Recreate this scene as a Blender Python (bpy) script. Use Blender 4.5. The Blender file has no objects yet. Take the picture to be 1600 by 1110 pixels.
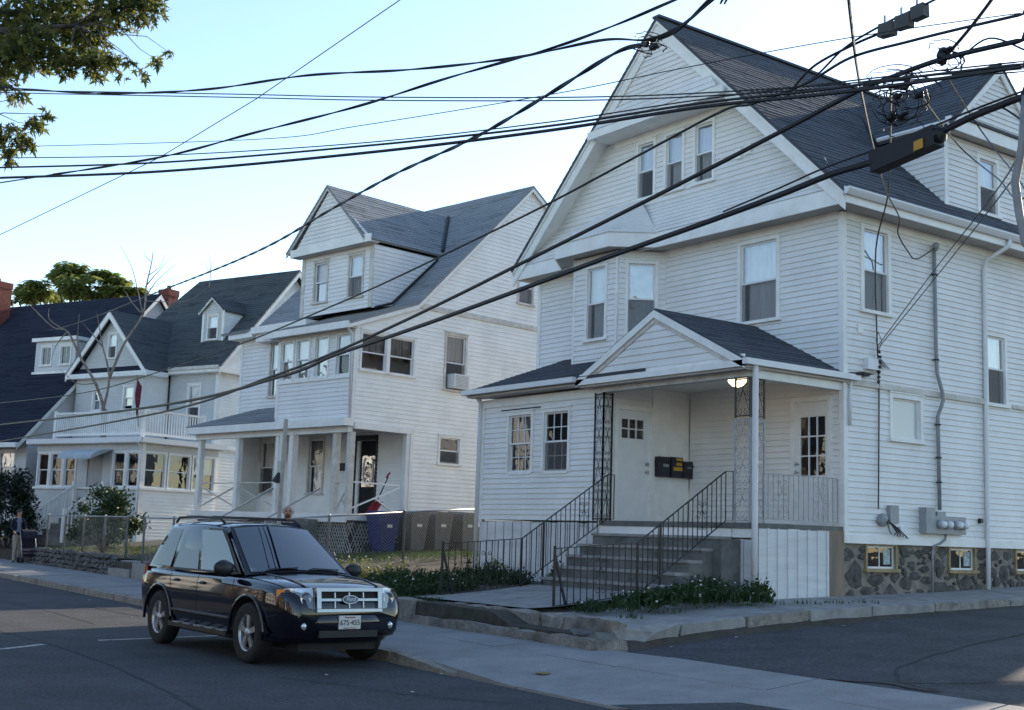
import bpy, math, random
from mathutils import Vector, Matrix, noise
V3 = Vector
rnd = random.Random(7)
S = bpy.context.scene
COL = S.collection
R = math.radians

# ---------------------------------------------------------------- camera
CAM_YAW, CAM_PITCH, CAM_ROLL, F_PX = 0.93719124, 0.1425394, 0.03211958, 1961.77
CAM_POS = V3((0, 0, 1.55))
_f = V3((-math.sin(CAM_YAW)*math.cos(CAM_PITCH), math.cos(CAM_YAW)*math.cos(CAM_PITCH), math.sin(CAM_PITCH)))
_r = _f.cross(V3((0, 0, 1))).normalized()
_u = _r.cross(_f)
_r, _u = _r*math.cos(CAM_ROLL)+_u*math.sin(CAM_ROLL), -_r*math.sin(CAM_ROLL)+_u*math.cos(CAM_ROLL)
cd = bpy.data.cameras.new("camera"); cam = bpy.data.objects.new("camera", cd); COL.objects.link(cam)
cd.sensor_width = 36; cd.lens = F_PX/1600*36; cd.clip_end = 3000; cd.clip_start = .05
m = Matrix.Identity(4)
for i in range(3):
    m[i][0] = _r[i]; m[i][1] = _u[i]; m[i][2] = -_f[i]; m[i][3] = CAM_POS[i]
cam.matrix_world = m
S.camera = cam
def at(x, y, d):
    """photo pixel + distance along the view axis -> point"""
    return CAM_POS + d*(_f + _r*((x-800)/F_PX) - _u*((y-555)/F_PX))
def at_z(x, y, z):
    q = _f + _r*((x-800)/F_PX) - _u*((y-555)/F_PX)
    return CAM_POS + q*((z-CAM_POS.z)/q.z)

# ---------------------------------------------------------------- sky, sun, exposure
SUN_EL, SUN_AZ = R(20), R(-19)      # azimuth measured from +y towards +x
w = bpy.data.worlds.new("World"); S.world = w; w.use_nodes = True
wn = w.node_tree.nodes; wl = w.node_tree.links
bg = wn["Background"]; sky = wn.new("ShaderNodeTexSky")
sky.sky_type = 'NISHITA'; sky.sun_disc = False; sky.sun_elevation = SUN_EL; sky.sun_rotation = SUN_AZ
sky.air_density = 1.0; sky.dust_density = 0.25; sky.ozone_density = 1.5
wl.new(sky.outputs[0], bg.inputs[0]); bg.inputs[1].default_value = 0.15
sd = bpy.data.lights.new("sun", 'SUN'); sun = bpy.data.objects.new("sun", sd); COL.objects.link(sun)
sd.energy = 3.5; sd.angle = R(.53); sd.color = (1, .86, .66)
to_sun = V3((math.sin(SUN_AZ)*math.cos(SUN_EL), math.cos(SUN_AZ)*math.cos(SUN_EL), math.sin(SUN_EL)))
sun.rotation_euler = to_sun.to_track_quat('Z', 'Y').to_euler()
S.view_settings.view_transform = 'Standard'; S.view_settings.look = 'None'
S.view_settings.gamma = 1; S.view_settings.use_curve_mapping = False
S.view_settings.exposure = 1.08

# ---------------------------------------------------------------- materials
def mat(name, col, rough=.6, var=.08, scale=2.5, bump=0., bscale=30., metal=0., spec=.5, detail=5, stretch=(1, 1, 1),
        stain=None, stain_amt=.5, stain_scale=1.2, coat=0., grain=0., gscale=140., hue=None):
    m = bpy.data.materials.new(name); m.use_nodes = True
    n = m.node_tree.nodes; l = m.node_tree.links; b = n["Principled BSDF"]
    b.inputs["Roughness"].default_value = rough; b.inputs["Metallic"].default_value = metal
    b.inputs["Specular IOR Level"].default_value = spec
    if coat: b.inputs["Coat Weight"].default_value = coat; b.inputs["Coat Roughness"].default_value = .03
    tc = n.new("ShaderNodeTexCoord"); mp = n.new("ShaderNodeMapping"); mp.inputs["Scale"].default_value = stretch
    l.new(tc.outputs["Object"], mp.inputs[0])
    oi = n.new("ShaderNodeObjectInfo")
    nz = n.new("ShaderNodeTexNoise"); nz.inputs["Scale"].default_value = scale; nz.inputs["Detail"].default_value = detail
    nz.inputs["Roughness"].default_value = .65
    l.new(mp.outputs[0], nz.inputs["Vector"])
    cr = n.new("ShaderNodeValToRGB")
    lo = [max(0, c*(1-var*1.6)) for c in col]; hi = [min(1, c*(1+var*1.6)) for c in col]
    cr.color_ramp.elements[0].position = .28; cr.color_ramp.elements[1].position = .72
    cr.color_ramp.elements[0].color = (*lo, 1); cr.color_ramp.elements[1].color = (*(hue or hi), 1)
    l.new(nz.outputs["Fac"], cr.inputs[0]); out = cr.outputs[0]
    if stain:
        n2 = n.new("ShaderNodeTexNoise"); n2.inputs["Scale"].default_value = stain_scale; n2.inputs["Detail"].default_value = 8
        n2.inputs["Roughness"].default_value = .7; l.new(mp.outputs[0], n2.inputs["Vector"])
        r2 = n.new("ShaderNodeValToRGB"); r2.color_ramp.elements[0].position = .5; r2.color_ramp.elements[1].position = .72
        r2.color_ramp.elements[0].color = (0, 0, 0, 1); r2.color_ramp.elements[1].color = (stain_amt,)*3+(1,)
        l.new(n2.outputs["Fac"], r2.inputs[0])
        mx = n.new("ShaderNodeMixRGB"); l.new(r2.outputs[0], mx.inputs[0]); l.new(out, mx.inputs[1])
        mx.inputs[2].default_value = (*stain, 1); out = mx.outputs[0]
    if grain:
        n4 = n.new("ShaderNodeTexNoise"); n4.inputs["Scale"].default_value = gscale; n4.inputs["Detail"].default_value = 3
        l.new(tc.outputs["Object"], n4.inputs["Vector"])
        r4 = n.new("ShaderNodeMapRange"); r4.inputs[1].default_value = .3; r4.inputs[2].default_value = .7; r4.inputs[3].default_value = 1-grain; r4.inputs[4].default_value = 1+grain
        l.new(n4.outputs["Fac"], r4.inputs[0])
        m4 = n.new("ShaderNodeMixRGB"); m4.blend_type = 'MULTIPLY'; m4.inputs[0].default_value = 1
        l.new(out, m4.inputs[1]); l.new(r4.outputs[0], m4.inputs[2]); out = m4.outputs[0]
    l.new(out, b.inputs["Base Color"])
    if bump:
        n3 = n.new("ShaderNodeTexNoise"); n3.inputs["Scale"].default_value = bscale; n3.inputs["Detail"].default_value = 6
        l.new(mp.outputs[0], n3.inputs["Vector"])
        bp = n.new("ShaderNodeBump"); bp.inputs["Strength"].default_value = bump; bp.inputs["Distance"].default_value = .02
        l.new(n3.outputs["Fac"], bp.inputs["Height"]); l.new(bp.outputs[0], b.inputs["Normal"])
    return m
def glass_mat(name, tint=(1, 1, 1), refl=.12, rough=.0, body=None, body_amt=0., wave=.0):
    m = bpy.data.materials.new(name); m.use_nodes = True
    n = m.node_tree.nodes; l = m.node_tree.links; n.remove(n["Principled BSDF"]); o = n["Material Output"]
    t = n.new("ShaderNodeBsdfTransparent"); t.inputs[0].default_value = (*tint, 1)
    g = n.new("ShaderNodeBsdfGlossy"); g.inputs["Roughness"].default_value = rough
    fr = n.new("ShaderNodeFresnel"); fr.inputs[0].default_value = 1.5
    mt = n.new("ShaderNodeMath"); mt.operation = 'ADD'; mt.use_clamp = True; mt.inputs[1].default_value = refl
    l.new(fr.outputs[0], mt.inputs[0])
    if wave:
        nz = n.new("ShaderNodeTexNoise"); nz.inputs["Scale"].default_value = 2.2
        tc = n.new("ShaderNodeTexCoord"); l.new(tc.outputs["Object"], nz.inputs["Vector"])
        bp = n.new("ShaderNodeBump"); bp.inputs["Strength"].default_value = wave; bp.inputs["Distance"].default_value = .05
        l.new(nz.outputs["Fac"], bp.inputs["Height"]); l.new(bp.outputs[0], g.inputs["Normal"])
    base = t.outputs[0]
    if body:
        d = n.new("ShaderNodeBsdfDiffuse"); d.inputs[0].default_value = (*body, 1)
        mb = n.new("ShaderNodeMixShader"); mb.inputs[0].default_value = body_amt
        l.new(base, mb.inputs[1]); l.new(d.outputs[0], mb.inputs[2]); base = mb.outputs[0]
    mx = n.new("ShaderNodeMixShader"); l.new(mt.outputs[0], mx.inputs[0]); l.new(base, mx.inputs[1]); l.new(g.outputs[0], mx.inputs[2])
    l.new(mx.outputs[0], o.inputs[0]); return m
def leaf_mat(name, c1, c2, trans=.35):
    m = bpy.data.materials.new(name); m.use_nodes = True
    n = m.node_tree.nodes; l = m.node_tree.links; b = n["Principled BSDF"]; o = n["Material Output"]
    b.inputs["Roughness"].default_value = .55
    g = n.new("ShaderNodeNewGeometry"); cr = n.new("ShaderNodeValToRGB")
    cr.color_ramp.elements[0].color = (*c1, 1); cr.color_ramp.elements[1].color = (*c2, 1)
    l.new(g.outputs["Random Per Island"], cr.inputs[0]); l.new(cr.outputs[0], b.inputs["Base Color"])
    t = n.new("ShaderNodeBsdfTranslucent"); l.new(cr.outputs[0], t.inputs[0])
    mx = n.new("ShaderNodeMixShader"); mx.inputs[0].default_value = trans
    l.new(b.outputs[0], mx.inputs[1]); l.new(t.outputs[0], mx.inputs[2]); l.new(mx.outputs[0], o.inputs[0]); return m
def shingle_mat(name, col, col2):
    m = mat(name, col, rough=.9, var=.25, scale=.9, bump=.35, bscale=60, spec=.25)
    n = m.node_tree.nodes; l = m.node_tree.links; b = n["Principled BSDF"]
    old = b.inputs["Base Color"].links[0].from_socket
    g = n.new("ShaderNodeNewGeometry")
    wn_ = n.new("ShaderNodeTexNoise"); wn_.inputs["Scale"].default_value = 6; wn_.inputs["Detail"].default_value = 3
    tc = n.new("ShaderNodeTexCoord"); l.new(tc.outputs["Object"], wn_.inputs["Vector"])
    ad = n.new("ShaderNodeMath"); ad.operation = 'ADD'
    l.new(wn_.outputs["Fac"], ad.inputs[0]); l.new(g.outputs["Random Per Island"], ad.inputs[1])
    cr = n.new("ShaderNodeValToRGB"); cr.color_ramp.elements[0].position = .4; cr.color_ramp.elements[1].position = 1.1
    cr.color_ramp.elements[0].color = (0, 0, 0, 1); cr.color_ramp.elements[1].color = (.75, .75, .75, 1)
    l.new(ad.outputs[0], cr.inputs[0])
    mx = n.new("ShaderNodeMixRGB"); l.new(cr.outputs[0], mx.inputs[0]); l.new(old, mx.inputs[1]); mx.inputs[2].default_value = (*col2, 1)
    l.new(mx.outputs[0], b.inputs["Base Color"]); return m
def emit_mat(name, col, st):
    m = bpy.data.materials.new(name); m.use_nodes = True; b = m.node_tree.nodes["Principled BSDF"]
    b.inputs["Base Color"].default_value = (*col, 1); b.inputs["Emission Color"].default_value = (*col, 1)
    b.inputs["Emission Strength"].default_value = st; return m

MT = dict(
 siding=mat('white_siding', (.77, .755, .735), .5, .05, 1.3, bump=.04, bscale=9, stain=(.55, .53, .5), stain_amt=.22, stain_scale=.8),
 siding2=mat('cream_lit_siding', (.86, .845, .81), .5, .05, 1.3, bump=.04, bscale=9, stain=(.6, .57, .5), stain_amt=.25),  # warm light on right-facing walls is put into this cream; also plain walls
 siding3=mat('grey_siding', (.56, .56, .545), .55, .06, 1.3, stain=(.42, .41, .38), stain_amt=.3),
 siding4=mat('dull_white_siding', (.60, .60, .60), .55, .06, 1.3),
 trim=mat('white_trim', (.82, .81, .78), .5, .05, 3, bump=.05, bscale=20, stain=(.5, .46, .4), stain_amt=.3, stain_scale=1.6),
 trim_old=mat('weathered_trim', (.60, .57, .52), .65, .14, 4, bump=.1, bscale=25, stain=(.33, .27, .2), stain_amt=.6, stain_scale=2.5),
 soffit=mat('soffit_paint', (.50, .47, .43), .7, .08, 3, stain=(.3, .24, .18), stain_amt=.45, stain_scale=1.5),
 roof=shingle_mat('dark_shingles', (.055, .062, .074), (.10, .11, .13)),
 roof2=shingle_mat('grey_shingles', (.20, .212, .225), (.29, .30, .315)),
 roof3=shingle_mat('charcoal_shingles', (.050, .058, .062), (.095, .105, .11)),
 roof4=shingle_mat('black_blue_shingles', (.010, .013, .026), (.022, .027, .045)),
 flash=mat('tar_flashing', (.012, .012, .016), .5, .2, 6),
 glass=glass_mat('window_glass', refl=.07, wave=.12),
 glass_hi=glass_mat('window_glass_bright', refl=.34, wave=.12),
 frosted=glass_mat('frosted_glass', refl=.06, rough=.2, body=(.62, .66, .66), body_amt=.85),
 screen=glass_mat('insect_screen', tint=(.84, .84, .86), refl=0, rough=.6, body=(.16, .16, .17), body_amt=.22),
 curtain=mat('curtain_cloth', (.82, .83, .84), .9, .08, 9, stretch=(1, 1, .08)),
 curtain_y=mat('patterned_curtain', (.55, .5, .42), .9, .3, 5, hue=(.25, .27, .3)),
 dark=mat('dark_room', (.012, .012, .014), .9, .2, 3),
 sash=mat('white_sash', (.74, .74, .74), .4, .03, 4),
 sash_dk=mat('grey_sash', (.32, .33, .34), .4, .05, 4),
 iron=mat('black_iron', (.008, .008, .010), .45, .3, 30, bump=.15, bscale=90),
 iron_w=mat('flaking_white_iron', (.36, .36, .37), .55, .15, 20, stain=(.1, .08, .07), stain_amt=.6, stain_scale=14),
 alu=mat('painted_aluminium', (.72, .72, .73), .4, .05, 3, stain=(.5, .46, .42), stain_amt=.3, stain_scale=3),
 galv=mat('galvanised_steel', (.40, .41, .42), .45, .12, 10, metal=.6),
 conduit=mat('grey_conduit', (.26, .27, .28), .5, .12, 8),
 meter=mat('meter_grey', (.30, .31, .32), .5, .1, 6),
 cable=mat('black_cable', (.006, .006, .010), .5, .2, 8),
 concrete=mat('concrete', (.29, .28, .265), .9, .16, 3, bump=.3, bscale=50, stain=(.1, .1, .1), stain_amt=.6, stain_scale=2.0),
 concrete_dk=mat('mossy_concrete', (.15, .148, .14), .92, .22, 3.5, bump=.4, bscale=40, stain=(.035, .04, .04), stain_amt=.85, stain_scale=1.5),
 granite=mat('granite', (.25, .225, .195), .85, .25, 7, bump=.6, bscale=18, stain=(.05, .045, .04), stain_amt=.85, stain_scale=1.6, grain=.25, gscale=60),
 slab=mat('sidewalk_concrete', (.25, .248, .245), .9, .1, 2.2, bump=.25, bscale=70, stain=(.15, .15, .148), stain_amt=.75, stain_scale=.9, grain=.22, gscale=70),
 asphalt=mat('asphalt', (.060, .062, .067), .88, .2, 1.0, bump=.5, bscale=160, spec=.35, stain=(.038, .039, .043), stain_amt=.85, stain_scale=.45, detail=10, grain=.45, gscale=26),
 asphalt2=mat('driveway_asphalt', (.062, .064, .069), .88, .22, 1.4, bump=.5, bscale=150, spec=.35, stain=(.038, .038, .042), stain_amt=.8, stain_scale=.8, detail=10, grain=.45, gscale=26),
 crack=mat('tar_crack', (.015, .015, .017), .8, .2, 8),
 paint=mat('worn_road_paint', (.50, .49, .45), .8, .2, 6, stain=(.07, .07, .072), stain_amt=1, stain_scale=7),
 soil=mat('soil', (.055, .045, .035), .95, .35, 5, bump=.6, bscale=20, stain=(.04, .055, .025), stain_amt=.7, stain_scale=1.6),
 mortar=mat('foundation_mortar', (.23, .2, .165), .95, .2, 7, bump=.5, bscale=30),
 stone=mat('field_stone', (.075, .07, .066), .85, .45, 6, bump=.6, bscale=22, hue=(.15, .135, .12)),
 brick=mat('red_brick', (.19, .052, .04), .9, .3, 9, bump=.3, bscale=40),
 wood=mat('bare_wood', (.27, .20, .14), .8, .25, 3, stretch=(1, 1, .12), stain=(.04, .05, .06), stain_amt=.8, stain_scale=1.1),
 wood_y=mat('yellowed_wood', (.30, .225, .12), .7, .25, 6),
 leaf=leaf_mat('maple_leaf', (.030, .058, .018), (.22, .22, .05), .6),  # yellow end of the ramp stands for sunlit leaves
 leaf_far=leaf_mat('far_leaf', (.13, .19, .045), (.34, .36, .12), .6),
 leaf_dk=leaf_mat('shrub_leaf', (.018, .04, .014), (.05, .09, .025), .2),
 grass=leaf_mat('grass_blade', (.035, .075, .015), (.10, .14, .035), .3),
 weed=leaf_mat('weed_leaf', (.012, .032, .008), (.04, .08, .02), .3),
 weed_y=leaf_mat('sunlit_weed', (.14, .16, .05), (.28, .26, .1), .3),  # paler than the other weeds: sunlight on them put into the colour
 petal=mat('white_petal', (.65, .65, .6), .7, .1),
 bark=mat('bark', (.09, .075, .06), .95, .3, 8, bump=.7, bscale=14, stretch=(1, 1, .3)),
 bark_pale=mat('pale_dead_bark', (.24, .2, .17), .95, .3, 8),
)

# ---------------------------------------------------------------- mesh helpers
class Fr:
    """plane frame: origin O, axes U, V, outward N = U x V"""
    def __init__(s, O, U=(1, 0, 0), V=(0, 0, 1)):
        s.O = V3(O); s.U = V3(U).normalized(); s.V = V3(V).normalized(); s.N = s.U.cross(s.V)
    def p(s, u, v, n=0): return s.O + s.U*u + s.V*v + s.N*n
class MB:
    def __init__(s): s.v = []; s.f = []
    def add(s, vs, fs):
        b = len(s.v); s.v += [tuple(x) for x in vs]; s.f += [tuple(i+b for i in f) for f in fs]; return s
    def box(s, x0, x1, y0, y1, z0, z1):
        return s.hexa([(x0,y0,z0),(x1,y0,z0),(x1,y1,z0),(x0,y1,z0),(x0,y0,z1),(x1,y0,z1),(x1,y1,z1),(x0,y1,z1)])
    def hexa(s, p):
        return s.add(p, [(0,3,2,1),(4,5,6,7),(0,1,5,4),(1,2,6,5),(2,3,7,6),(3,0,4,7)])
    def fbox(s, fr, u0, u1, v0, v1, n0, n1):
        return s.hexa([fr.p(u0,v0,n1),fr.p(u1,v0,n1),fr.p(u1,v0,n0),fr.p(u0,v0,n0),fr.p(u0,v1,n1),fr.p(u1,v1,n1),fr.p(u1,v1,n0),fr.p(u0,v1,n0)])
    def prism(s, fr, pts, n0, n1):
        k = len(pts); vs = [fr.p(u,v,n1) for u,v in pts]+[fr.p(u,v,n0) for u,v in pts]
        fs = [tuple(range(k)), tuple(range(2*k-1, k-1, -1))]+[(i, k+i, k+(i+1)%k, (i+1)%k) for i in range(k)]
        return s.add(vs, fs)
    def bar(s, a, b, w, h=None, up=(0, 0, 1)):
        a = V3(a); b = V3(b); h = h or w; d = (b-a).normalized(); up = V3(up)
        if abs(d.dot(up)) > .98: up = V3((1, 0, 0))
        x = d.cross(up).normalized()*w/2; y = x.cross(d).normalized()*h/2
        return s.hexa([a-x-y, a+x-y, b+x-y, b-x-y, a-x+y, a+x+y, b+x+y, b-x+y])
    def tube(s, pts, r, n=6, cap=True):
        pts = [V3(p) for p in pts]; k = len(pts); rs = r if isinstance(r, (list, tuple)) else [r]*k
        ref = None; vs = []
        for i in range(k):
            d = (pts[min(i+1, k-1)]-pts[max(i-1, 0)])
            d = d.normalized() if d.length > 1e-9 else V3((0, 0, 1))
            if ref is None:
                ref = d.cross(V3((0, 0, 1)))
                if ref.length < .05: ref = d.cross(V3((1, 0, 0)))
            ref = (ref-d*ref.dot(d)).normalized(); o = d.cross(ref)
            for j in range(n):
                a = 2*math.pi*j/n; vs.append(pts[i]+(ref*math.cos(a)+o*math.sin(a))*rs[i])
        fs = [(i*n+j, i*n+(j+1)%n, (i+1)*n+(j+1)%n, (i+1)*n+j) for i in range(k-1) for j in range(n)]
        if cap: fs += [tuple(range(n-1, -1, -1)), tuple((k-1)*n+j for j in range(n))]
        return s.add(vs, fs)
    def lathe(s, prof, c=(0, 0, 0), ax=(0, 0, 1), n=16, cap=True):
        """prof: list of (r, h) along ax"""
        ax = V3(ax).normalized(); x = ax.orthogonal().normalized(); y = ax.cross(x); c = V3(c)
        vs = [c+ax*h+(x*math.cos(2*math.pi*j/n)+y*math.sin(2*math.pi*j/n))*r for r, h in prof for j in range(n)]
        k = len(prof)
        fs = [(i*n+j, i*n+(j+1)%n, (i+1)*n+(j+1)%n, (i+1)*n+j) for i in range(k-1) for j in range(n)]
        if cap: fs += [tuple(range(n-1, -1, -1)), tuple((k-1)*n+j for j in range(n))]
        return s.add(vs, fs)
    def blob(s, c, rx, ry, rz, seed=0, amp=.2, seg=8, ring=5, fr=None):
        vs = []; fs = []; c = V3(c)
        for i in range(ring+1):
            t = math.pi*i/ring
            for j in range(seg):
                a = 2*math.pi*j/seg; d = V3((math.sin(t)*math.cos(a), math.sin(t)*math.sin(a), math.cos(t)))
                k = 1+amp*noise.noise(d*1.7+V3((seed*3.1, seed*1.7, seed)))*2
                q = V3((d.x*rx*k, d.y*ry*k, d.z*rz*k))
                vs.append(c+(fr.U*q.x+fr.V*q.z+fr.N*q.y if fr else q))
        for i in range(ring):
            for j in range(seg):
                fs.append((i*seg+j, (i+1)*seg+j, (i+1)*seg+(j+1)%seg, i*seg+(j+1)%seg))
        return s.add(vs, fs)
    def mesh(s, name, m=None, smooth=False):
        me = bpy.data.meshes.new(name); me.from_pydata(s.v, [], s.f); me.update()
        if m: me.materials.append(MT[m] if isinstance(m, str) else m)
        if smooth:
            for p in me.polygons: p.use_smooth = True
        return me
    def build(s, name, m, parent=None, smooth=False, label=None):
        o = bpy.data.objects.new(name, s.mesh(name, m, smooth)); COL.objects.link(o)
        if parent is not None:
            o.parent = parent
            if parent.type == 'EMPTY': o.location = (0, 0, -parent.get('_z', 0))
        if label: o['label'] = label
        return o
def thing(name, label, cat, loc=(0, 0, 0), rz=0, group=None, zbase=True):
    """Empty at the base; children are authored with absolute heights when zbase"""
    o = bpy.data.objects.new(name, None); COL.objects.link(o); o.location = loc; o.rotation_euler = (0, 0, rz)
    o.empty_display_size = .2
    o['label'] = label; o['category'] = cat
    if zbase: o['_z'] = loc[2]
    if group: o['group'] = group
    return o
def tag(o, label, cat, group=None):
    o['label'] = label; o['category'] = cat
    if group: o['group'] = group
    return o
def struct(o, kind='structure'): o['kind'] = kind; return o
def copy_tree(o, parent=None):
    c = o.copy(); COL.objects.link(c); c.parent = parent
    for ch in list(o.children): copy_tree(ch, c)
    return c
def lin(x, tab):
    if x <= tab[0][0]: return tab[0][1]
    for (a, b), (c, d) in zip(tab, tab[1:]):
        if x <= c: return b+(d-b)*(x-a)/(c-a)
    return tab[-1][1]

def clip(poly, ax, val, keep_less):
    out = []; k = len(poly)
    for i in range(k):
        a = poly[i]; b = poly[(i+1) % k]
        ia = (a[ax] <= val+1e-9) if keep_less else (a[ax] >= val-1e-9)
        ib = (b[ax] <= val+1e-9) if keep_less else (b[ax] >= val-1e-9)
        if ia: out.append(a)
        if ia != ib:
            t = (val-a[ax])/(b[ax]-a[ax]); out.append((a[0]+(b[0]-a[0])*t, a[1]+(b[1]-a[1])*t))
    return out
def area(p): return abs(sum(p[i][0]*p[(i+1) % len(p)][1]-p[(i+1) % len(p)][0]*p[i][1] for i in range(len(p))))/2 if len(p) > 2 else 0
def courses(fr, poly, holes=(), pitch=.107, tb=.022, tt=.003, jit=0., split=None, apart=False):
    """overlapping boards / shingle courses on a convex outline, one MB per course"""
    vmin = min(p[1] for p in poly); vmax = max(p[1] for p in poly); out = []
    n = int(math.ceil((vmax-vmin)/pitch-1e-6))
    for i in range(n):
        a = vmin+i*pitch; b = min(a+pitch, vmax)
        band = clip(clip(poly, 1, a, False), 1, b, True)
        if area(band) < 1e-4: continue
        pcs = [band]
        for (h0, h1, w0, w1) in holes:
            if w1 <= a+1e-6 or w0 >= b-1e-6: continue
            nx = []
            for p in pcs:
                l = clip(p, 0, h0, True); r = clip(p, 0, h1, False); mid = clip(clip(p, 0, h0, False), 0, h1, True)
                for q in (l, r, clip(mid, 1, w0, True) if w0 > a else [], clip(mid, 1, w1, False) if w1 < b else []):
                    if area(q) > 1e-5: nx.append(q)
            pcs = nx
        if split:
            nx = []; off = rnd.random()*split
            for p in pcs:
                u0 = min(q[0] for q in p); u1 = max(q[0] for q in p); c = u0-off; cuts = []
                while c < u1:
                    c += split*rnd.uniform(.75, 1.25); cuts.append(c)
                prev = u0-1
                for c in cuts:
                    q = clip(clip(p, 0, prev, False), 0, c-.004, True); prev = c
                    if area(q) > 1e-5: nx.append(q)
            pcs = nx
        mb = MB(); j = rnd.uniform(-jit, jit)
        for p in pcs:
            jj = j + (rnd.uniform(-.003, .003) if split else 0)
            off = lambda v: tb+jj+(tt-tb)*(v-a)/pitch
            vs = [fr.p(u, v, off(v)) for u, v in p]; k = len(vs); fs = [tuple(range(k))]
            vs += [fr.p(u, v, -.01) for u, v in p]
            for q in range(k):
                r_ = (q+1) % k
                fs.append((q, k+q, k+r_, r_))
            mb.add(vs, fs)
            if apart: out.append(mb); mb = MB()
        if mb.v: out.append(mb)
    return out
def joined(lst):
    m_ = MB()
    for x in lst: m_.add(x.v, x.f)
    return m_
def siding(root, fr, poly, holes=(), pitch=.107, m='siding', single=False, name='siding', parent=None):
    """single: every clapboard an object under a wall part, else one joined part"""
    cs = courses(fr, poly, holes, pitch, apart=single)
    if single:
        w_ = MB()
        bk = joined(courses(Fr(fr.O-fr.N*.03, fr.U, fr.V), poly, holes, 5, 0, 0)); w = bk.build('wall', m, root)
        for c in cs: c.build('clapboard', m, w)
        return w
    o = joined(cs).build(name, m, parent or root); o['kind'] = 'stuff'; return o
def shingles(root, fr, poly, m='roof', holes=(), pitch=.15, split=.9, parent=None, thick=.06):
    """solid roof deck plus lapped shingle courses"""
    deck = MB().prism(fr, poly, -thick, -.004).build('roof', m, parent or root)
    c = joined(courses(fr, poly, holes, pitch, .014, .003, 0, split)).build('shingles', m, deck); c['kind'] = 'stuff'
    return deck

def window(root, fr, u0, u1, v0, v1, cw=.085, meet=.5, mu=(1, 1), ml=(1, 1), cur='white', cur_lo=None, up='glass_hi', lo='glass', screen=True,
           sashm='sash', trim='trim', label=None, sill=True, cap=True, single=False, depth=.1, lift=0.):
    """double-hung window in casing; outline is the outside of the casing"""
    mb = MB()
    mb.fbox(fr, u0, u0+cw, v0, v1, -depth, .038); mb.fbox(fr, u1-cw, u1, v0, v1, -depth, .038)
    mb.fbox(fr, u0+cw, u1-cw, v1-cw, v1, -depth, .038)
    if cap: mb.fbox(fr, u0-.02, u1+.02, v1, v1+.025, 0, .06)
    w = mb.build('window', trim, root, label=label)
    s = MB()
    s.fbox(fr, u0-.03 if sill else u0+cw, u1+.03 if sill else u1-cw, v0-.03, v0+.03, -depth, .075 if sill else .03)
    s.build('sill', trim, w)
    a0, a1, b0, b1 = u0+cw, u1-cw, v0+.03, v1-cw
    mid = b0+(b1-b0)*meet; sw = .035
    def sash(c0, c1, n, div, gm, nm):
        q = MB(); t = .03
        q.fbox(fr, a0, a0+sw, c0, c1, n-t, n); q.fbox(fr, a1-sw, a1, c0, c1, n-t, n)
        q.fbox(fr, a0+sw, a1-sw, c0, c0+sw, n-t, n); q.fbox(fr, a0+sw, a1-sw, c1-sw, c1, n-t, n)
        i0, i1, j0, j1 = a0+sw, a1-sw, c0+sw, c1-sw
        for k in range(1, div[0]):
            x = i0+(i1-i0)*k/div[0]; q.fbox(fr, x-.009, x+.009, j0, j1, n-.02, n-.004)
        for k in range(1, div[1]):
            y = j0+(j1-j0)*k/div[1]; q.fbox(fr, i0, i1, y-.009, y+.009, n-.021, n-.005)
        so = q.build('sash', sashm, w)
        MB().add([fr.p(i0, j0, n-.015), fr.p(i1, j0, n-.015), fr.p(i1, j1, n-.015), fr.p(i0, j1, n-.015)], [(0, 1, 2, 3)]).build('pane', gm, w)
    if single: sash(b0, b1, -.02, mu, up, 'u')
    else:
        sash(mid-.02, b1, -.01, mu, up, 'u'); sash(b0+lift, mid+.02+lift*.3, -.045, ml, lo, 'l')
        if screen:
            MB().add([fr.p(a0+.01, b0, -.012), fr.p(a1-.01, b0, -.012), fr.p(a1-.01, mid-.022, -.012), fr.p(a0+.01, mid-.022, -.012)], [(0, 1, 2, 3)]).build('insect_screen', 'screen', w)
    def cloth(c0, c1, mm, d0=0., d1=1.):
        n_ = 28; vs = []; fs = []
        for i in range(n_+1):
            t = d0+(d1-d0)*i/n_; x = a0+(a1-a0)*t; d = -.13-.018*math.sin(t*47+u0*9)-.01*math.sin(t*23)
            vs += [fr.p(x, c0, d), fr.p(x, c1, d)]
            if i: k = 2*i; fs.append((k-2, k, k+1, k-1))
        MB().add(vs, fs).build('curtain', mm, w)
    cm = dict(white='curtain', pat='curtain_y')
    if cur in cm: cloth(mid if not single else b0, b1, cm[cur])
    if cur_lo in cm: cloth(b0, mid, cm[cur_lo], .08, 1.)
    if cur == 'blind':
        q = MB(); n_ = int((b1-mid)/.03)
        for i in range(n_): q.fbox(fr, a0, a1, b1-.03*(i+1), b1-.03*i-.004, -.12-.012, -.12)
        q.build('blind', 'curtain', w)
    # room box behind
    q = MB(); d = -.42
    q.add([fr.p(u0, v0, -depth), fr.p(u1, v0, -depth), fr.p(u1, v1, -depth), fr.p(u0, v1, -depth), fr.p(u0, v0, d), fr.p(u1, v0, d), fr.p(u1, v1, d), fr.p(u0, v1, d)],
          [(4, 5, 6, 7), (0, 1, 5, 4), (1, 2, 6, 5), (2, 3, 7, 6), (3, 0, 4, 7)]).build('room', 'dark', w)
    return w
def hole(u0, u1, v0, v1, e=.02): return (u0+e, u1-e, v0, v1-e)
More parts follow.
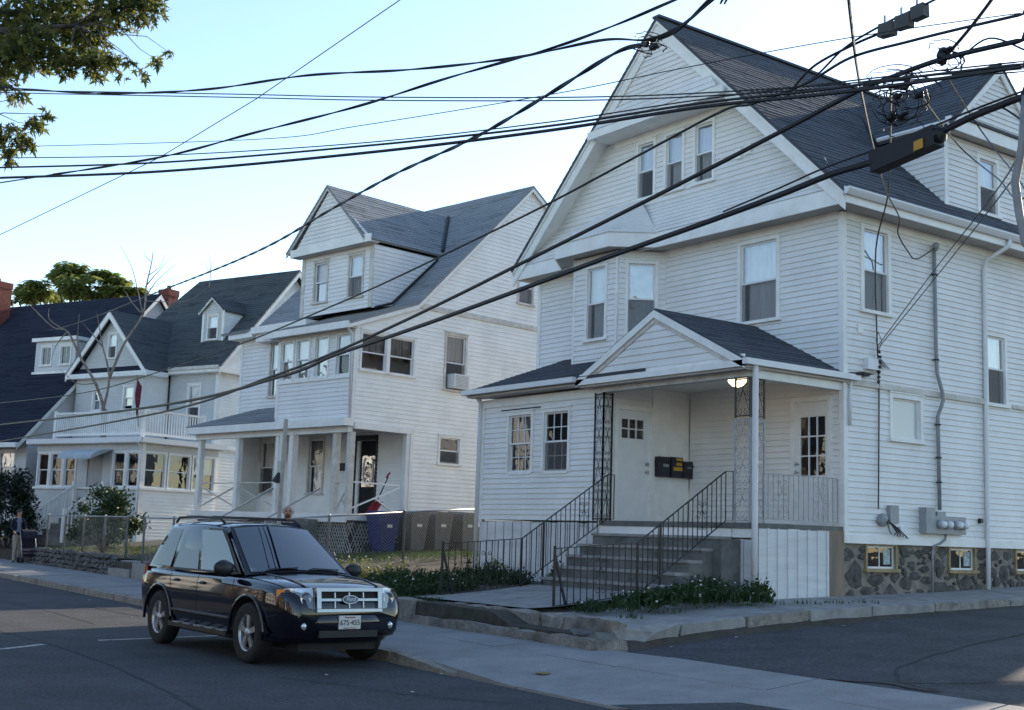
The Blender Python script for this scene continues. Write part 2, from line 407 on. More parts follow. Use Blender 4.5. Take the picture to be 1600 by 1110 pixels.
# ================================================================ ground, road, pavement
KERB = [(-400, 14.0), (-60, 10.3), (-36, 9.35), (-24, 8.85), (-12.4, 7.95), (-5, 7.75), (40, 6.4)]     # road edge y(x)
BACK = [(-400, 16.8), (-60, 12.9), (-42, 11.8), (-32, 11.4), (-24, 10.85), (-17, 10.38), (-12, 10.2), (-5, 10.15), (40, 8.9)]  # back of pavement
kerb_y = lambda x: lin(x, KERB)
back_y = lambda x: lin(x, BACK)
def lot_z(x, y):
    """height of the front gardens and yards"""
    s = y-back_y(x)
    z1 = lin(s, [(0, .50), (.6, .50), (1.4, .53), (2.9, .68), (7, .70), (12.5, .76), (40, 1.3)])
    z2 = lin(s, [(0, .52), (2, .72), (4.5, .96), (6.5, 1.05), (20, 1.3), (40, 1.6)])
    t = min(1, max(0, (-22.2-x)/3.0)); t = t*t*(3-2*t)
    return z1+(z2-z1)*t
def drive_z(y): return lin(y, [(10.0, .13), (11.2, .18), (12.7, .3), (15.9, .46), (20, .63), (30, 1.0), (60, 1.4)])
def grid_sheet(xs, rows, fz):
    """rows: function x -> list of y"""
    vs = []; fs = []; n = len(rows(xs[0]))
    for x in xs:
        for y in rows(x): vs.append((x, y, fz(x, y)))
    for i in range(len(xs)-1):
        for j in range(n-1): fs.append((i*n+j, (i+1)*n+j, (i+1)*n+j+1, i*n+j+1))
    return MB().add(vs, fs)
XS = [-900, -400, -150, -100, -80]+[-70+k*.5 for k in range(0, 117)]+[-12.44, -12.36, -10, -6, 0, 10, 40, 120, 400, 900]
OFF = [-900, -40, -10, -3.2, -.02, .12, .5, 1, 1.5, 2, 2.5, 3, 3.5, 4, 5, 6, 7, 9, 11, 14, 18, 25, 40, 80, 200, 900]
def gz_(x, y):
    s = y-back_y(x)
    if s < 0: return -.12
    if x > -12.4: return drive_z(y)-.06
    if x > -14.35: return min(lot_z(x, y), lin(y, [(10.6, .40), (11.8, .45), (12.7, .51), (14.4, .605), (15.9, .655), (20, .755), (25, .95), (30, 1.1)])-.06)
    return lot_z(x, y)+.02*noise.noise(V3((x*1.3, y*1.3, 0)))
g = grid_sheet(XS, lambda x: [back_y(x)+o for o in OFF], gz_).build('ground', 'soil', smooth=False); struct(g)

# road sheet
g = grid_sheet([-400, -150, -80, -60, -48, -36, -30, -24, -18, -12.4, -8, -5, 10, 40, 120], lambda x: [-9, -3, 0, 3, 6, kerb_y(x)],
               lambda x, y: .03*0).build('road', 'asphalt'); struct(g)
ROAD = g
# tar-filled seam and worn paint lines lie on the road sheet
def ribbon(pts, wd, z, jit=.0, seed=0):
    r_ = random.Random(seed); pts = [V3((p[0], p[1], 0)) for p in pts]; dense = []
    for a, b in zip(pts, pts[1:]):
        k = max(2, int((b-a).length/.12))
        dense += [a+(b-a)*i/k for i in range(k)]
    dense.append(pts[-1]); vs = []; fs = []
    for i, p in enumerate(dense):
        d = dense[min(i+1, len(dense)-1)]-dense[max(i-1, 0)]; n_ = V3((-d.y, d.x, 0)).normalized()
        p = p+n_*r_.uniform(-jit, jit); w_ = wd*(r_.uniform(.5, 1.3) if jit else 1)
        zz = z(p.x, p.y) if callable(z) else z
        vs += [(p.x+n_.x*w_/2, p.y+n_.y*w_/2, zz), (p.x-n_.x*w_/2, p.y-n_.y*w_/2, zz)]
        if i: k = 2*i; fs.append((k-2, k-1, k+1, k))
    return MB().add(vs, fs)
ribbon([(-24, 5.1), (-18.4, 4.95), (-16, 5.02), (-13.8, 4.9), (-11.9, 4.68), (-10.4, 4.46), (-6, 4.2)], .035, .004, .02, 3).build('tar_seam', 'crack', ROAD)
ribbon([(-30, 6.9), (-26, 6.8), (-22, 6.75), (-19.5, 6.6)], .03, .004, .03, 31).build('crack', 'crack', ROAD)
ribbon([(-9.6, 7.2), (-10.6, 6.6), (-11.2, 6.5), (-12.3, 6.1)], .02, .004, .03, 32).build('crack', 'crack', ROAD)
ribbon([(-22, 3.4), (-20.4, 3.5), (-19, 3.2)], .10, .004, .05, 33).build('tar_patch', 'crack', ROAD)
ribbon([(-24, 7.9), (-22.4, 7.8), (-21, 7.85)], .09, .004, .05, 34).build('tar_patch', 'crack', ROAD)
ribbon([(-15.6, 3.2), (-16.05, 4.35), (-16.5, 4.95)], .10, .004).build('paint_line', 'paint', ROAD)
ribbon([(-16.85, 5.75), (-17.0, 6.7), (-17.2, 7.95)], .10, .004).build('paint_line', 'paint', ROAD)

# kerb of granite lengths, ending where it drops for the driveway
kerb = MB().box(-13, -12.9, 8.06, 8.16, -.1, .02).build('kerb', 'granite'); struct(kerb)
x = -60.; k = 0
while x < -12.2:
    L = rnd.uniform(1.7, 2.5); x1 = min(x+L, -11.75); mb = MB()
    z0 = .125+rnd.uniform(-.01, .012); drop = (x1 > -12.3)
    za, zb = z0, (.03 if drop else z0)
    ya, yb = kerb_y(x), kerb_y(x1); e = .012; w_ = .16
    mb.hexa([(x+e, ya, -.1), (x1-e, yb, -.1), (x1-e, yb+w_, -.1), (x+e, ya+w_, -.1), (x+e, ya+.015, za), (x1-e, yb+.015, zb), (x1-e, yb+w_, zb+.01), (x+e, ya+w_, za+.01)])
    mb.build('kerb_stone', 'granite', kerb); x = x1; k += 1

# pavement slabs, two rows
walk = MB()
def walk_z(x, t):
    """t 0 kerb .. 1 back"""
    d = min(1, max(0, (x+13.4)/1.5)); front = .135*(1-d)+.022*d
    return front+(.195-front)*(t**.8)
cuts = [-60, -55, -50, -46, -42.5, -39, -36, -33.2, -30.4, -27.6, -25, -22.4, -19.9, -17.5, -15.2, -12.9, -10.65, -8.45, -6.3, -4, -1.5, 2, 6, 12, 20]
sw = grid_sheet(cuts, lambda x: [kerb_y(x)+.1, back_y(x)+.14], lambda x, y: -.02).build('pavement', 'slab'); struct(sw)
for a, b in zip(cuts, cuts[1:]):
    for (t0, t1) in ((0, .62), (.62, 1)):
        vs = []
        def wp(xx, t, sk):
            y0 = kerb_y(xx)+(.165 if xx < -12 else .0); y1 = back_y(xx)+(.3 if xx > -11.9 else 0.02)
            x_ = xx-.42*(t-.3)            # joints run slightly oblique to the kerb
            return V3((x_, y0+(y1-y0)*t, walk_z(xx, t)))
        e = .014; q = [wp(a+e, t0+.004, 0), wp(b-e, t0+.004, 0), wp(b-e, t1-.004, 0), wp(a+e, t1-.004, 0)]
        tilt = rnd.uniform(-.006, .006)
        q = [p+V3((0, 0, tilt*(1 if i in (1, 2) else -1))) for i, p in enumerate(q)]
        mb = MB().hexa([(p.x, p.y, p.z-.12) for p in q]+[tuple(p) for p in q])
        mb.build('paving_slab', 'slab', sw)
# iron gas cover in the pavement
mb = MB().lathe([(.085, 0), (.085, .006), (.07, .009), (.068, .006), (.0, .006)], (-10.95, 8.6, walk_z(-10.95, .25)+.004), n=20)
tag(mb.build('valve_cover', mat('rusty_cover', (.22, .15, .06), .7, .3, 20)), 'small round rusty valve cover set in the pavement slab', 'cover')
# asphalt patch in the pavement at the driveway mouth
struct(MB().add([(-8.9, 7.75, .05), (-7.2, 7.75, .05), (-7.6, 8.86, .098), (-8.25, 8.84, .098)], [(0, 1, 2, 3)]).build('asphalt_patch', 'asphalt2'))

# driveway
dv = grid_sheet([-12.4, -12, -11, -9.5, -8, -6, -3, 1, 6, 12], lambda x: [back_y(x)+.31, 10.8, 11.2, 12, 12.7, 14, 15.9, 18, 20, 25, 30, 60],
                lambda x, y: drive_z(y)+.012*noise.noise(V3((x*.6, y*.6, 3)))).build('driveway', 'asphalt2', smooth=True); struct(dv)
dzf = lambda x, y: drive_z(y)+.012*noise.noise(V3((x*.6, y*.6, 3)))+.008
ribbon([(-7.6, 10.9), (-8.3, 11.2), (-8.83, 11.85), (-9.2, 13.2), (-9.47, 14.27), (-9.69, 15.76), (-9.6, 18)], .03, dzf, .03, 9).build('crack', 'crack', dv)
ribbon([(-8.2, 11.1), (-7.8, 11.5), (-7.5, 11.9), (-6.9, 12.4)], .03, dzf, .03, 11).build('crack', 'crack', dv)
ribbon([(-8.9, 10.75), (-8.2, 11.0), (-7.6, 10.85)], .08, dzf, .04, 12).build('crack', 'crack', dv)

# ---- granite edging of the white house's garden, block by block
edge = thing('garden_edging', 'low granite block edging in front of the white porch house', 'stone edging', (-14, 10.4, .2))
def block(x0, x1, y0, y1, z0, z1, m='granite', rough=.02, seed=0, nm='granite_block'):
    r_ = random.Random(seed+int(x0*10)); mb = MB(); nx = max(2, int(abs(x1-x0)/.25)); ny = max(2, int(abs(y1-y0)/.3)); nz = 2
    # subdivided box with knocked edges
    idx = {}
    def vtx(i, j, k):
        key = (i, j, k)
        if key not in idx:
            yy_ = y0+(y1-y0)*j/ny; zt_ = z1(yy_) if callable(z1) else z1; p = V3((x0+(x1-x0)*i/nx, yy_, z0+(zt_-z0)*k/nz))
            on = (i in (0, nx))+(j in (0, ny))+(k == nz)
            p += V3((r_.uniform(-1, 1), r_.uniform(-1, 1), r_.uniform(-1, 1)))*rough*(.5+.5*on)
            if on >= 2: p += (V3(((x0+x1)/2, (y0+y1)/2, (z0+zt_)/2))-p).normalized()*rough
            idx[key] = len(mb.v); mb.v.append(tuple(p-V3((-14, 10.4, 0))))
        return idx[key]
    for i in range(nx):
        for j in range(ny): mb.f.append((vtx(i, j, nz), vtx(i+1, j, nz), vtx(i+1, j+1, nz), vtx(i, j+1, nz)))
        for k in range(nz):
            mb.f.append((vtx(i, 0, k), vtx(i+1, 0, k), vtx(i+1, 0, k+1), vtx(i, 0, k+1)))
            mb.f.append((vtx(i+1, ny, k), vtx(i, ny, k), vtx(i, ny, k+1), vtx(i+1, ny, k+1)))
    for j in range(ny):
        for k in range(nz):
            mb.f.append((vtx(0, j+1, k), vtx(0, j, k), vtx(0, j, k+1), vtx(0, j+1, k+1)))
            mb.f.append((vtx(nx, j, k), vtx(nx, j+1, k), vtx(nx, j+1, k+1), vtx(nx, j, k+1)))
    return mb.build(nm, m, edge)
for a, b in ((-16.45, -14.95), (-14.93, -13.75), (-13.73, -13.1), (-13.08, -11.95)):   # lower step
    block(a, b, back_y((a+b)/2)-.02, back_y((a+b)/2)+.5, .05, .315, 'granite', .014, 1)
for a, b in ((-16.4, -15.85), (-15.83, -15.3), (-15.28, -13.75), (-13.73, -13.2), (-13.18, -12.35)):   # upper row
    block(a, b, back_y((a+b)/2)+.42, back_y((a+b)/2)+.72, .12, .52, 'granite', .022, 2)
for a, b in ((-24.5, -22.9), (-22.88, -20.6), (-20.58, -18.4), (-18.38, -16.47)):     # single high blocks
    block(a, b, back_y((a+b)/2)-.03, back_y((a+b)/2)+.22, .05, .53, 'granite', .02, 3)
edge_t = lambda y: lin(y, [(10.6, .40), (11.8, .45), (12.7, .51), (14.4, .605), (15.9, .655), (20, .755), (25, .95), (30, 1.1)])
ys = [10.75, 11.9, 13.2, 14.5, 15.9, 17.5, 19.6, 22, 25]                                  # edging along the driveway
for i, (a, b) in enumerate(zip(ys, ys[1:])):
    xx = -12.3 if i else -12.28
    block(xx-.14, xx+.03, a+.008, b-.008, drive_z(a)-.15, edge_t, 'concrete' if i not in (2, 5) else 'granite', .012+(.03 if i == 0 else 0), 20+i)
block(-12.95, -12.3, 10.62, 11.1, .1, .46, 'granite', .05, 40)    # broken corner
block(-12.7, -12.15, 10.35, 10.9, .05, .36, 'concrete_dk', .05, 41)
# concrete path to the steps and strip along the house
pth = grid_sheet([-17.35, -16.5, -15.5, -14.35], lambda x: [10.95, 11.5, 12.4, 13.3, 13.6], lambda x, y: lot_z(x, y)+.035).build('path', 'concrete'); struct(pth)
stp = grid_sheet([-14.3, -13.9, -13.2, -12.36], lambda x: [11.0, 11.9, 12.7, 14.4, 15.9, 17.3, 20, 25, 30],
   lambda x, y: edge_t(y)-.012+.05*(-12.36-x)/1.9).build('side_path', 'concrete'); struct(stp)
# ================================================================ white porch house (nearest)
H1 = thing('white_house', 'large white clapboard house with dark steep gable roof and iron-railed front porch', 'house', (-13.89, 17.3, .7))
LW = -8.65; DP = 13.0; EZ = 7.36; RU = -4.33; RZ = 12.22; SL = (RZ-7.62)/4.75
front = Fr((0, 0, 0)); side = Fr((0, 0, 0), (0, 1, 0)); left = Fr((LW, 0, 0), (0, -1, 0)); back = Fr((0, DP, 0), (-1, 0, 0))
def roof_z(u): return RZ-SL*abs(u-RU)
# --- main walls
big = (-2.47, -1.41, 5.62, 7.22); d2 = (-1.16, -.24, 1.86, 4.14)
f_holes = [hole(*big), hole(*d2)]
siding(H1, front, [(LW, 1.69), (0, 1.69), (0, EZ), (LW, EZ)], f_holes+[(-3.74, -3.7, 1.8, 4.3), (-6.9, -4.46, 4.4, EZ)], single=True)
sw1 = (.46, 1.31, 5.66, 7.24); sw2 = (4.18, 4.93, 4.33, 5.76); sw3 = (1.23, 2.2, 3.44, 4.28); sw4 = (8.0, 8.8, 5.66, 7.2); sw5 = (8.0, 8.8, 2.9, 4.2)
siding(H1, side, [(0, 1.69), (DP, 1.69), (DP, EZ), (0, EZ)], [hole(*q) for q in (sw1, sw2, sw3, sw4, sw5)], single=True)
siding(H1, left, [(-DP, 1.69), (0, 1.69), (0, EZ), (-DP, EZ)], [])
siding(H1, back, [(0, 1.69), (-LW, 1.69), (-LW, EZ), (-LW+LW/2, EZ)] and [(0, 1.69), (-LW, 1.69), (-LW, EZ), (0, EZ)], [])
# corner boards, water table, band
for nm, mb in (('corner_board', MB().fbox(front, -.075, .03, 1.6, EZ, -.02, .03).fbox(side, -.0295, .075, 1.6, EZ, -.02, .0295)),
               ('corner_board', MB().fbox(front, LW-.03, LW+.08, 1.69, EZ, -.02, .03)),
               ('water_table', MB().fbox(side, 0, DP, 1.60, 1.74, -.02, .045).fbox(front, LW, 0, 1.6, 1.72, -.02, .02)),
               ('frieze', MB().fbox(side, .08, DP, EZ-.13, EZ+.03, 0, .03).fbox(front, LW, -.08, EZ-.13, EZ+.03, 0, .029))):
    mb.build(nm, 'trim', H1)
mb = MB().fbox(side, .06, 4.1, 4.31, 4.39, 0, .06).fbox(side, .06, 4.1, 4.39, 4.42, 0, .035).fbox(side, 5.05, DP, 4.31, 4.39, 0, .06)
mb.build('belt_course', 'trim_old', H1)
# --- windows of the main walls
window(H1, front, *big, cur='white', cur_lo='white', lo='glass', meet=.5)
window(H1, side, *sw1, cur='white', cur_lo='white', meet=.5)
window(H1, side, *sw2, cur='white', cur_lo='pat', meet=.52)
window(H1, side, *sw4, cur='white'); window(H1, side, *sw5, cur='white')
window(H1, side, *sw3, single=True, up='frosted', cur=None, screen=False, label='frosted square window')
# --- cornice and gutters
OV = .42
mb = MB()
mb.box(LW-OV, OV, -OV, 0, EZ+.02, EZ+.05)                       # soffit front
mb.box(0, OV, 0, DP+.3, EZ+.02, EZ+.05); mb.box(LW-OV, LW, 0, DP+.3, EZ+.02, EZ+.05)
mb.build('soffit', 'soffit', H1)
mb = MB()
mb.box(LW-OV, OV, -OV-.03, -OV, EZ, EZ+.15); mb.box(LW-OV, OV-.02, -OV-.015, -OV+.02, EZ+.15, EZ+.30)
mb.box(OV, OV+.03, -OV-.03, DP+.3, EZ, EZ+.15)
mb.build('fascia', 'trim', H1)
mb = MB()                                                       # ogee gutter on the right eave
prof = [(.035, .13), (.035, .25), (.15, .25), (.15, .22), (.12, .17), (.09, .13)]
for y0, y1 in ((-OV-.1, DP+.3),):
    vs = [(OV+a, y0, EZ+b) for a, b in prof]+[(OV+a, y1, EZ+b) for a, b in prof]; k = len(prof)
    mb.add(vs, [tuple(range(k-1, -1, -1)), tuple(range(k, 2*k))]+[(i, (i+1) % k, k+(i+1) % k, k+i) for i in range(k)])
mb.build('gutter', 'alu', H1)
def pipe(root, pts, r, m='alu', nm='downspout', n=8, straps=()):
    o = MB().tube(pts, r, n).build(nm, m, root, smooth=True)
    for s_ in straps:
        MB().lathe([(r*1.6, -.012), (r*1.6, .012)], s_, n=10).build('strap', 'iron', o)
    return o
pipe(H1, [(OV+.08, 4.35, EZ+.12), (OV+.07, 4.32, EZ+.0), (.10, 4.2, EZ-.22), (.06, 4.17, EZ-.4), (.06, 4.12, 4), (.07, 4.08, 1.7), (.07, 4.06, .76)], .045)
# --- main roof
L_ = math.hypot(4.75, RZ-7.62)
VR = V3((-(4.75), 0, RZ-7.62)).normalized(); VL = V3((4.75, 0, RZ-7.62)).normalized()
rr = Fr((OV, -OV-.085, 7.62), (0, 1, 0), VR); rl = Fr((LW-OV, DP+.4, 7.62), (0, -1, 0), VL)
RL = DP+.4+OV+.1
shingles(H1, rr, [(0, -.05), (RL, -.05), (RL, L_), (0, L_)], 'roof', thick=.05)
shingles(H1, rl, [(0, -.05), (RL, -.05), (RL, L_), (0, L_)], 'roof', thick=.05)
MB().prism(Fr((RU, -OV-.1, RZ), (0, 1, 0), (0, 0, 1)), [(0, -.02), (RL, -.02), (RL, .03), (0, .03)], -.1, .1).build('ridge_cap', 'roof', H1)
# bargeboards
def rake(root, fr, a, b, wd, n0, n1, m='trim', nm='bargeboard'):
    """board below the line a-b in frame plane"""
    d = (b[0]-a[0], b[1]-a[1]); L = math.hypot(*d)
    MB().prism(fr, [(a[0], a[1]-wd), (b[0], b[1]-wd), b, a] if d[0] > 0 else [(b[0], b[1]-wd), (a[0], a[1]-wd), a, b], n0, n1).build(nm, m, root)
gp = Fr((0, -OV-.05, 0))
rake(H1, gp, (RU, RZ-.06), (OV, 7.56), .33, -.03, .0); rake(H1, gp, (LW-OV, 7.56), (RU, RZ-.06), .33, -.03, .0)
rake(H1, gp, (RU, RZ-.04), (OV, 7.58), .1, 0.001, .03, nm='rake_moulding'); rake(H1, gp, (LW-OV, 7.58), (RU, RZ-.04), .1, 0.001, .03, nm='rake_moulding')
# rake soffit between boards and attic wall
for sgn in (1, -1):
    q = [(RU, -OV-.05, RZ-.2), (RU+sgn*4.75, -OV-.05, 7.43), (RU+sgn*4.75, .02, 7.43), (RU, .02, RZ-.2)]
    MB().add(q, [(0, 1, 2, 3)]).build('rake_soffit', 'trim', H1)
# attic wall
aw = [(-5.40, -4.79, 8.6, 9.88), (-4.55, -3.94, 8.6, 9.88), (-3.70, -3.09, 8.6, 9.88)]
uz = lambda z: (RZ-.12-z)/SL
at0 = 7.6; at1 = 10.05
siding(H1, front, [(RU-uz(at0)+.02, at0), (RU+uz(at0)-.02, at0), (RU+uz(at1), at1), (RU-uz(at1), at1)], [hole(*q) for q in aw], single=True)
for i, q in enumerate(aw): window(H1, front, *q, cw=.07, cur='white', cur_lo=None if i == 0 else 'white', up='glass_hi', meet=.5)
MB().fbox(front, RU-1.75, RU+1.95, 9.9, 10.05, 0, .04).build('frieze', 'trim', H1)
# flared foot of the attic wall over the cornice
fl = Fr((0, -OV+.0, EZ+.31), (1, 0, 0), (0, OV, .75)); fh = math.hypot(OV, .75)
for mb in courses(fl, [(LW-OV+.1, 0), (OV-.12, 0), (-.38, fh), (LW+.38, fh)], [], .107): mb.build('clapboard', 'siding', H1)
# projecting gable peak
pk = Fr((0, -OV-.0, 0)); z0 = 10.32
siding(H1, pk, [(RU-uz(z0)+.1, z0), (RU+uz(z0)-.1, z0), (RU, RZ-.3)], [], name='peak_siding')
fk = Fr((0, -OV-.17, 10.22), (1, 0, 0), (0, .17, .42))
o = joined(courses(fk, [(RU-uz(10.22)+.12, 0), (RU+uz(10.22)-.12, 0), (RU+uz(10.55)-.15, .45), (RU-uz(10.55)+.15, .45)], [], .15, .02)).build('peak_flare', 'siding', H1)
mb = MB().box(RU-uz(10.12)+.05, RU+uz(10.12)-.05, -OV-.2, -OV-.15, 10.03, 10.2); mb.box(RU-uz(10.12)+.1, RU+uz(10.12)-.1, -OV-.15, 0, 10.05, 10.08)
mb.build('shelf_cornice', 'trim', H1)
mb = MB().fbox(front, -2.5, -2.36, 8.86, 9.06, 0, .07).fbox(front, -2.27, -2.12, 8.9, 9.1, 0, .05); mb.build('wall_vent', 'trim', H1)
# back gable
bz = 7.5
siding(H1, back, [(-RU-uz(bz), bz), (-RU+uz(bz), bz), (-RU, RZ-.15)], [])
# --- bay window on the second floor
bA, bB, bC, bD = V3((-6.95, 0, 0)), V3((-6.4, -.8, 0)), V3((-5.05, -.8, 0)), V3((-4.46, 0, 0))
bz0, bz1 = 4.55, EZ
ffront = Fr(bB, (1, 0, 0)); bw = (.38, 1.08, 5.58, 7.17)
siding(H1, ffront, [(0, bz0), (1.35, bz0), (1.35, bz1), (0, bz1)], [hole(*bw)], name='bay_siding')
window(H1, ffront, *bw, cw=.07, cur='white', cur_lo='white')
fr_ = Fr(bC, (bD-bC)); Lr = (bD-bC).length; bw2 = (.16, .84, 5.62, 7.17)
siding(H1, fr_, [(0, bz0), (Lr, bz0), (Lr, bz1), (0, bz1)], [hole(*bw2)], name='bay_siding')
window(H1, fr_, *bw2, cw=.07, cur='pat', cur_lo='pat')
fl_ = Fr(bA, (bB-bA)); Ll = (bB-bA).length
siding(H1, fl_, [(0, bz0), (Ll, bz0), (Ll, bz1), (0, bz1)], [], name='bay_siding')
mb = MB()
for c in (bB, bC): mb.tube([(c.x, c.y, bz0), (c.x, c.y, bz1)], .04, 6)
mb.build('bay_corner_board', 'trim', H1)
# bay cornice + hipped cap of boards
e0, e1, e2, e3 = V3((-7.35, -OV, 0)), V3((-6.6, -1.2, 0)), V3((-4.88, -1.2, 0)), V3((-4.28, -OV, 0))
mb = MB()
for p, q in ((e0, e1), (e1, e2), (e2, e3)):
    f_ = Fr(p, (q-p)); mb.fbox(f_, -.005, (q-p).length+.005, EZ, EZ+.15, -.03, .0); mb.fbox(f_, 0.0, (q-p).length, EZ+.15, EZ+.3, -.05, -.015)
mb.build('bay_fascia', 'trim', H1)
MB().add([(*e0.xy, EZ+.03), (*e1.xy, EZ+.03), (*e2.xy, EZ+.03), (*e3.xy, EZ+.03), (-4.4, 0, EZ+.03), (-7, 0, EZ+.03)], [(5, 4, 3, 2, 1, 0)]).build('bay_soffit', 'soffit', H1)
zt = EZ+.3; tp = V3((-5.25, -.02, 8.62)); tl = V3((-6.2, -.02, 8.62))
mb = MB()
def tri_courses(a, b, c, d):
    """quad a-b (bottom) c-d (top) -> boards"""
    U = (b-a).normalized(); Nn = U.cross((d-a)).normalized(); Vv = Nn.cross(U); f_ = Fr(a, U, Vv)
    loc = lambda p: ((p-a).dot(U), (p-a).dot(Vv))
    poly = [loc(a), loc(b), loc(c)]+([loc(d)] if (d-c).length > .01 else [])
    return joined(courses(f_, poly, [], .11, .014))
for a, b, c, d in ((e1, e2, tp, tl), (e2, e3, tp, tp), (e0, e1, tl, tl)):
    a, b = V3((*a.xy, zt)), V3((*b.xy, zt)); t_ = tri_courses(a, b, c, d); mb.add(t_.v, t_.f)
mb.build('bay_cap', 'siding', H1)['kind'] = 'stuff'
# --- right dormer
du = -.08; dv0, dv1, dvc = 3.13, 6.17, 4.65; dz1 = 9.5; dap = 11.22
df = Fr((du, 0, 0), (0, 1, 0)); dw = (4.18, 4.92, 8.12, 9.32)
siding(H1, df, [(dv0, 7.95), (dv1, 7.95), (dv1, dz1), (dv0, dz1)], [hole(*dw)], single=True)
window(H1, df, *dw, cw=.08, cur='white', cur_lo=None)
dg = Fr((du+.22, 0, 0), (0, 1, 0))
siding(H1, dg, [(dv0+.1, dz1+.28), (dv1-.1, dz1+.28), (dvc, dap-.2)], [], name='dormer_peak')
MB().add([(du+.27, dv0-.1, dz1+.02), (du+.27, dv1+.1, dz1+.02), (du-.02, dv1+.1, dz1+.02), (du-.02, dv0-.1, dz1+.02)], [(3, 2, 1, 0)]).build('dormer_soffit', 'soffit', H1)
MB().fbox(df, dv0-.14, dv1+.14, dz1, dz1+.17, .25, .28).fbox(df, dv0-.12, dv1+.12, dz1+.17, dz1+.27, .12, .24).build('dormer_fascia', 'trim', H1)
MB().prism(Fr((du+.2, 0, 0), (0, 1, 0)), [(dv0-.05, dz1+.275), (dv1+.05, dz1+.275), (dv1-.05, dz1+.33), (dv0+.05, dz1+.33)], 0, .08).build('dormer_pent', 'roof', H1)
for v_, sg in ((dv0, -1), (dv1, 1)):
    cf = Fr((0, v_, 0), (1, 0, 0) if sg < 0 else (-1, 0, 0)); ue = RU+(RZ-dz1)/SL
    a = RU+(RZ-8.05)/SL
    poly = [(du, roof_z(du)-.05), (du, dz1), (ue, dz1)] if sg < 0 else [(-ue, dz1), (-du, dz1), (-du, roof_z(du)-.05)]
    if sg < 0: poly = [(ue-.05, dz1), (du-.9, roof_z(du-.9)-.05), (du, roof_z(du)-.05), (du, dz1)]
    siding(H1, cf, poly, [], name='cheek_siding')
MB().fbox(df, dv0-.02, dv0+.09, 7.95, dz1, 0, .03).fbox(df, dv1-.09, dv1+.02, 7.95, dz1, 0, .03).build('dormer_corner_board', 'trim', H1)
hs = (dap-dz1-.1)/(dv1-dvc+.22)
for sg in (-1, 1):
    Vd = V3((0, -sg*1, hs)).normalized(); O_ = V3((du+.3, dvc+sg*(dv1-dvc+.22), dz1+.1))
    Ld = math.hypot(dv1-dvc+.22, dap-dz1-.1)
    if sg < 0: f_ = Fr((-3.6, O_.y, O_.z), (1, 0, 0), Vd); poly = [(3.6-1.45+0, -.03), (3.6+O_.x, -.03), (3.6+O_.x, Ld), (.25, Ld)]
    else: f_ = Fr((O_.x, O_.y, O_.z), (-1, 0, 0), Vd); poly = [(0, -.03), (1.45+O_.x, -.03), (3.35+O_.x, Ld), (0, Ld)]
    shingles(H1, f_, poly, 'roof')
dgp = Fr((du+.25, 0, 0), (0, 1, 0))
rake(H1, dgp, (dv0-.24, dz1+.08), (dvc, dap-.05), .2, 0, .04); rake(H1, dgp, (dvc, dap-.05), (dv1+.24, dz1+.08), .2, 0, .04)
MB().tube([(-1.45, dv0-.22, dz1+.13), (du+.28, dv0-.22, dz1+.12)], .05, 6).build('dormer_gutter', 'alu', H1)
# --- left enclosed room and entrance porch
RF = -2.2; rm0, rm1 = -7.6, -3.74; FZ = 1.87
rf = Fr((0, RF, 0)); rs = Fr((rm1, 0, 0), (0, 1, 0)); rl_ = Fr((rm0, 0, 0), (0, -1, 0))
w1 = (-6.72, -5.84, 2.78, 4.02); w2 = (-5.56, -4.68, 2.78, 4.02); d1 = (-1.94, -.97, 1.86, 4.04)
siding(H1, rf, [(rm0, 1.86), (rm1, 1.86), (rm1, 4.3), (rm0, 4.3)], [hole(*w1), hole(*w2)], single=True, pitch=.104)
siding(H1, rs, [(RF, 1.86), (0, 1.86), (0, 4.5), (RF, 4.5)], [hole(*d1), (-.999, -.0, 1.86, 4.4)], pitch=.104, name='entrance_siding')
MB().fbox(rs, -.98, -.0, 1.86, 4.42, -.01, .004).build('entrance_panel', 'trim', H1)
siding(H1, rl_, [(0, 1.86), (-RF, 1.86), (-RF, 4.3), (0, 4.3)], [], pitch=.104)
window(H1, rf, *w1, cw=.07, mu=(3, 2), ml=(3, 2), cur='pat', cur_lo=None, up='glass', screen=False, sashm='sash', lift=.0, sill=False)
window(H1, rf, *w2, cw=.07, mu=(3, 2), ml=(3, 2), cur=None, cur_lo=None, up='glass', screen=True, sill=False)
MB().fbox(rf, -6.95, -5.62, 4.06, 4.085, .012, .022).build('siding_gap', 'dark', H1)
MB().fbox(rf, rm0-.03, rm0+.07, 1.8, 4.3, 0, .03).build('corner_board', 'trim', H1)
MB().fbox(rf, rm1-.06, rm1+.03, 1.8, 4.3, 0, .03).fbox(rs, RF, RF+.09, 1.87, 4.4, 0, .031).build('corner_board', 'trim', H1)
MB().fbox(rf, rm0, rm1, 4.12+.04, 4.32, 0, .035).build('frieze', 'trim', H1)
pipe(H1, [(rm0+.02, RF-.2, 4.4), (rm0-.04, RF-.06, 4.28), (rm0-.05, RF-.055, 4.1), (rm0-.06, RF-.055, .75)], .045)
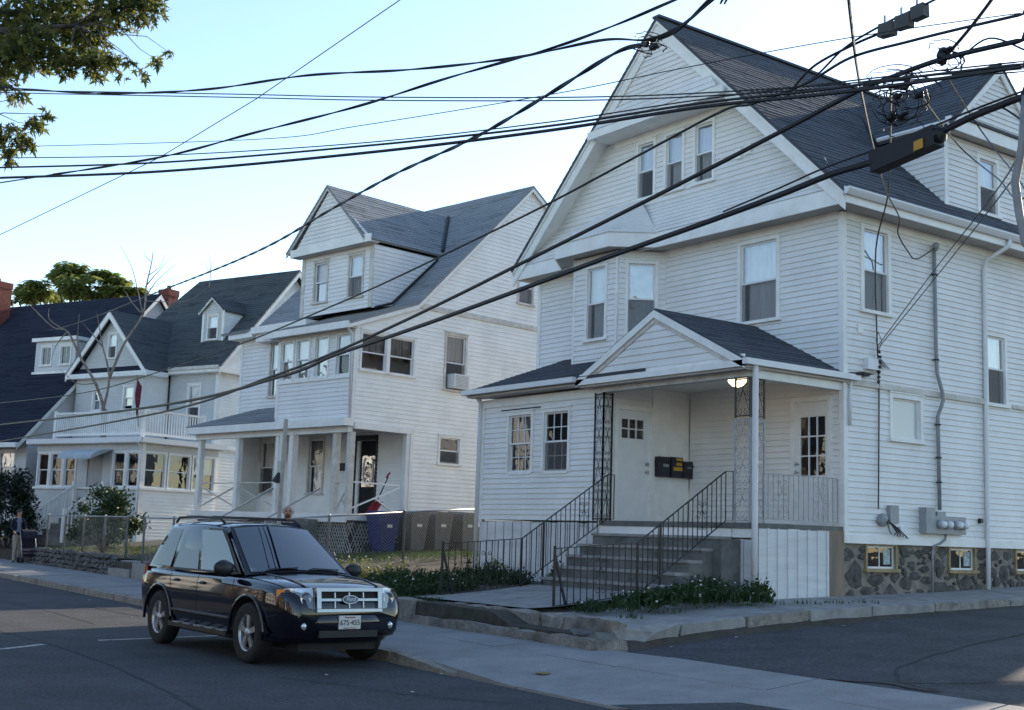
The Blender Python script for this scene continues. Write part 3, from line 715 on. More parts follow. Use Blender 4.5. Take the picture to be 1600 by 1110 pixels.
# skirt of ribbed panels below the room and porch
def skirt(fr, u0, u1, v0, v1, n):
    w_ = (u1-u0)/n
    for i in range(n):
        a = u0+i*w_; mb = MB(); mb.fbox(fr, a+.007, a+w_-.007, v0+rnd.uniform(-.02, .0), v1-rnd.uniform(0, .02), -.02, .006+rnd.uniform(0, .006)); mb.fbox(fr, a+w_-.05, a+w_-.007, v0, v1-.01, .006, .026)
        mb.build('skirt_panel', 'skirt', H1)
MT['skirt'] = mat('skirt_paint', (.64, .64, .64), .55, .08, 2, stretch=(.4, .4, 3), stain=(.36, .36, .37), stain_amt=.4, stain_scale=2.2)
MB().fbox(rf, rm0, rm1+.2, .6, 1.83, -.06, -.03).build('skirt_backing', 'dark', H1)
skirt(rf, rm0, rm1+.2, .62, 1.83, 14)
skirt(Fr((.0, 0, 0), (0, 1, 0)), -2.12, -.42, .6, 1.8, 7)
skirt(Fr((0, -2.2, 0)), -.44, .0, .6, 1.62, 2)
MB().fbox(side, -.42, -.2, .6, 1.8, -.03, .02).fbox(side, -.195, -.03, .6, 1.8, -.03, .018).build('wood_post', 'wood', H1)
# room + porch roofs
e_y = -2.55; ez = 4.50
slope_l = 5.42-ez; Lv = math.hypot(-e_y, slope_l)
rfr = Fr((rm0-.16, e_y, ez), (1, 0, 0), (0, -e_y, slope_l))
shingles(H1, rfr, [(0, 0), (rm1-rm0+1.6, 0), (rm1-rm0+1.6, Lv), (.0, Lv)], 'roof')
MB().box(rm0-.22, rm1-.4, e_y-.1, e_y+.02, ez-.09, ez+.01).build('gutter', 'alu', H1)
MB().box(rm0-.16, rm1-.3, e_y+.02, RF, ez-.14, ez-.1).build('soffit', 'soffit', H1)
MB().add([(rm0-.16, e_y, ez-.1), (rm0-.16, 0, ez-.1), (rm0-.16, 0, 5.4), (rm0-.16, e_y, ez)], [(0, 1, 2, 3), (3, 2, 1, 0)][:1]).build('roof_end', 'trim', H1)
PU = -2.06; pe0, pe1 = -4.17, .07; pz = 5.55; pez = 4.47; pf = -2.52
hw = PU-pe0; ps = (pz-pez)/hw
fR = Fr((pe1, pf, pez), (0, 1, 0), (-hw, 0, pz-pez)); LR = math.hypot(hw, pz-pez)
shingles(H1, fR, [(0, 0), (-pf, 0), (-pf, LR), (0, LR)], 'roof')
fL = Fr((pe0, 0, pez), (0, -1, 0), (hw, 0, pz-pez))
shingles(H1, fL, [(0, 0), (-pf, 0), (-pf, LR), (0, LR)], 'roof')
pg = Fr((0, pf+.04, 0))
siding(H1, pg, [(pe0+.25, pez+.06), (pe1-.25, pez+.06), (PU, pz-.1)], [], .125, name='porch_gable')
rake(H1, Fr((0, pf-.0, 0)), (pe0, pez-.02), (PU, pz-.03), .13, 0, .03); rake(H1, Fr((0, pf-.0, 0)), (PU, pz-.03), (pe1, pez-.02), .13, 0, .03)
rake(H1, Fr((0, pf+.02, 0)), (pe0+.2, pez-.02), (PU, pz-.13), .11, 0, .015, 'trim_old'); rake(H1, Fr((0, pf+.02, 0)), (PU, pz-.13), (pe1-.2, pez-.02), .11, 0, .015, 'trim_old')
mb = MB().box(pe0, pe1, pf-.03, pf+.03, pez-.12, pez-.015); mb.box(pe0+.05, pe1-.05, pf+.03, pf+.06, pez-.02, pez+.09)
mb.build('porch_fascia', 'trim', H1)
MB().box(pe0+.03, pe1-.03, pf+.03, RF+.1, pez-.16, pez-.12).build('porch_soffit', 'soffit', H1)
MB().box(rm1, pe1-.14, RF-.1, RF+.06, 4.22, 4.31).build('porch_beam', 'trim_old', H1)
MB().box(-.16, -.02, RF+.06, -.02, 4.2, 4.42).build('porch_beam', 'trim', H1)
MB().box(rm1+.0, -.02, RF+.06, -.005, 4.42, 4.45).build('porch_ceiling', 'trim', H1)
MB().box(pe1-.02, pe1+.09, pf-.04, .28, pez-.09, pez+.01).build('gutter', 'alu', H1)
MB().box(-.02, pe1, pf, .05, pez-.13, pez-.095).build('soffit', 'soffit', H1)
pipe(H1, [(.09, RF-.1, pez-.05), (.06, RF-.06, 4.2), (.05, RF-.055, 2), (.05, RF-.05, .68)], .05)
pipe(H1, [(.07, .12, pez-.09), (.055, .1, 4.1), (.05, .1, 3.6)], .03)
# dirt in the gutter end
MB().blob((.1, .3, 4.5), .12, .25, .03, 3, .4).build('gutter_debris', 'flash', H1)
# porch floor
MB().box(rm1, -.0, RF-.06, -.02, 1.78, FZ).build('porch_floor', 'concrete_dk', H1)
MB().box(rm1, -.47, RF-.04, RF, 1.63, 1.775).box(-.45, .01, RF-.035, RF+.03, 1.63, 1.775).build('floor_fascia', 'trim', H1)
# concrete steps
tr = [(-2.6, 1.64), (-2.9, 1.445), (-3.19, 1.25), (-3.47, 1.055), (-3.75, .86), (-4.0, .72)]
prev = RF-.04
for i, (yy, zz) in enumerate(tr):
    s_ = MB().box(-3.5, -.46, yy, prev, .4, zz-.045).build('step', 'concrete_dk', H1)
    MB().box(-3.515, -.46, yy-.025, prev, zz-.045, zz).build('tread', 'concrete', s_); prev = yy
MB().box(-.455, -.28, -2.66, RF-.04, .5, 1.6).build('step_cheek', 'concrete_dk', H1)
# doors
def door(root, fr, u0, u1, v0, v1, lights, lz0, lz1, lu, knob_u, nm='door'):
    cw = .09
    d_ = MB().fbox(fr, u0, u0+cw, v0, v1, -.04, .03).fbox(fr, u1-cw, u1, v0, v1, -.04, .03).fbox(fr, u0+cw, u1-cw, v1-cw, v1, -.04, .03).build(nm, 'trim', root)
    a, b = u0+cw, u1-cw; mb = MB(); n0, n1 = -.035, .0
    mb.fbox(fr, a, lu[0], v0, v1-cw, n0, n1); mb.fbox(fr, lu[1], b, v0, v1-cw, n0, n1); mb.fbox(fr, lu[0], lu[1], v0, lz0, n0, n1); mb.fbox(fr, lu[0], lu[1], lz1, v1-cw, n0, n1)
    nx, ny = lights
    for k in range(1, nx): x_ = lu[0]+(lu[1]-lu[0])*k/nx; mb.fbox(fr, x_-.012, x_+.012, lz0, lz1, n0+.004, n1-.002)
    for k in range(1, ny): z_ = lz0+(lz1-lz0)*k/ny; mb.fbox(fr, lu[0], lu[1], z_-.012, z_+.012, n0+.005, n1-.003)
    mb.build('door_leaf', MT['sash'], d_)
    MB().add([fr.p(lu[0], lz0, -.02), fr.p(lu[1], lz0, -.02), fr.p(lu[1], lz1, -.02), fr.p(lu[0], lz1, -.02)], [(0, 1, 2, 3)]).build('pane', 'glass', d_)
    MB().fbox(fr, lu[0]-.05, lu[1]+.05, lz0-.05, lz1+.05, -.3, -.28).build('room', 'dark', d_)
    for zz in (v0+.95, v0+1.1):
        MB().lathe([(.012, 0), (.014, .03), (.032, .045), (.034, .06), (.02, .075)], fr.p(knob_u, zz, 0), fr.N, 12).build('knob', 'galv', d_, True)
    MB().fbox(fr, a, b, v0-.02, v0+.015, -.03, .06).build('threshold', 'iron', d_)
    return d_
door(H1, rs, *d1, (3, 2), 3.42, 3.78, (-1.75, -1.2), -1.13)
door(H1, front, *d2, (3, 3), 2.75, 3.78, (-.95, -.4), -1.01)
# letterboxes
for i, (a, b, z0_, z1_) in enumerate(((-.9, -.63, 2.74, 3.12), (-.58, -.29, 2.74, 3.13), (-.26, -.02, 2.74, 3.06))):
    mb = MB().prism(Fr((rm1, 0, 0), (0, 1, 0)), [(a, z0_), (b, z0_), (b+.01, z1_-.08), (b, z1_), (a, z1_), (a-.01, z1_-.08)], .005, .13)
    mb.fbox(rs, a-.015, b+.015, z1_-.1, z1_-.07, .005, .16)
    t = mb.build('letterbox', MT.setdefault('lbox', mat('letterbox_black', (.015, .016, .025), .35, .2, 5)))
    t.location = H1.location-V3((0, 0, .7))
    tag(t, ('black metal letterbox beside the white front door, nearest the door', 'black letterbox with a yellow notice stuck on, middle of the three', 'lowest black letterbox, next to the porch corner')[i], 'letterbox', 'letterboxes by the front door')
    lm = MT.setdefault('ylabel', mat('yellow_label', (.5, .27, .03), .6, .15)); wmt = MT['trim']
    if i == 1:
        MB().fbox(rs, a+.12, b-.02, 2.97, 3.11, .131, .136).build('notice', lm, t); MB().fbox(rs, a+.05, b-.01, 2.87, 2.94, .131, .136).build('notice', lm, t)
    else:
        MB().fbox(rs, a+.1, b-.03, 2.93, 2.985, .131, .134).build('notice', 'meter', t)
# ceiling lamp (lit)
lp = thing('porch_lamp', 'lit round glass ceiling lamp under the porch roof', 'lamp', (-15.12, 15.98, 4.41), zbase=False)
MB().lathe([(.13, -.02), (.14, -.0)], n=20).build('lamp_base', 'galv', lp)
MB().lathe([(.02, -.19), (.09, -.17), (.15, -.11), (.165, -.05), (.165, -.02)], n=20).build('lamp_shade', emit_mat('lamp_glow', (1, .8, .5), 2.5), lp, True)
# --- wrought iron
def spiral(c, r, a0, turns, U, V, k=14):
    return [c+(U*math.cos(a0+turns*2*math.pi*i/k)+V*math.sin(a0+turns*2*math.pi*i/k))*(r*(1-.72*i/k)) for i in range(k+1)]
def lyre(mb, fr, uc, w_, v0, v1, r=.006):
    """ornamental panel: pointed arch with scrolls"""
    h = v1-v0; U, V = fr.U, fr.V
    for s_ in (-1, 1):
        P = lambda a, b: fr.p(uc+s_*a*w_/2, v0+b*h, 0)
        mb.tube([P(.95, .12), P(.75, .25), P(.45, .45), P(.12, .64), P(.02, .72)], r, 4)
        mb.tube([P(.02, .72), P(.15, .8), P(.3, .9)]+spiral(P(.55, .88), w_*.17, math.pi if s_ > 0 else 0, -.95*s_, U, V), r, 4)
        mb.tube(spiral(P(.55, .62), w_*.16, math.pi*.9 if s_ > 0 else math.pi*.1, s_*.9, U, V), r, 4)
        mb.tube(spiral(P(.5, .1), w_*.2, math.pi/2, s_*1.0, U, V), r, 4)
        mb.tube(spiral(P(.82, .45), w_*.13, math.pi/2, -s_*.8, U, V, 10), r, 4)
    mb.lathe([(.0, -.03), (.014, 0), (.0, .03)], fr.p(uc, v0+.68*h), fr.V, 6)
def iron_col(fr, u0, u1, v0, v1, m, nseg, bars=True, parent=None, nm='iron_column'):
    mb = MB()
    for u in (u0, u1): mb.fbox(fr, u-.013, u+.013, v0, v1, -.013, .013)
    mb.fbox(fr, u0, u1, v0+.02, v0+.04, -.01, .01); mb.fbox(fr, u0, u1, v1-.04, v1-.02, -.01, .01)
    hs_ = (v1-v0-.06)/nseg
    for i in range(nseg): lyre(mb, fr, (u0+u1)/2, (u1-u0)-.03, v0+.03+i*hs_, v0+.03+(i+1)*hs_)
    return mb.build(nm, m, parent or H1)
cf1 = Fr((0, RF+.05-.12, 0)); iron_col(cf1, -3.90, -3.66, FZ, 4.22, 'iron', 4)
iron_col(Fr((-3.66, 0, 0), (0, 1, 0)), RF-.07, RF+.14, FZ, 4.22, 'iron', 4)
# corner column: black above, flaking white below
cfa = Fr((0, RF-.03, 0)); cfb = Fr((-.08, 0, 0), (0, 1, 0))
iron_col(cfa, -.40, -.08, FZ, 3.55, 'iron_w', 3); iron_col(cfb, RF-.0, RF+.3, FZ, 3.55, 'iron_w', 3)
iron_col(cfa, -.40, -.08, 3.56, 4.22, 'iron', 1); iron_col(cfb, RF-.0, RF+.3, 3.56, 4.22, 'iron', 1)
def rail(pts, h, m, fr_dir, nm='railing', orn=(), step=.125, bot=.1, posts=()):
    """top rail through pts (local 3d), balusters hanging to pts - h"""
    mb = MB(); pts = [V3(p) for p in pts]
    for a, b in zip(pts, pts[1:]): mb.bar(a, b, .032, .012)
    L = 0
    for (a, b), hh in zip(zip(pts, pts[1:]), h):
        d = b-a; n_ = max(1, int(round(d.length/step)))
        lo_a, lo_b = a-V3((0, 0, hh[0])), b-V3((0, 0, hh[1]))
        mb.bar(lo_a, lo_b, .025, .01)
        for i in range(n_+1):
            t = i/n_; p = a+d*t; q = lo_a+(lo_b-lo_a)*t
            mb.bar(q, p, .012, .012)
    for p, q in posts: mb.bar(p, q, .03, .03)
    for fr, uc, w_, v0, v1 in orn: lyre(mb, fr, uc, w_, v0, v1, .005)
    return mb.build(nm, m, H1)
def stair_rail(u, u_off=0):
    f_ = Fr((u, 0, 0), (0, -1, 0))
    top = (u, -2.32, 2.69); kn = (u, -4.22, 1.5); en = (u, -5.83, 1.38)
    o = rail([(u, -2.15, 2.70), top, kn], [(.8, .8), (.8, .78)], 'iron', f_, 'stair_railing',
         orn=[(f_, 2.85, .23, 1.72, 2.2)], posts=[((u, -3.75, .62), (u, -3.75, 1.8)), ((u, -4.22, .66), (u, -4.22, 1.5))])
    rail([kn, en], [(.78, .82)], 'iron', f_, 'path_railing', orn=[(f_, 4.95, .26, .72, 1.3)], posts=[((u, -5.83, .46), (u, -5.83, 1.42)), ((u, -5.83, 1.3), (u+.02, -5.6, .5))])
stair_rail(-.52); stair_rail(-3.46)
rail([(-.1, RF+.3, 2.68), (-.1, -.05, 2.68)], [(.74, .74)], 'iron_w', None, 'porch_railing', orn=[(Fr((-.1, 0, 0), (0, 1, 0)), -1.45, .3, 1.97, 2.62), (Fr((-.1, 0, 0), (0, 1, 0)), -.5, .3, 1.97, 2.62)])
# --- fieldstone foundation, stone by stone
fd = Fr((-.03, 0, 0), (0, 1, 0))
bwin = [(.58, 1.42, 1.15, 1.60), (2.96, 3.78, 1.15, 1.6), (5.1, 5.9, 1.15, 1.6)]
found = joined(courses(fd, [(0, .45), (DP, .45), (DP, 1.62), (0, 1.62)], bwin, 3, 0, 0)).build('foundation', 'mortar', H1)
MB().box(LW+.05, -.1, .05, .15, .4, 1.7).box(LW+.05, LW+.15, .1, DP-.1, .4, 1.7).box(LW+.05, -.1, DP-.2, DP-.1, .4, 1.7).build('foundation', 'mortar', H1)
r_ = random.Random(5); placed = []; tries = 0
while len(placed) < 110 and tries < 6000:
    tries += 1; big_ = tries < 900
    a = r_.uniform(.12, .24) if big_ else r_.uniform(.05, .12); b = a*r_.uniform(.5, .95)
    u, v = r_.uniform(.1, 7.2), r_.uniform(.62+b*.5, 1.58-b*.8)
    if any(h[0]-a*.8 < u < h[1]+a*.8 and h[2]-b*.8 < v < h[3]+b for h in bwin): continue
    if any(((u-p[0])/(a+p[2]))**2+((v-p[1])/(b+p[3]))**2 < 1.0 for p in placed): continue
    placed.append((u, v, a, b))
    MB().blob(fd.p(u, v, .0), a, .035, b, tries, .42, 9, 4, fd).build('stone', 'stone', found)
for i, q in enumerate(bwin):
    w_ = window(H1, fd, q[0]-.02, q[1]+.02, q[2], q[3]+.02, cw=.05, single=True, mu=(2, 1), up='glass', cur=None, screen=False, trim='wood_y', cap=False)
    MB().fbox(fd, (q[0]+q[1])/2+.12, (q[0]+q[1])/2+.31, q[2]+.1, q[3]-.09, -.034, -.03).build('notice', mat('paper_%d' % i, (.38, .45, .44), .7, .35, 14), w_)
# --- services on the side wall
pipe(H1, [(.07, 2.55, 7.08), (.07, 2.56, 5.2), (.07, 2.58, 4.75), (.12, 2.66, 4.4), (.12, 2.68, 4.25), (.07, 2.58, 3.95), (.07, 2.59, 2.25)], .035, 'conduit', 'service_conduit',
     straps=((.07, 2.55, 6.6), (.07, 2.56, 5.0), (.07, 2.58, 3.8), (.07, 2.59, 3.2), (.07, 2.59, 2.75)))
MB().lathe([(.045, 0), (.06, .04), (.07, .08), (.05, .13), (.02, .15)], (.09, 2.53, 7.06), (.3, .15, 1), 10).build('weatherhead', 'conduit', H1, True)
mt_ = MB().fbox(side, 2.05, 2.32, 1.82, 2.28, .012, .17).fbox(side, 2.32, 3.3, 1.82, 2.14, .012, .13).fbox(side, 2.45, 2.7, 2.14, 2.22, .012, .12).build('meter_bank', 'meter', H1)
for vv in (2.48, 2.68, 2.98, 3.16):
    o = MB().lathe([(.085, 0), (.085, .05), (.07, .055)], side.p(vv, 1.99, .13), side.N, 18).build('meter_socket', 'meter', mt_)
    MB().lathe([(.068, .05), (.068, .11), (.055, .135), (.02, .145)], side.p(vv, 1.99, .13), side.N, 18).build('meter_glass', mat('meter_dial', (.7, .72, .73), .15, .1, 30), mt_, True)
pipe(H1, [(.08, 2.75, 1.82), (.08, 2.73, 1.72), (.07, 2.6, 1.65), (.05, 2.42, 1.6), (.05, 2.38, 1.5), (.05, 2.37, .72)], .022, 'conduit', 'ground_conduit')
MB().fbox(side, 1.12, 1.36, 1.96, 2.28, .01, .1).build('phone_box', 'meter', H1)
MB().blob(side.p(.95, 2.02, .06), .13, .07, .11, 4, .1, fr=side).build('phone_box', 'conduit', H1)
MB().fbox(side, 1.42, 1.62, 1.76, 1.92, .01, .08).build('phone_box', 'alu', H1)
mb = MB()
for k in range(7):
    a = side.p(1.0+.06*k, 2.05-.03*k, .1); b = side.p(1.15+.08*k, 1.78-.01*k, .09)
    mb.tube([a, (a+b)/2+V3((.05, rnd.uniform(-.1, .1), -.08)), b], .009, 4)
mb.build('loose_cables', 'cable', H1)
MB().fbox(side, .52, .82, 4.62, 4.82, .012, .12).add([side.p(.8, 4.84, .02), side.p(1.05, 4.7, .02), side.p(1.05, 4.66, .18), side.p(.8, 4.84, .16)], [(0, 1, 2, 3)]).build('dryer_vent', 'alu', H1)
MB().fbox(side, .36, .5, 5.25, 5.4, .012, .04).build('wall_plate', 'trim', H1)
MB().fbox(side, 3.85, 3.93, 2.05, 2.14, .012, .08).build('hose_tap', 'iron', H1)
# ================================================================ second white house
H2 = thing('white_house', 'white clapboard house with grey roof, big gabled dormer and open front porch', 'house', (-28.4, 15.8, 1.0), R(9))
W2 = -7.35; D2 = 13.2
f2 = Fr((0, 0, 0)); s2 = Fr((0, 0, 0), (0, 1, 0)); rv, rz2 = 6.38, 11.98
P2 = .118
# right gable side
pair = (.16, 2.06, 5.68, 6.74); ac = (3.12, 3.98, 5.47, 7.08); sm = (3.02, 3.88, 3.42, 4.22); upw = (5.93, 6.62, 8.34, 9.4)
side_holes = [hole(*q) for q in (pair, ac, sm, upw)]+[(8.5, 9.3, 5.5, 7), (8.5, 9.3, 2.8, 4.2)]
siding(H2, s2, [(0, 4.3), (D2, 4.3), (D2, 7.62), (2.1, 7.62), (0, 6.85)], side_holes, P2, 'siding2')  # side warmer than the front: warm light put into the colour
siding(H2, s2, [(2.05, 1.75), (D2, 1.75), (D2, 4.3), (2.05, 4.3)], side_holes, P2, 'siding2')
siding(H2, s2, [(2.15, 7.75), (D2-2.1+1.6, 7.75), (rv, rz2-.1)], side_holes, P2, 'siding2')
MB().fbox(s2, 2.1, D2, 7.6, 7.72, 0, .05).fbox(s2, 2.1, D2, 7.72, 7.75, 0, .03).build('belt_course', 'trim_old', H2)
MB().fbox(f2, -.1, .03, 4.2, 6.85, -.02, .03).build('corner_board', 'trim', H2)
MB().fbox(s2, -.0, .07, 4.2, 6.85, -.02, .029).build('corner_board', 'trim', H2)
MB().fbox(s2, 2.02, 2.12, 1.75, 4.3, -.02, .03).build('corner_board', 'trim', H2)
# side windows
for a, b in ((.16, 1.11), (1.11, 2.06)):
    window(H2, s2, a, b, 5.68, 6.74, cw=.06, cur='pat', cur_lo=None, up='glass', lo='glass', screen=False, meet=.48)
wa = window(H2, s2, *ac, cw=.07, cur='white', cur_lo=None, up='glass_hi', trim='trim_old')
acu = MB().fbox(s2, 3.3, 3.86, 5.53, 5.92, -.2, .28)
o = acu.build('air_conditioner', 'alu'); o.location = H2.location-V3((0, 0, 1.0)); o.rotation_euler = H2.rotation_euler
tag(o, 'white air conditioner sticking out of an upper window of the white house', 'air conditioner')
q = MB()
for k in range(9): q.fbox(s2, 3.34, 3.82, 5.56+k*.038, 5.575+k*.038, .281, .288)
g_ = q.build('grille', 'meter', o); g_['kind'] = 'stuff'
window(H2, s2, *sm, cw=.07, cur=None, up='glass', lo='glass', screen=True)
window(H2, s2, *upw, cw=.06, cur='white', cur_lo='white', up='glass_hi', trim='trim_old')
window(H2, s2, 8.5, 9.3, 5.5, 7); window(H2, s2, 8.5, 9.3, 2.8, 4.2)
# box above the porch
bx0 = -3.35
bwins = [(-3.28, -2.62), (-2.56, -1.9), (-1.72, -1.06), (-.78, -.12)]
siding(H2, f2, [(bx0, 4.3), (0, 4.3), (0, 5.5), (bx0, 5.5)], [], P2, 'siding')
siding(H2, f2, [(bx0, 5.5), (0, 5.5), (0, 6.85), (bx0, 6.85)], [hole(a, b, 5.56, 6.68) for a, b in bwins], P2, 'siding')
MB().fbox(f2, bx0, -.1, 5.46, 5.52, 0, .05).build('belt', 'trim', H2)
MB().fbox(f2, bx0, -.1, 6.68, 6.85, 0, .03).build('frieze', 'trim', H2)
for i, (a, b) in enumerate(bwins):
    window(H2, f2, a, b, 5.54, 6.67, cw=.05, cur='white' if i != 3 else None, cur_lo='white' if i < 3 else None, up='glass_hi', lo='glass_hi' if i < 3 else 'glass', screen=False, sill=False, cap=False, trim='trim')
l2 = Fr((bx0, 0, 0), (0, -1, 0)); siding(H2, l2, [(-1.2, 4.3), (0, 4.3), (0, 6.85), (-1.2, 7.2)], [], P2, 'siding')
MB().fbox(f2, bx0-.03, bx0+.08, 4.3, 6.75, -.02, .03).build('corner_board', 'trim', H2)
# second floor wall left of the box
m2 = Fr((0, 1.2, 0)); lw = (-5.55, -4.85, 5.35, 7.05)
siding(H2, m2, [(W2+.3, 4.4), (bx0, 4.4), (bx0, 7.3), (W2+.3, 7.3)], [hole(*lw)], P2, 'siding')
window(H2, m2, *lw, cw=.07, cur='white', cur_lo='white', up='glass_hi', lo='glass_hi', screen=False, trim='trim_old')
ll = Fr((W2+.3, 0, 0), (0, -1, 0)); siding(H2, ll, [(-D2, 1.75), (-1.2, 1.75), (-1.2, 7.3), (-D2, 7.3)], [], P2, 'siding2')
MB().fbox(m2, W2+.27, W2+.38, 4.4, 7.3, 0, .03).build('corner_board', 'trim', H2)
# little bay cornice with black flat top
MB().box(-5.95, -3.2, .72, 1.25, 7.22, 7.42).build('bay_cornice', 'trim', H2)
MB().box(-5.85, -3.3, .85, 1.22, 6.98, 7.22).build('bay_frieze', 'siding', H2)
MB().add([(-5.95, .72, 7.43), (-3.2, .72, 7.43), (-2.7, 1.9, 7.8), (-5.2, 2.0, 7.8)], [(0, 1, 2, 3)]).build('bay_roof', 'flash', H2)
MB().box(W2+.1, -5.97, .8, 1.25, 7.16, 7.34).build('eave', 'trim', H2)
MB().fbox(Fr((0, 1.2, 0)), W2+.3, bx0, 7.0, 7.3, -.02, .02).build('frieze', 'trim', H2)
# back & main body closure
siding(H2, Fr((0, D2, 0), (-1, 0, 0)), [(0, 1.75), (-W2, 1.75), (-W2, 7.3), (0, 7.3)], [], P2, 'siding2')
# roof: steep upper slope, flatter apron
UPv = Fr((W2-.25, 2.0, 7.72), (1, 0, 0), (0, rv-2.0, rz2-7.72)); Lu = math.hypot(rv-2.0, rz2-7.72)
shingles(H2, UPv, [(0, 0), (-W2+.37, 0), (-W2+.37, Lu), (0, Lu)], 'roof2', pitch=.14)
ap = Fr((W2-.25, -.3, 6.88), (1, 0, 0), (0, 2.3, .84)); La = math.hypot(2.3, .84)
shingles(H2, ap, [(-W2+.25+bx0-.25, 0), (-W2+.37, 0), (-W2+.37, La), (-W2+.25+bx0-1.3, La)], 'roof2', pitch=.14)
ap2 = Fr((W2-.25, .75, 7.36), (1, 0, 0), (0, 1.28, .38)); Lb = math.hypot(1.28, .38)
shingles(H2, ap2, [(0, 0), (1.35, 0), (-W2+.25+bx0, Lb), (0, Lb)], 'roof2', pitch=.14)
bkf = Fr((.12, D2+.1, 7.5), (-1, 0, 0), (0, -(D2+.1-rv), rz2-7.5)); Lk = math.hypot(D2+.1-rv, rz2-7.5)
shingles(H2, bkf, [(0, 0), (-W2+.37, 0), (-W2+.37, Lk), (0, Lk)], 'roof2', pitch=.14)
sg2 = Fr((.08, 0, 0), (0, 1, 0))
rake(H2, sg2, (2.0, 7.68), (rv, rz2-.02), .16, 0, .035); rake(H2, sg2, (rv, rz2-.02), (D2+.1, 7.46), .16, 0, .035)
rake(H2, sg2, (-.3, 6.86), (2.0, 7.68), .14, 0, .035)
MB().box(bx0-.3, .1, -.36, -.28, 6.72, 6.9).build('eave_fascia', 'trim', H2)
MB().box(bx0-.25, .08, -.28, 0, 6.74, 6.77).build('eave_soffit', 'soffit', H2)
pipe(H2, [(-.02, -.33, 6.8), (-.03, -.08, 6.6), (-.02, -.05, 4.2)], .035)
# gabled dormer
dv = 1.3; q0, q1, qc = -4.28, -1.02, -2.87; dz0, dz1_ = 7.62, 9.38; dap2 = 11.3
dfr = Fr((0, dv, 0)); dws = [(-3.72, -3.02, 7.98, 9.22), (-2.12, -1.4, 7.96, 9.22)]
siding(H2, dfr, [(q0, dz0), (q1, dz0), (q1, dz1_), (q0, dz1_)], [hole(*a) for a in dws], P2, 'siding')
window(H2, dfr, *dws[0], cw=.06, cur='blind', cur_lo='white', up='glass', lo='glass_hi', screen=False, trim='trim_old')
window(H2, dfr, *dws[1], cw=.06, cur='white', cur_lo='white', up='glass_hi', lo='glass_hi', trim='trim_old')
siding(H2, Fr((0, dv-.25, 0)), [(q0-.05, dz1_+.22), (q1+.05, dz1_+.22), (qc, dap2-.15)], [], P2, 'siding')
MB().box(q0-.2, q1+.2, dv-.32, dv, dz1_, dz1_+.04).build('dormer_soffit', 'soffit', H2)
MB().box(q0-.22, q1+.22, dv-.34, dv-.29, dz1_, dz1_+.22).build('dormer_fascia', 'trim', H2)
MB().fbox(dfr, q0-.02, q0+.14, dz0, dz1_, 0, .03).build('dormer_corner_board', 'trim_old', H2)
MB().fbox(dfr, q1-.14, q1+.02, dz0, dz1_, 0, .03).build('dormer_corner_board', 'trim_old', H2)
roofv = lambda z: 2.0+(z-7.72)/((rz2-7.72)/(rv-2.0))
cr_ = Fr((q1, 0, 0), (0, 1, 0)); siding(H2, cr_, [(dv, 7.6), (2.0, 7.75), (roofv(dz1_), dz1_), (dv, dz1_)], [], P2, 'siding')
cl_ = Fr((q0, 0, 0), (0, -1, 0)); siding(H2, cl_, [(-roofv(dz1_), dz1_), (-2.0, 7.75), (-dv, 7.6), (-dv, dz1_)], [], P2, 'siding')
dh = dap2-dz1_-.15; dwd = (q1-q0)/2+.2
fr_r = Fr((qc+dwd, dv-.35, dz1_+.15), (0, 1, 0), (-dwd, 0, dh)); Ls = math.hypot(dwd, dh)
e0_ = roofv(dz1_+.15)-dv+.36; e1_ = roofv(dap2)-dv+.36
shingles(H2, fr_r, [(0, 0), (e0_, 0), (e1_, Ls), (0, Ls)], 'roof2', pitch=.14)
fr_l = Fr((qc-dwd, dv-.36+e1_, dz1_+.15), (0, -1, 0), (dwd, 0, dh))
shingles(H2, fr_l, [(e1_-e0_, 0), (e1_, 0), (e1_, Ls), (0, Ls)], 'roof2', pitch=.14)
dgp2 = Fr((0, dv-.3, 0)); rake(H2, dgp2, (qc-dwd, dz1_+.15), (qc, dap2), .12, 0, .04); rake(H2, dgp2, (qc, dap2), (qc+dwd, dz1_+.15), .12, 0, .04)
MB().tube([(q1+.03, dv+.1, 7.62), (q1+.04, 2.0, 7.83), (q1+.04, roofv(9.3), 9.36)], .035, 5).build('flashing', 'flash', H2)
MB().tube([(qc+.15, roofv(10.0)-.2, 10.0), (qc+.9, roofv(10.3)-.05, 10.33), (qc+1.75, roofv(9.5)-.0, 9.56)][:0] or [(qc+dwd-.1, roofv(dz1_+.25)-.03, dz1_+.3), (qc+.05, roofv(dap2)-.05, dap2+.02)], .05, 5).build('valley_flashing', 'flash', H2)
# porch
FL2 = 1.97
MB().box(W2, .0, .0, 2.05, 1.85, FL2).build('porch_floor', 'trim_old', H2)
MB().box(W2, .02, -.04, 0.0, 1.74, 1.96).build('floor_fascia', 'trim', H2)
MB().box(.0, .03, -.04, 2.05, 1.8, 1.93).build('floor_fascia', 'trim', H2)
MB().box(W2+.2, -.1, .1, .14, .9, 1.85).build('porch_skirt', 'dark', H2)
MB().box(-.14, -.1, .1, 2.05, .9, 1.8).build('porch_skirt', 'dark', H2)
q = MB()
for k in range(70):
    a = W2+.2+k*.1; q.bar((a, .07, .95), (a+.45, .07, 1.75), .02, .008); q.bar((a+.45, .08, .95), (a, .08, 1.75), .02, .008)
for k in range(16):
    a = .12+k*.1; q.bar((-.06, a, .95), (-.06, a+.4, 1.72), .02, .008); q.bar((-.07, a+.4, .95), (-.07, a, 1.72), .02, .008)
o = q.build('lattice', 'trim_old', H2); o['kind'] = 'stuff'
g2 = Fr((0, 2.05, 0)); wins2 = [(-7.0, -6.2, 2.55, 4.2), (-4.55, -3.75, 2.55, 4.2)]; dr = (-2.42, -1.35, FL2, 4.18)
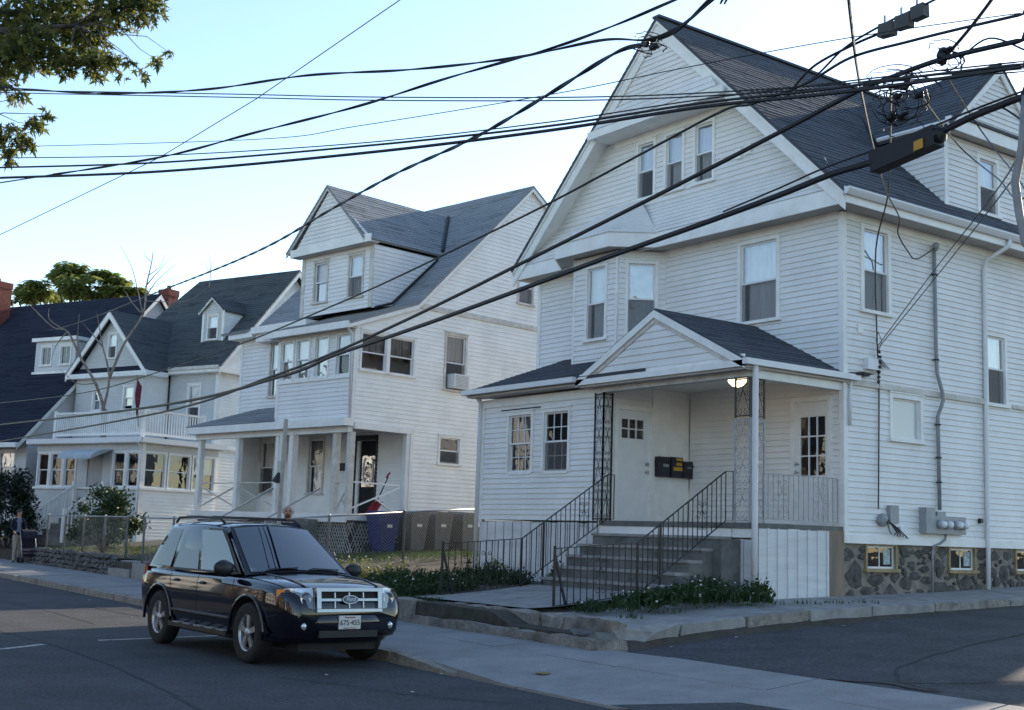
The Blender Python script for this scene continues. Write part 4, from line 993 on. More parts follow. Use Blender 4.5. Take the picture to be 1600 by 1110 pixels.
siding(H2, g2, [(W2+.1, FL2), (0, FL2), (0, 4.3), (W2+.1, 4.3)], [hole(*a) for a in wins2]+[hole(*dr)], P2, 'siding2')
window(H2, g2, *wins2[0], cw=.07, cur='white', up='glass', trim='trim_old')
wb = window(H2, g2, *wins2[1], cw=.07, cur='pat', cur_lo='white', up='glass', lo='glass', screen=False, trim='trim_old')
# storm door: black frame, oval etched light
dd = MB().fbox(g2, dr[0], dr[0]+.13, dr[2], dr[3], -.05, .04).fbox(g2, dr[1]-.07, dr[1], dr[2], dr[3], -.05, .04).fbox(g2, dr[0]+.13, dr[1]-.07, dr[3]-.13, dr[3], -.05, .04).build('storm_door', 'iron', H2, label='black storm door with etched glass')
MB().fbox(g2, dr[0]+.15, dr[0]+.27, dr[2], dr[3]-.15, -.03, .02).build('side_light', 'trim', dd)
MB().fbox(g2, dr[0]+.28, dr[1]-.08, dr[2], dr[3]-.15, -.06, -.04).build('door_leaf', 'dark', dd)
MB().fbox(g2, dr[0]+.36, dr[1]-.14, 2.75, 3.62, -.04, -.03).build('pane', 'glass_hi', dd)
for sg in (-1, 1):
    pts = [g2.p((dr[0]+dr[1])/2+.1+sg*(.1+.12*math.cos(t)), 3.2+.36*math.sin(t), -.02) for t in [R(-70+k*14) for k in range(11)]]
    MB().tube(pts, .022, 5).build('etching', 'trim', dd)
MB().lathe([(.02, 0), (.035, .03), (.0, .06)], g2.p(dr[0]+.33, 2.95, .0), g2.N, 8).build('handle', 'galv', dd)
MB().fbox(g2, -3.0, -2.78, 3.2, 3.42, .02, .05).build('number_plate', 'iron', H2)
MB().box(W2+.05, -.05, -.05, .1, 4.05, 4.22).build('porch_beam', 'trim', H2)
MB().box(-.12, .03, .1, 2.05, 4.15, 4.32).build('porch_beam', 'trim', H2)
MB().box(W2+.1, -.1, .1, 2.0, 4.24, 4.28).build('porch_ceiling', 'soffit', H2)
MB().box(W2-.2, 0.08, -.28, -.05, 4.2, 4.4).build('porch_eave', 'trim', H2)
pr = Fr((W2-.2, -.28, 4.42), (1, 0, 0), (0, 1.5, .62)); Lp = math.hypot(1.5, .62)
shingles(H2, pr, [(0, 0), (-W2+.2+bx0, 0), (-W2+.2+bx0, Lp), (1.6, Lp)], 'roof2', pitch=.14)
prl = Fr((W2-.2, 2.2, 4.42), (0, -1, 0), (1.6, 0, .62)); Lpl = math.hypot(1.6, .62)
shingles(H2, prl, [(0, 0), (2.48, 0), (.95, Lpl), (0, Lpl)], 'roof2', pitch=.14)
for i, uu in enumerate((-7.2, -5.2, -3.25, -2.55, -.68, -.08)):
    w_ = .15 if i not in (3,) else .17
    MB().box(uu-w_/2, uu+w_/2, .02-.04*(i == 3), .17, 1.96, 4.06).build('porch_post', 'trim' if i not in (4, 5) else 'trim_old', H2)
MB().box(-.16, .0, 1.9, 2.06, 1.96, 4.2).build('porch_post', 'trim', H2)
# makeshift rails
def braced(a, b, z0, z1):
    q_ = [((a, .1, z1), (b, .1, z1)), ((a, .11, z0), (b, .11, z1-.1)), ((a, .12, z1-.12), (b, .12, z0))]
    for p, r_ in q_: MB().bar(p, r_, .045, .03).build('rail', 'trim_old', H2)
braced(-7.1, -5.3, 2.1, 2.78); braced(-5.1, -3.35, 2.1, 2.78); braced(-.6, -.15, 2.05, 2.75)
for p, r_ in (((-.05, .2, 2.78), (-.05, 1.75, 2.76)), ((-.05, .1, 2.08), (-.05, 1.75, 2.7)), ((-.05, 1.55, 2.06), (-.05, .95, 2.38))):
    MB().bar(p, r_, .05, .035).build('rail', 'trim', H2)
for p, r_ in (((-2.6, -.05, 2.35), (-.9, -1.2, 2.3)),): pass
# dark stone base under the side
MB().fbox(s2, 2.1, D2, .8, 1.75, -.06, -.03).build('foundation', 'mortar', H2)
# handrails by the porch steps
for k, x_ in enumerate((-3.2, -1.1)):
    MB().tube([(x_, -1.7, .85), (x_, -1.7, 1.75), (x_, -.05, 2.6)], .022, 6).build('step_handrail', 'galv', H2)
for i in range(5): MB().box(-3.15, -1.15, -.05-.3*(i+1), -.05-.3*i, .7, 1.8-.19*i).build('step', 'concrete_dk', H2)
# ================================================================ grey house with glazed sun porch
H3 = thing('grey_house', 'grey sided house with charcoal roof, glazed sun porch and white deck railing', 'house', (-43.5, 15.9, 1.05), R(20.5))
f3 = Fr((0, 0, 0)); s3 = Fr((0, 0, 0), (0, 1, 0)); P3 = .12
SPW = -5.85
# sun porch walls below and above its windows
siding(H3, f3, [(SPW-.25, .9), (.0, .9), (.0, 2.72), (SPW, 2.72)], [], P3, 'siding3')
siding(H3, s3, [(0, .9), (3.6, .9), (3.6, 2.72), (0, 2.72)], [], P3, 'siding2')  # right wall cream, front grey: the warm light is in the colour
MB().fbox(f3, SPW-.05, .06, 2.72, 2.8, -.1, .08).build('sill_board', 'trim', H3)
MB().fbox(s3, -.05, 3.65, 2.72, 2.8, -.1, .08).build('sill_board', 'trim', H3)
MB().fbox(f3, SPW, .03, 4.1, 4.36, -.1, .03).build('frieze', 'siding3', H3)
MB().fbox(s3, 0.0, 3.6, 4.1, 4.36, -.1, .03).build('frieze', 'siding3', H3)
fw = [(-5.78, -5.06), (-5.04, -4.28), (-4.26, -3.5), (-1.55, -.82), (-.8, -.08)]
for a, b in fw: window(H3, f3, a, b, 2.8, 4.1, cw=.07, cur=None, cur_lo=None, up='glass', lo='glass', screen=False, sill=False, cap=False)
siding(H3, f3, [(-3.48, 2.8), (-1.57, 2.8), (-1.57, 4.1), (-3.48, 4.1)], [(-2.9, -2.05, 2.0, 4.0)], P3, 'siding3')
MB().fbox(f3, -2.9, -2.05, 2.0, 4.0, -.05, -.02).build('door', 'sash_dk', H3)
fs_ = [(.08, 1.12), (1.18, 2.28), (2.34, 3.5)]
for i, (a, b) in enumerate(fs_): window(H3, s3, a, b, 2.8, 4.1, cw=.07, cur='white' if i == 2 else None, cur_lo=None, up='glass', lo='glass', screen=False, sill=False, cap=False)
MB().box(-.12, .04, -.04, .1, .9, 4.36).build('corner_board', 'trim', H3)
# eave of the sun porch, flat deck
MB().box(SPW-.25, .25, -.28, 3.7, 4.36, 4.44).build('deck', 'trim', H3)
MB().box(SPW-.28, .28, -.34, -.28, 4.38, 4.56).build('gutter', 'alu', H3)
MB().box(.25, .31, -.28, 3.75, 4.38, 4.56).build('gutter', 'alu', H3)
pipe(H3, [(.0, -.3, 4.4), (.02, -.12, 4.25), (.02, -.07, 3.9), (.03, -.07, 1.1)], .035)
def balustrade(p, q, z0, z1, n):
    p = V3(p); q = V3(q)
    MB().bar(p+V3((0, 0, z1)), q+V3((0, 0, z1)), .09, .07).build('hand_rail', 'trim', H3)
    MB().bar(p+V3((0, 0, z0)), q+V3((0, 0, z0)), .07, .09).build('bottom_rail', 'trim', H3)
    for i in range(n+1):
        c = p+(q-p)*i/n; MB().bar(c+V3((0, 0, z0)), c+V3((0, 0, z1)), .038, .038).build('baluster', 'trim', H3)
balustrade((-4.95, .05, 0), (-.12, .05, 0), 4.72, 5.52, 42); balustrade((-.12, .1, 0), (-.12, 2.85, 0), 4.72, 5.55, 22)
for c in ((-4.97, .05), (-.12, .05), (-.12, 2.9)): MB().box(c[0]-.06, c[0]+.06, c[1]-.06, c[1]+.06, 4.44, 5.62).build('newel_post', 'trim', H3)
# flag on the corner post
fl = thing('flag', 'dark furled flag on a short pole at the white deck railing', 'flag', H3.location+Matrix.Rotation(R(20.5), 3, 'Z') @ V3((-.2, -.1, 4.2)), R(20.5), zbase=False)
MB().tube([(0, 0, -.3), (.02, -.25, 1.5)], .015, 6).build('flag_pole', 'wood', fl)
q = MB(); vs = []; fs = []
for i in range(9):
    for j in range(4):
        vs.append((.03+.07*j+.02*math.sin(i*1.1+j), -.22-.05*math.sin(j*1.4+i*.5), 1.45-.17*i-.12*j*(1-i/14)))
        if i and j: a = i*4+j; fs.append((a-5, a-4, a, a-1))
MB().add(vs, fs).build('flag_cloth', mat('flag_cloth', (.05, .03, .07), .8, .5, 5, hue=(.25, .02, .05)), fl)
# main body: front bay with gable, wing
A0, A1, AV = -7.0, -2.82, 2.4; BV = 3.5; B1 = -.12; E3 = 7.2
fa = Fr((0, AV, 0)); aws = [(-5.95, -5.4, 5.9, 6.75), (-4.15, -3.5, 5.9, 6.85)]
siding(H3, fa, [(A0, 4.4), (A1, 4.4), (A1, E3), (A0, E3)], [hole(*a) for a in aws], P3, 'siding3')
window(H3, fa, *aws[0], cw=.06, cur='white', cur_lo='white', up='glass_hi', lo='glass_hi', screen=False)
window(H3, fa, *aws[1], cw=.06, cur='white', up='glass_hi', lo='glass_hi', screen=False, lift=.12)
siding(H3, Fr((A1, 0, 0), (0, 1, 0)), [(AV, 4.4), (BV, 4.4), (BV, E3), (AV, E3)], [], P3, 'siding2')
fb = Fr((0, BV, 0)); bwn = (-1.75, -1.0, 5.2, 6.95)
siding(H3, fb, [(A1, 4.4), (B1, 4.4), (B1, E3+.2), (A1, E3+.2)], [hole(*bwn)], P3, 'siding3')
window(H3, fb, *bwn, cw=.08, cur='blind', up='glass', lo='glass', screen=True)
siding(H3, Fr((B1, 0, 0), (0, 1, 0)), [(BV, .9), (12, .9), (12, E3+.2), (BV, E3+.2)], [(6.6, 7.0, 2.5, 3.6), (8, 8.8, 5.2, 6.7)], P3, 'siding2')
window(H3, Fr((B1, 0, 0), (0, 1, 0)), 6.58, 7.02, 2.48, 3.62, cw=.06, cur='white', cur_lo='white', screen=False, single=True)
window(H3, Fr((B1, 0, 0), (0, 1, 0)), 8, 8.8, 5.2, 6.7)
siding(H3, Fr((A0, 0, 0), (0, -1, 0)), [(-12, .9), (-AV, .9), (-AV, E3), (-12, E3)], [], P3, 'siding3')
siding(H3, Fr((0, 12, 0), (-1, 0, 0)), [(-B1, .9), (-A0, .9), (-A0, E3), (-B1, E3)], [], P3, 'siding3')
MB().box(B1-.12, B1+.03, BV-.03, BV+.1, 4.4, E3+.2).build('corner_board', 'trim', H3)
MB().fbox(Fr((B1, 0, 0), (0, 1, 0)), BV+.1, 12, 4.32, 4.44, 0, .04).build('belt_course', 'trim_old', H3)
pipe(H3, [(A1+.06, BV-.06, E3+.1), (A1+.06, BV-.06, 4.5)], .03, 'flash')
# cornices
MB().box(A0-.3, A1+.3, AV-.34, AV, E3-.02, E3+.16).build('cornice', 'trim', H3)
MB().box(A1+.02, A1+.32, AV, BV-.36, E3-.02, E3+.16).build('cornice', 'trim', H3)
MB().box(A1+.02, B1+.32, BV-.36, BV, E3+.12, E3+.3).build('cornice', 'trim', H3)
MB().box(B1, B1+.32, BV, 12, E3+.12, E3+.3).build('cornice', 'trim', H3)
MB().box(A1+.34, B1+.36, BV-.44, BV-.36, E3+.24, E3+.36).build('gutter', 'trim_old', H3)
# gable over the front bay
ga = V3((-4.92, 0, 9.85)); gz = E3+.4
gfr = Fr((0, AV-.05, 0)); gw = (-5.2, -4.65, 7.95, 8.98)
siding(H3, gfr, [(A0+.2, gz), (A1-.2, gz), (ga.x, ga.z-.2)], [hole(*gw)], P3, 'siding3')
window(H3, gfr, *gw, cw=.06, cur='white', cur_lo=None, up='glass_hi')
MB().prism(Fr((A0-.25, AV-.3, E3+.16), (1, 0, 0), (0, .3, .28)), [(0, 0), (A1-A0+.5, 0), (A1-A0+.3, .4), (.2, .4)], -.02, .01).build('pent_roof', 'roof4', H3)
hw3 = (A1-A0)/2+.3; hz = ga.z-(E3+.2); Lg = math.hypot(hw3, hz)
gR = Fr((ga.x+hw3, AV-.35, E3+.2), (0, 1, 0), (-hw3, 0, hz)); gL = Fr((ga.x-hw3, 9.0, E3+.2), (0, -1, 0), (hw3, 0, hz))
shingles(H3, gR, [(0, 0), (1.4, 0), (3.4, Lg), (0, Lg)], 'roof3', pitch=.14)
shingles(H3, gL, [(5.0, 0), (9.0-AV+.35, 0), (9.0-AV+.35, Lg), (3.2, Lg)], 'roof3', pitch=.14)
gg = Fr((0, AV-.3, 0)); rake(H3, gg, (ga.x-hw3, E3+.18), (ga.x, ga.z-.02), .3, 0, .05); rake(H3, gg, (ga.x, ga.z-.02), (ga.x+hw3, E3+.18), .3, 0, .05)
# main roof (hipped at the left end)
rdg = 7.2; rzz = 12.0; ev = BV-.36
mf = Fr((A0-.3, ev, E3+.3), (1, 0, 0), (0, rdg-ev, rzz-E3-.3)); Lm = math.hypot(rdg-ev, rzz-E3-.3)
W3 = B1-A0+.7
shingles(H3, mf, [(0, 0), (W3, 0), (W3, Lm), (1.75, Lm)], 'roof3', pitch=.14)
mh = Fr((A0-.3, 12.3, E3+.3), (0, -1, 0), (1.75, 0, rzz-E3-.3)); Lh = math.hypot(1.75, rzz-E3-.3)
shingles(H3, mh, [(0, 0), (12.3-ev, 0), (12.3-rdg, Lh), (12.3-rdg-.1, Lh)], 'roof3', pitch=.14)
mk = Fr((B1+.4, 12.3, E3+.3), (-1, 0, 0), (0, -(12.3-rdg), rzz-E3-.3)); Lk3 = math.hypot(12.3-rdg, rzz-E3-.3)
shingles(H3, mk, [(0, 0), (W3, 0), (W3-1.75, Lk3), (0, Lk3)], 'roof3', pitch=.14)
siding(H3, Fr((B1+.02, 0, 0), (0, 1, 0)), [(ev+.4, E3+.35), (12, E3+.35), (rdg, rzz-.15)], [], P3, 'siding2')
sgr = Fr((B1+.36, 0, 0), (0, 1, 0)); rake(H3, sgr, (ev, E3+.28), (rdg, rzz-.03), .25, 0, .04); rake(H3, sgr, (rdg, rzz-.03), (12.3, E3+.28), .25, 0, .04)
# small dormer
dv3 = 4.25; c0, c1, cc = -1.98, -.82, -1.4; z0_, z1_, za = 8.65, 9.95, 10.5
fdm = Fr((0, dv3, 0)); wdm = (-1.72, -1.1, 8.78, 9.78)
siding(H3, fdm, [(c0, z0_), (c1, z0_), (c1, z1_), (cc, za-.05), (c0, z1_)], [hole(*wdm)], P3, 'siding3')
window(H3, fdm, *wdm, cw=.06, cur='white', cur_lo=None, up='glass_hi')
rvz = lambda z: ev+(z-E3-.3)*(rdg-ev)/(rzz-E3-.3)
siding(H3, Fr((c1, 0, 0), (0, 1, 0)), [(dv3, z0_-.1), (rvz(z1_), z1_), (dv3, z1_)], [], P3, 'siding2')
MB().box(c1-.09, c1+.03, dv3-.03, dv3+.08, z0_, z1_).build('corner_board', 'trim', H3)
MB().box(c0-.03, c0+.09, dv3-.03, dv3+.08, z0_, z1_).build('corner_board', 'trim', H3)
hw4 = (c1-c0)/2+.14
for sg in (1, -1):
    L4 = math.hypot(hw4, .6); d0 = rvz(z1_)-dv3+.15; d1_ = rvz(za)-dv3+.15
    f_ = Fr((cc+hw4, dv3-.15, za-.6), (0, 1, 0), (-hw4, 0, .6)) if sg > 0 else Fr((cc-hw4, dv3-.15+d1_, za-.6), (0, -1, 0), (hw4, 0, .6))
    shingles(H3, f_, [(0, 0), (d0, 0), (d1_, L4), (0, L4)] if sg > 0 else [(d1_-d0, 0), (d1_, 0), (d1_, L4), (0, L4)], 'roof3', pitch=.14)
gd = Fr((0, dv3-.12, 0)); rake(H3, gd, (cc-hw4, za-.62), (cc, za-.02), .1, 0, .03); rake(H3, gd, (cc, za-.02), (cc+hw4, za-.62), .1, 0, .03)
# awning over the entrance
aw_ = MB(); vs = []; n_ = 10
for i in range(n_+1):
    t = i/n_*math.pi/2; y_ = -.05-1.0*math.sin(t); z_ = 3.75+.4*math.cos(t)
    vs += [(-3.3, y_, z_), (-1.5, y_, z_)]
fs = [(2*i, 2*i+1, 2*i+3, 2*i+2) for i in range(n_)]+[tuple(2*i for i in range(n_+1)), tuple(2*i+1 for i in range(n_, -1, -1))]
aw_.add(vs, fs).build('awning', mat('awning_cloth', (.42, .45, .47), .8, .1), H3)
# front stair
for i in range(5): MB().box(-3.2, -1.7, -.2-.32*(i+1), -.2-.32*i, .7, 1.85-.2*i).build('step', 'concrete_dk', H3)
for x_ in (-3.25, -1.65):
    for k, (p, q_) in enumerate((((x_, -.25, 2.85), (x_, -1.8, 1.85)), ((x_, -.25, 2.05), (x_, -1.8, 1.05)))): MB().bar(p, q_, .06, .06).build('hand_rail', 'trim', H3)
    for k in range(11):
        t = k/10; MB().bar((x_, -.25-1.55*t, 2.05-1.0*t), (x_, -.25-1.55*t, 2.85-1.0*t), .035, .035).build('baluster', 'trim', H3)
    MB().box(x_-.06, x_+.06, -1.86, -1.74, .8, 1.98).build('newel_post', 'trim', H3); MB().box(x_-.06, x_+.06, -.3, -.18, 1.8, 3.0).build('newel_post', 'trim', H3)
MB().tube([(B1+.0, -.0, 4.0), (B1, -.0, 4.2)][:0] or [(-1.2, rvz(9.9)-.02+.0, 9.9), (-1.2, rvz(9.9)-.02, 10.2)], .05, 6)
# vent pipe on the roof
MB().lathe([(.05, 0), (.05, .45)], (-6.4, rvz(9.2)+.2, 9.3), n=8).build('vent_pipe', 'flash', H3)

# ================================================================ white house with long dark roof (far left)
H4 = thing('dark_roofed_house', 'white house under a long steep blue black roof with brick chimneys', 'house', (-52.9, 19.5, 1.1), R(24))
s4 = Fr((0, 0, 0), (0, 1, 0))
siding(H4, s4, [(-6.2, .9), (6, .9), (6, 5.0), (0, 11.3), (-6.2, 4.9)], [], .13, 'siding4')
f4 = Fr((-11, -6.85, 4.42), (1, 0, 0), (0, 6.85, 7.1)); L4_ = math.hypot(6.85, 7.1)
shingles(H4, f4, [(-6, 0), (11.2, 0), (11.2, L4_), (-6, L4_)], 'roof4', pitch=.16)
b4 = Fr((.2, 6.6, 4.6), (-1, 0, 0), (0, -6.6, 6.92)); Lb4 = math.hypot(6.6, 6.92)
shingles(H4, b4, [(0, 0), (17, 0), (17, Lb4), (0, Lb4)], 'roof4', pitch=.16)
r4 = Fr((.16, 0, 0), (0, 1, 0)); rake(H4, r4, (-6.85, 4.4), (0, 11.48), .2, 0, .05); rake(H4, r4, (0, 11.48), (6.6, 4.55), .2, 0, .05)
f4w = Fr((0, -6.2, 0)); siding(H4, f4w, [(-17, .9), (0, .9), (0, 4.6), (-17, 4.6)], [(-1.6, -.6, 3.0, 4.2), (-5, -4, 3, 4.2)], .13, 'siding4')
window(H4, f4w, -1.62, -.58, 2.98, 4.22, cur='white', cur_lo='white', screen=False); window(H4, f4w, -5.02, -3.98, 2.98, 4.22, cur='white')
MB().box(-17, .3, -7.0, -6.86, 4.28, 4.46).build('gutter', 'trim', H4)
# shed dormer with two windows
dvv = -3.75; q0, q1 = -2.95, -.55
f5 = Fr((0, dvv, 0)); dww = [(-2.6, -1.95), (-1.45, -.8)]
siding(H4, f5, [(q0, 7.6), (q1, 7.6), (q1, 8.95), (q0, 8.95)], [(a, b, 7.95, 8.75) for a, b in dww], .13, 'siding4')
for a, b in dww: window(H4, f5, a-.02, b+.02, 7.93, 8.77, cw=.06, single=True, mu=(2, 1), cur=None, up='glass', screen=False)
MB().box(q0-.12, q1+.12, dvv-.16, dvv+2.0, 8.95, 9.1).build('dormer_roof', 'trim', H4)
siding(H4, Fr((q1, 0, 0), (0, 1, 0)), [(dvv, 7.6), (-2.6, 8.8), (-2.45, 8.95), (dvv, 8.95)], [], .13, 'siding4')
MB().box(q0-.1, q1+.1, dvv-.06, dvv+.02, 7.5, 7.68).build('dormer_sill', 'trim', H4)
def chimney(root, cx, cy, w_, d_, z0, z1):
    c = MB().box(cx-w_/2+.02, cx+w_/2-.02, cy-d_/2+.02, cy+d_/2-.02, z0, z1-.02).build('chimney', 'mortar', root)
    n = int((z1-z0)/.1); q = MB()
    for i in range(n):
        e = .03 if i >= n-3 else 0; zz = z0+i*.1
        nb = int(w_/.24)
        for j in range(nb):
            a = cx-w_/2-e+(w_+2*e)*j/nb; b = cx-w_/2-e+(w_+2*e)*(j+1)/nb
            q.box(a+.006, b-.006, cy-d_/2-e, cy+d_/2+e, zz+.006, zz+.094)
    o = q.build('bricks', 'brick', c); o['kind'] = 'stuff'
    MB().lathe([(.1, z1-.05), (.1, z1+.2)], (cx, cy, 0), n=10).build('flue', 'brick', c)
chimney(H4, -9.3, -1.0, 1.0, .8, 9.2, 12.5); chimney(H4, -.35, 1.0, .6, .6, 9.6, 11.9)
# ================================================================ parked black SUV
MT.update(
 carpaint=mat('black_car_paint', (.003, .0034, .008), .07, .05, 2, spec=.5, coat=.6),
 carplastic=mat('black_trim_plastic', (.012, .012, .014), .5, .1, 30, bump=.1, bscale=120),
 chrome=mat('chrome', (.34, .35, .37), .14, .03, 4, metal=1.0),
 rimsilver=mat('silver_rim', (.50, .50, .51), .3, .06, 6, metal=.75),
 tyre=mat('tyre_rubber', (.012, .012, .013), .8, .15, 20, bump=.2, bscale=60),
 carglass=glass_mat('car_glass', tint=(.35, .4, .42), refl=.16, rough=.0),
 carglass_dk=glass_mat('tinted_car_glass', tint=(.05, .055, .06), refl=.10),
 lens=glass_mat('lamp_lens', tint=(.95, .97, 1), refl=.12),
 lampbowl=mat('lamp_bowl', (.55, .56, .58), .2, .2, 25, metal=.6),
 amber=mat('amber_lens', (.75, .22, .02), .2, .1, 8, coat=.5),
 red=mat('red_lens', (.35, .01, .01), .2, .1, 8, coat=.5),
 plate=mat('plate_white', (.62, .60, .56), .5, .04, 9),
 platetxt=mat('plate_ink', (.03, .02, .03), .6, .1),
 platered=mat('plate_red_ink', (.3, .03, .03), .6, .1),
 badge=mat('badge_blue', (.008, .02, .07), .25, .1, coat=.5),
 interior=mat('car_interior', (.02, .02, .022), .8, .2, 5),
)
CAR = thing('suv', 'black SUV with chrome grille and silver wheels parked at the kerb', 'car', (-14.96, 7.14, 0), R(1.0))
CAR.scale = (1.0, .90, .95)
def spl(tab, x):
    """smooth interpolation of a table of rows (x, a, b, ...)"""
    n = len(tab)
    for i in range(n-1):
        if x <= tab[i+1][0] or i == n-2:
            t = (x-tab[i][0])/(tab[i+1][0]-tab[i][0]); p0 = tab[max(i-1, 0)]; p1 = tab[i]; p2 = tab[i+1]; p3 = tab[min(i+2, n-1)]
            return [.5*(2*p1[k]+(p2[k]-p0[k])*t+(2*p0[k]-5*p1[k]+4*p2[k]-p3[k])*t*t+(3*p1[k]-p0[k]-3*p2[k]+p3[k])*t**3) for k in range(1, len(p1))]
#        x     w    bot  shoulder top
BT = [(-2.08, .76, .50, .93, .96), (-2.03, .86, .43, .98, 1.0), (-1.90, .895, .36, 1.0, 1.02), (-1.3, .905, .30, 1.01, 1.03), (-.4, .905, .27, 1.01, 1.03),
      (.4, .905, .27, 1.01, 1.04), (.85, .905, .27, 1.0, 1.065), (1.3, .905, .29, .985, 1.06), (1.75, .895, .33, .96, 1.02), (2.0, .86, .35, .92, .97), (2.12, .82, .37, .86, .92), (2.19, .76, .40, .78, .83), (2.22, .70, .44, .70, .72)]
st = [-2.08, -2.06, -2.03, -1.97]+[-1.90+k*.128 for k in range(30)]+[1.95, 2.05, 2.12, 2.16, 2.19, 2.22]
def body_sec(x):
    w_, b, s_, t = spl(BT, x)
    half = [(.55*w_, b-.02), (w_*.9, b), (w_*.965, b+.06), (w_*.985, b+.16), (w_*1.0, b+(s_-b)*.5), (w_*1.003, b+(s_-b)*.66), (w_*.992, s_-.10), (w_*.965, s_-.03), (w_*.90, s_+(t-s_)*.25), (w_*.6, s_+(t-s_)*.8), (w_*.3, t)]
    pts = [(x, -y, z) for y, z in half]+[(x, 0, t+.005)]+[(x, y, z) for y, z in reversed(half)]
    return pts
mb = MB(); secs = [body_sec(x) for x in st]; k = len(secs[0])
for s_ in secs: mb.v += s_
for i in range(len(st)-1):
    for j in range(k): mb.f.append((i*k+j, i*k+(j+1) % k, (i+1)*k+(j+1) % k, (i+1)*k+j))
mb.f.append(tuple(range(k-1, -1, -1))); mb.f.append(tuple((len(st)-1)*k+j for j in range(k)))
tmp = bpy.data.objects.new('tmp', mb.mesh('tmp', 'carpaint', True)); COL.objects.link(tmp)
cuts_ = []
for x_ in (-1.31, 1.31):
    for y_ in (-1, 1):
        c = MB().lathe([(.415, -.25), (.415, .25)], (x_, y_*.86, .37), (0, 1, 0), 32)
        co = bpy.data.objects.new('tmpc', c.mesh('tmpc', 'interior')); COL.objects.link(co); cuts_.append(co)
        bm_ = tmp.modifiers.new('b', 'BOOLEAN'); bm_.operation = 'DIFFERENCE'; bm_.object = co; bm_.solver = 'EXACT'
bpy.context.view_layer.update(); dg = bpy.context.evaluated_depsgraph_get()
bme = bpy.data.meshes.new_from_object(tmp.evaluated_get(dg)); bme.name = 'body'
if len(bme.materials) < 2: bme.materials.append(MT['interior'])
for c in cuts_+[tmp]: bpy.data.objects.remove(c)
for p in bme.polygons:
    n_ = p.normal; c = p.center
    in_arch = any(abs((c.x-x_)**2+(c.z-.37)**2-.415**2) < .02 and abs(c.y) > .58 and abs(n_.y) < .3 for x_ in (-1.31, 1.31)) or (abs(n_.y) > .95 and abs(abs(c.y)-.61) < .02)
    p.material_index = 1 if in_arch else 0; p.use_smooth = not in_arch
if hasattr(bme, 'set_sharp_from_angle'): bme.set_sharp_from_angle(angle=R(35))
body = bpy.data.objects.new('body', bme); COL.objects.link(body); body.parent = CAR
# cabin
GB = dict(fb=(1.02, .80, 1.035), ft=(.12, .62, 1.625), rt=(-1.68, .60, 1.64), rb=(-2.0, .79, 1.0))
def cab(side, a):   # corner
    x_, y_, z_ = GB[a]; return V3((x_, side*y_, z_))
mb = MB(); n_ = 10; rows = []
xs_ = [i/n_ for i in range(n_+1)]
for t in xs_:      # along length, cross sections from belt right over the roof to belt left
    xb = GB['rb'][0]+(GB['fb'][0]-GB['rb'][0])*t; xt = GB['rt'][0]+(GB['ft'][0]-GB['rt'][0])*t
    yb = .79+.02*math.sin(math.pi*t)+.01*t; yt = .60+.03*math.sin(math.pi*t)+.02*t
    zb = 1.0+.035*t; zt = 1.64+.035*math.sin(math.pi*t)-.015*t
    sec = [(xb, -yb, zb), (xb+(xt-xb)*.5, -(yb+(yt-yb)*.46), zb+(zt-zb)*.5), (xt, -yt-.012, zt-.06), (xt, -yt+.03, zt-.015), (xt, -yt*.6, zt+.03), (xt, 0, zt+.045)]
    sec = sec+[(a, -b, c) for a, b, c in reversed(sec[:-1])]; rows.append(sec)
k = len(rows[0])
for s_ in rows: mb.v += s_
for i in range(n_):
    for j in range(k-1): mb.f.append((i*k+j, i*k+j+1, (i+1)*k+j+1, (i+1)*k+j))
mb.f.append(tuple(range(k-1, -1, -1))); mb.f.append(tuple(n_*k+j for j in range(k)))
o = mb.build('cabin', 'carpaint', CAR, True)
if hasattr(o.data, 'set_sharp_from_angle'): o.data.set_sharp_from_angle(angle=R(40))
def patch(q, corners, off, nm, m, parent=CAR, n=1, th=.0):
    """corners in (s,t) of bilinear face q; offset outward"""
    a, b, c, d = q; nn = (b-a).cross(d-a).normalized()
    P = lambda s_, t: (a*(1-s_)+b*s_)*(1-t)+(d*(1-s_)+c*s_)*t+nn*off
    vs = [P(*x) for x in corners]; return MB().add(vs, [tuple(range(len(vs)))]).build(nm, m, parent)
for sd_ in (-1, 1):
    a, b, c, d = cab(sd_, 'rb'), cab(sd_, 'fb'), cab(sd_, 'ft'), cab(sd_, 'rt')
    for v_ in (a, b, c, d): v_.y *= 1.02
    q = (a, b, c, d) if sd_ < 0 else (b, a, d, c)
    mir = (lambda L: L) if sd_ < 0 else (lambda L: [(1-s_, t) for s_, t in reversed(L)])
    lab = '' 
    patch(q, mir([(.05, .10), (.265, .07), (.265, .90), (.09, .90)]), .018, 'quarter_window', 'carglass_dk')
    patch(q, mir([(.305, .06), (.57, .05), (.57, .90), (.38, .91), (.325, .80)]), .020, 'rear_door_window', 'carglass_dk')
    patch(q, mir([(.60, .05), (.95, .04), (.945, .6), (.92, .90), (.60, .90)]), .020, 'front_door_window', 'carglass')
    # window surround
    patch(q, mir([(.288, .02), (.985, .01), (.965, .945), (.36, .95), (.30, .84)]), .012, 'window_surround', 'carplastic')
a, b = cab(-1, 'fb'), cab(1, 'fb'); c, d = cab(1, 'ft'), cab(-1, 'ft')
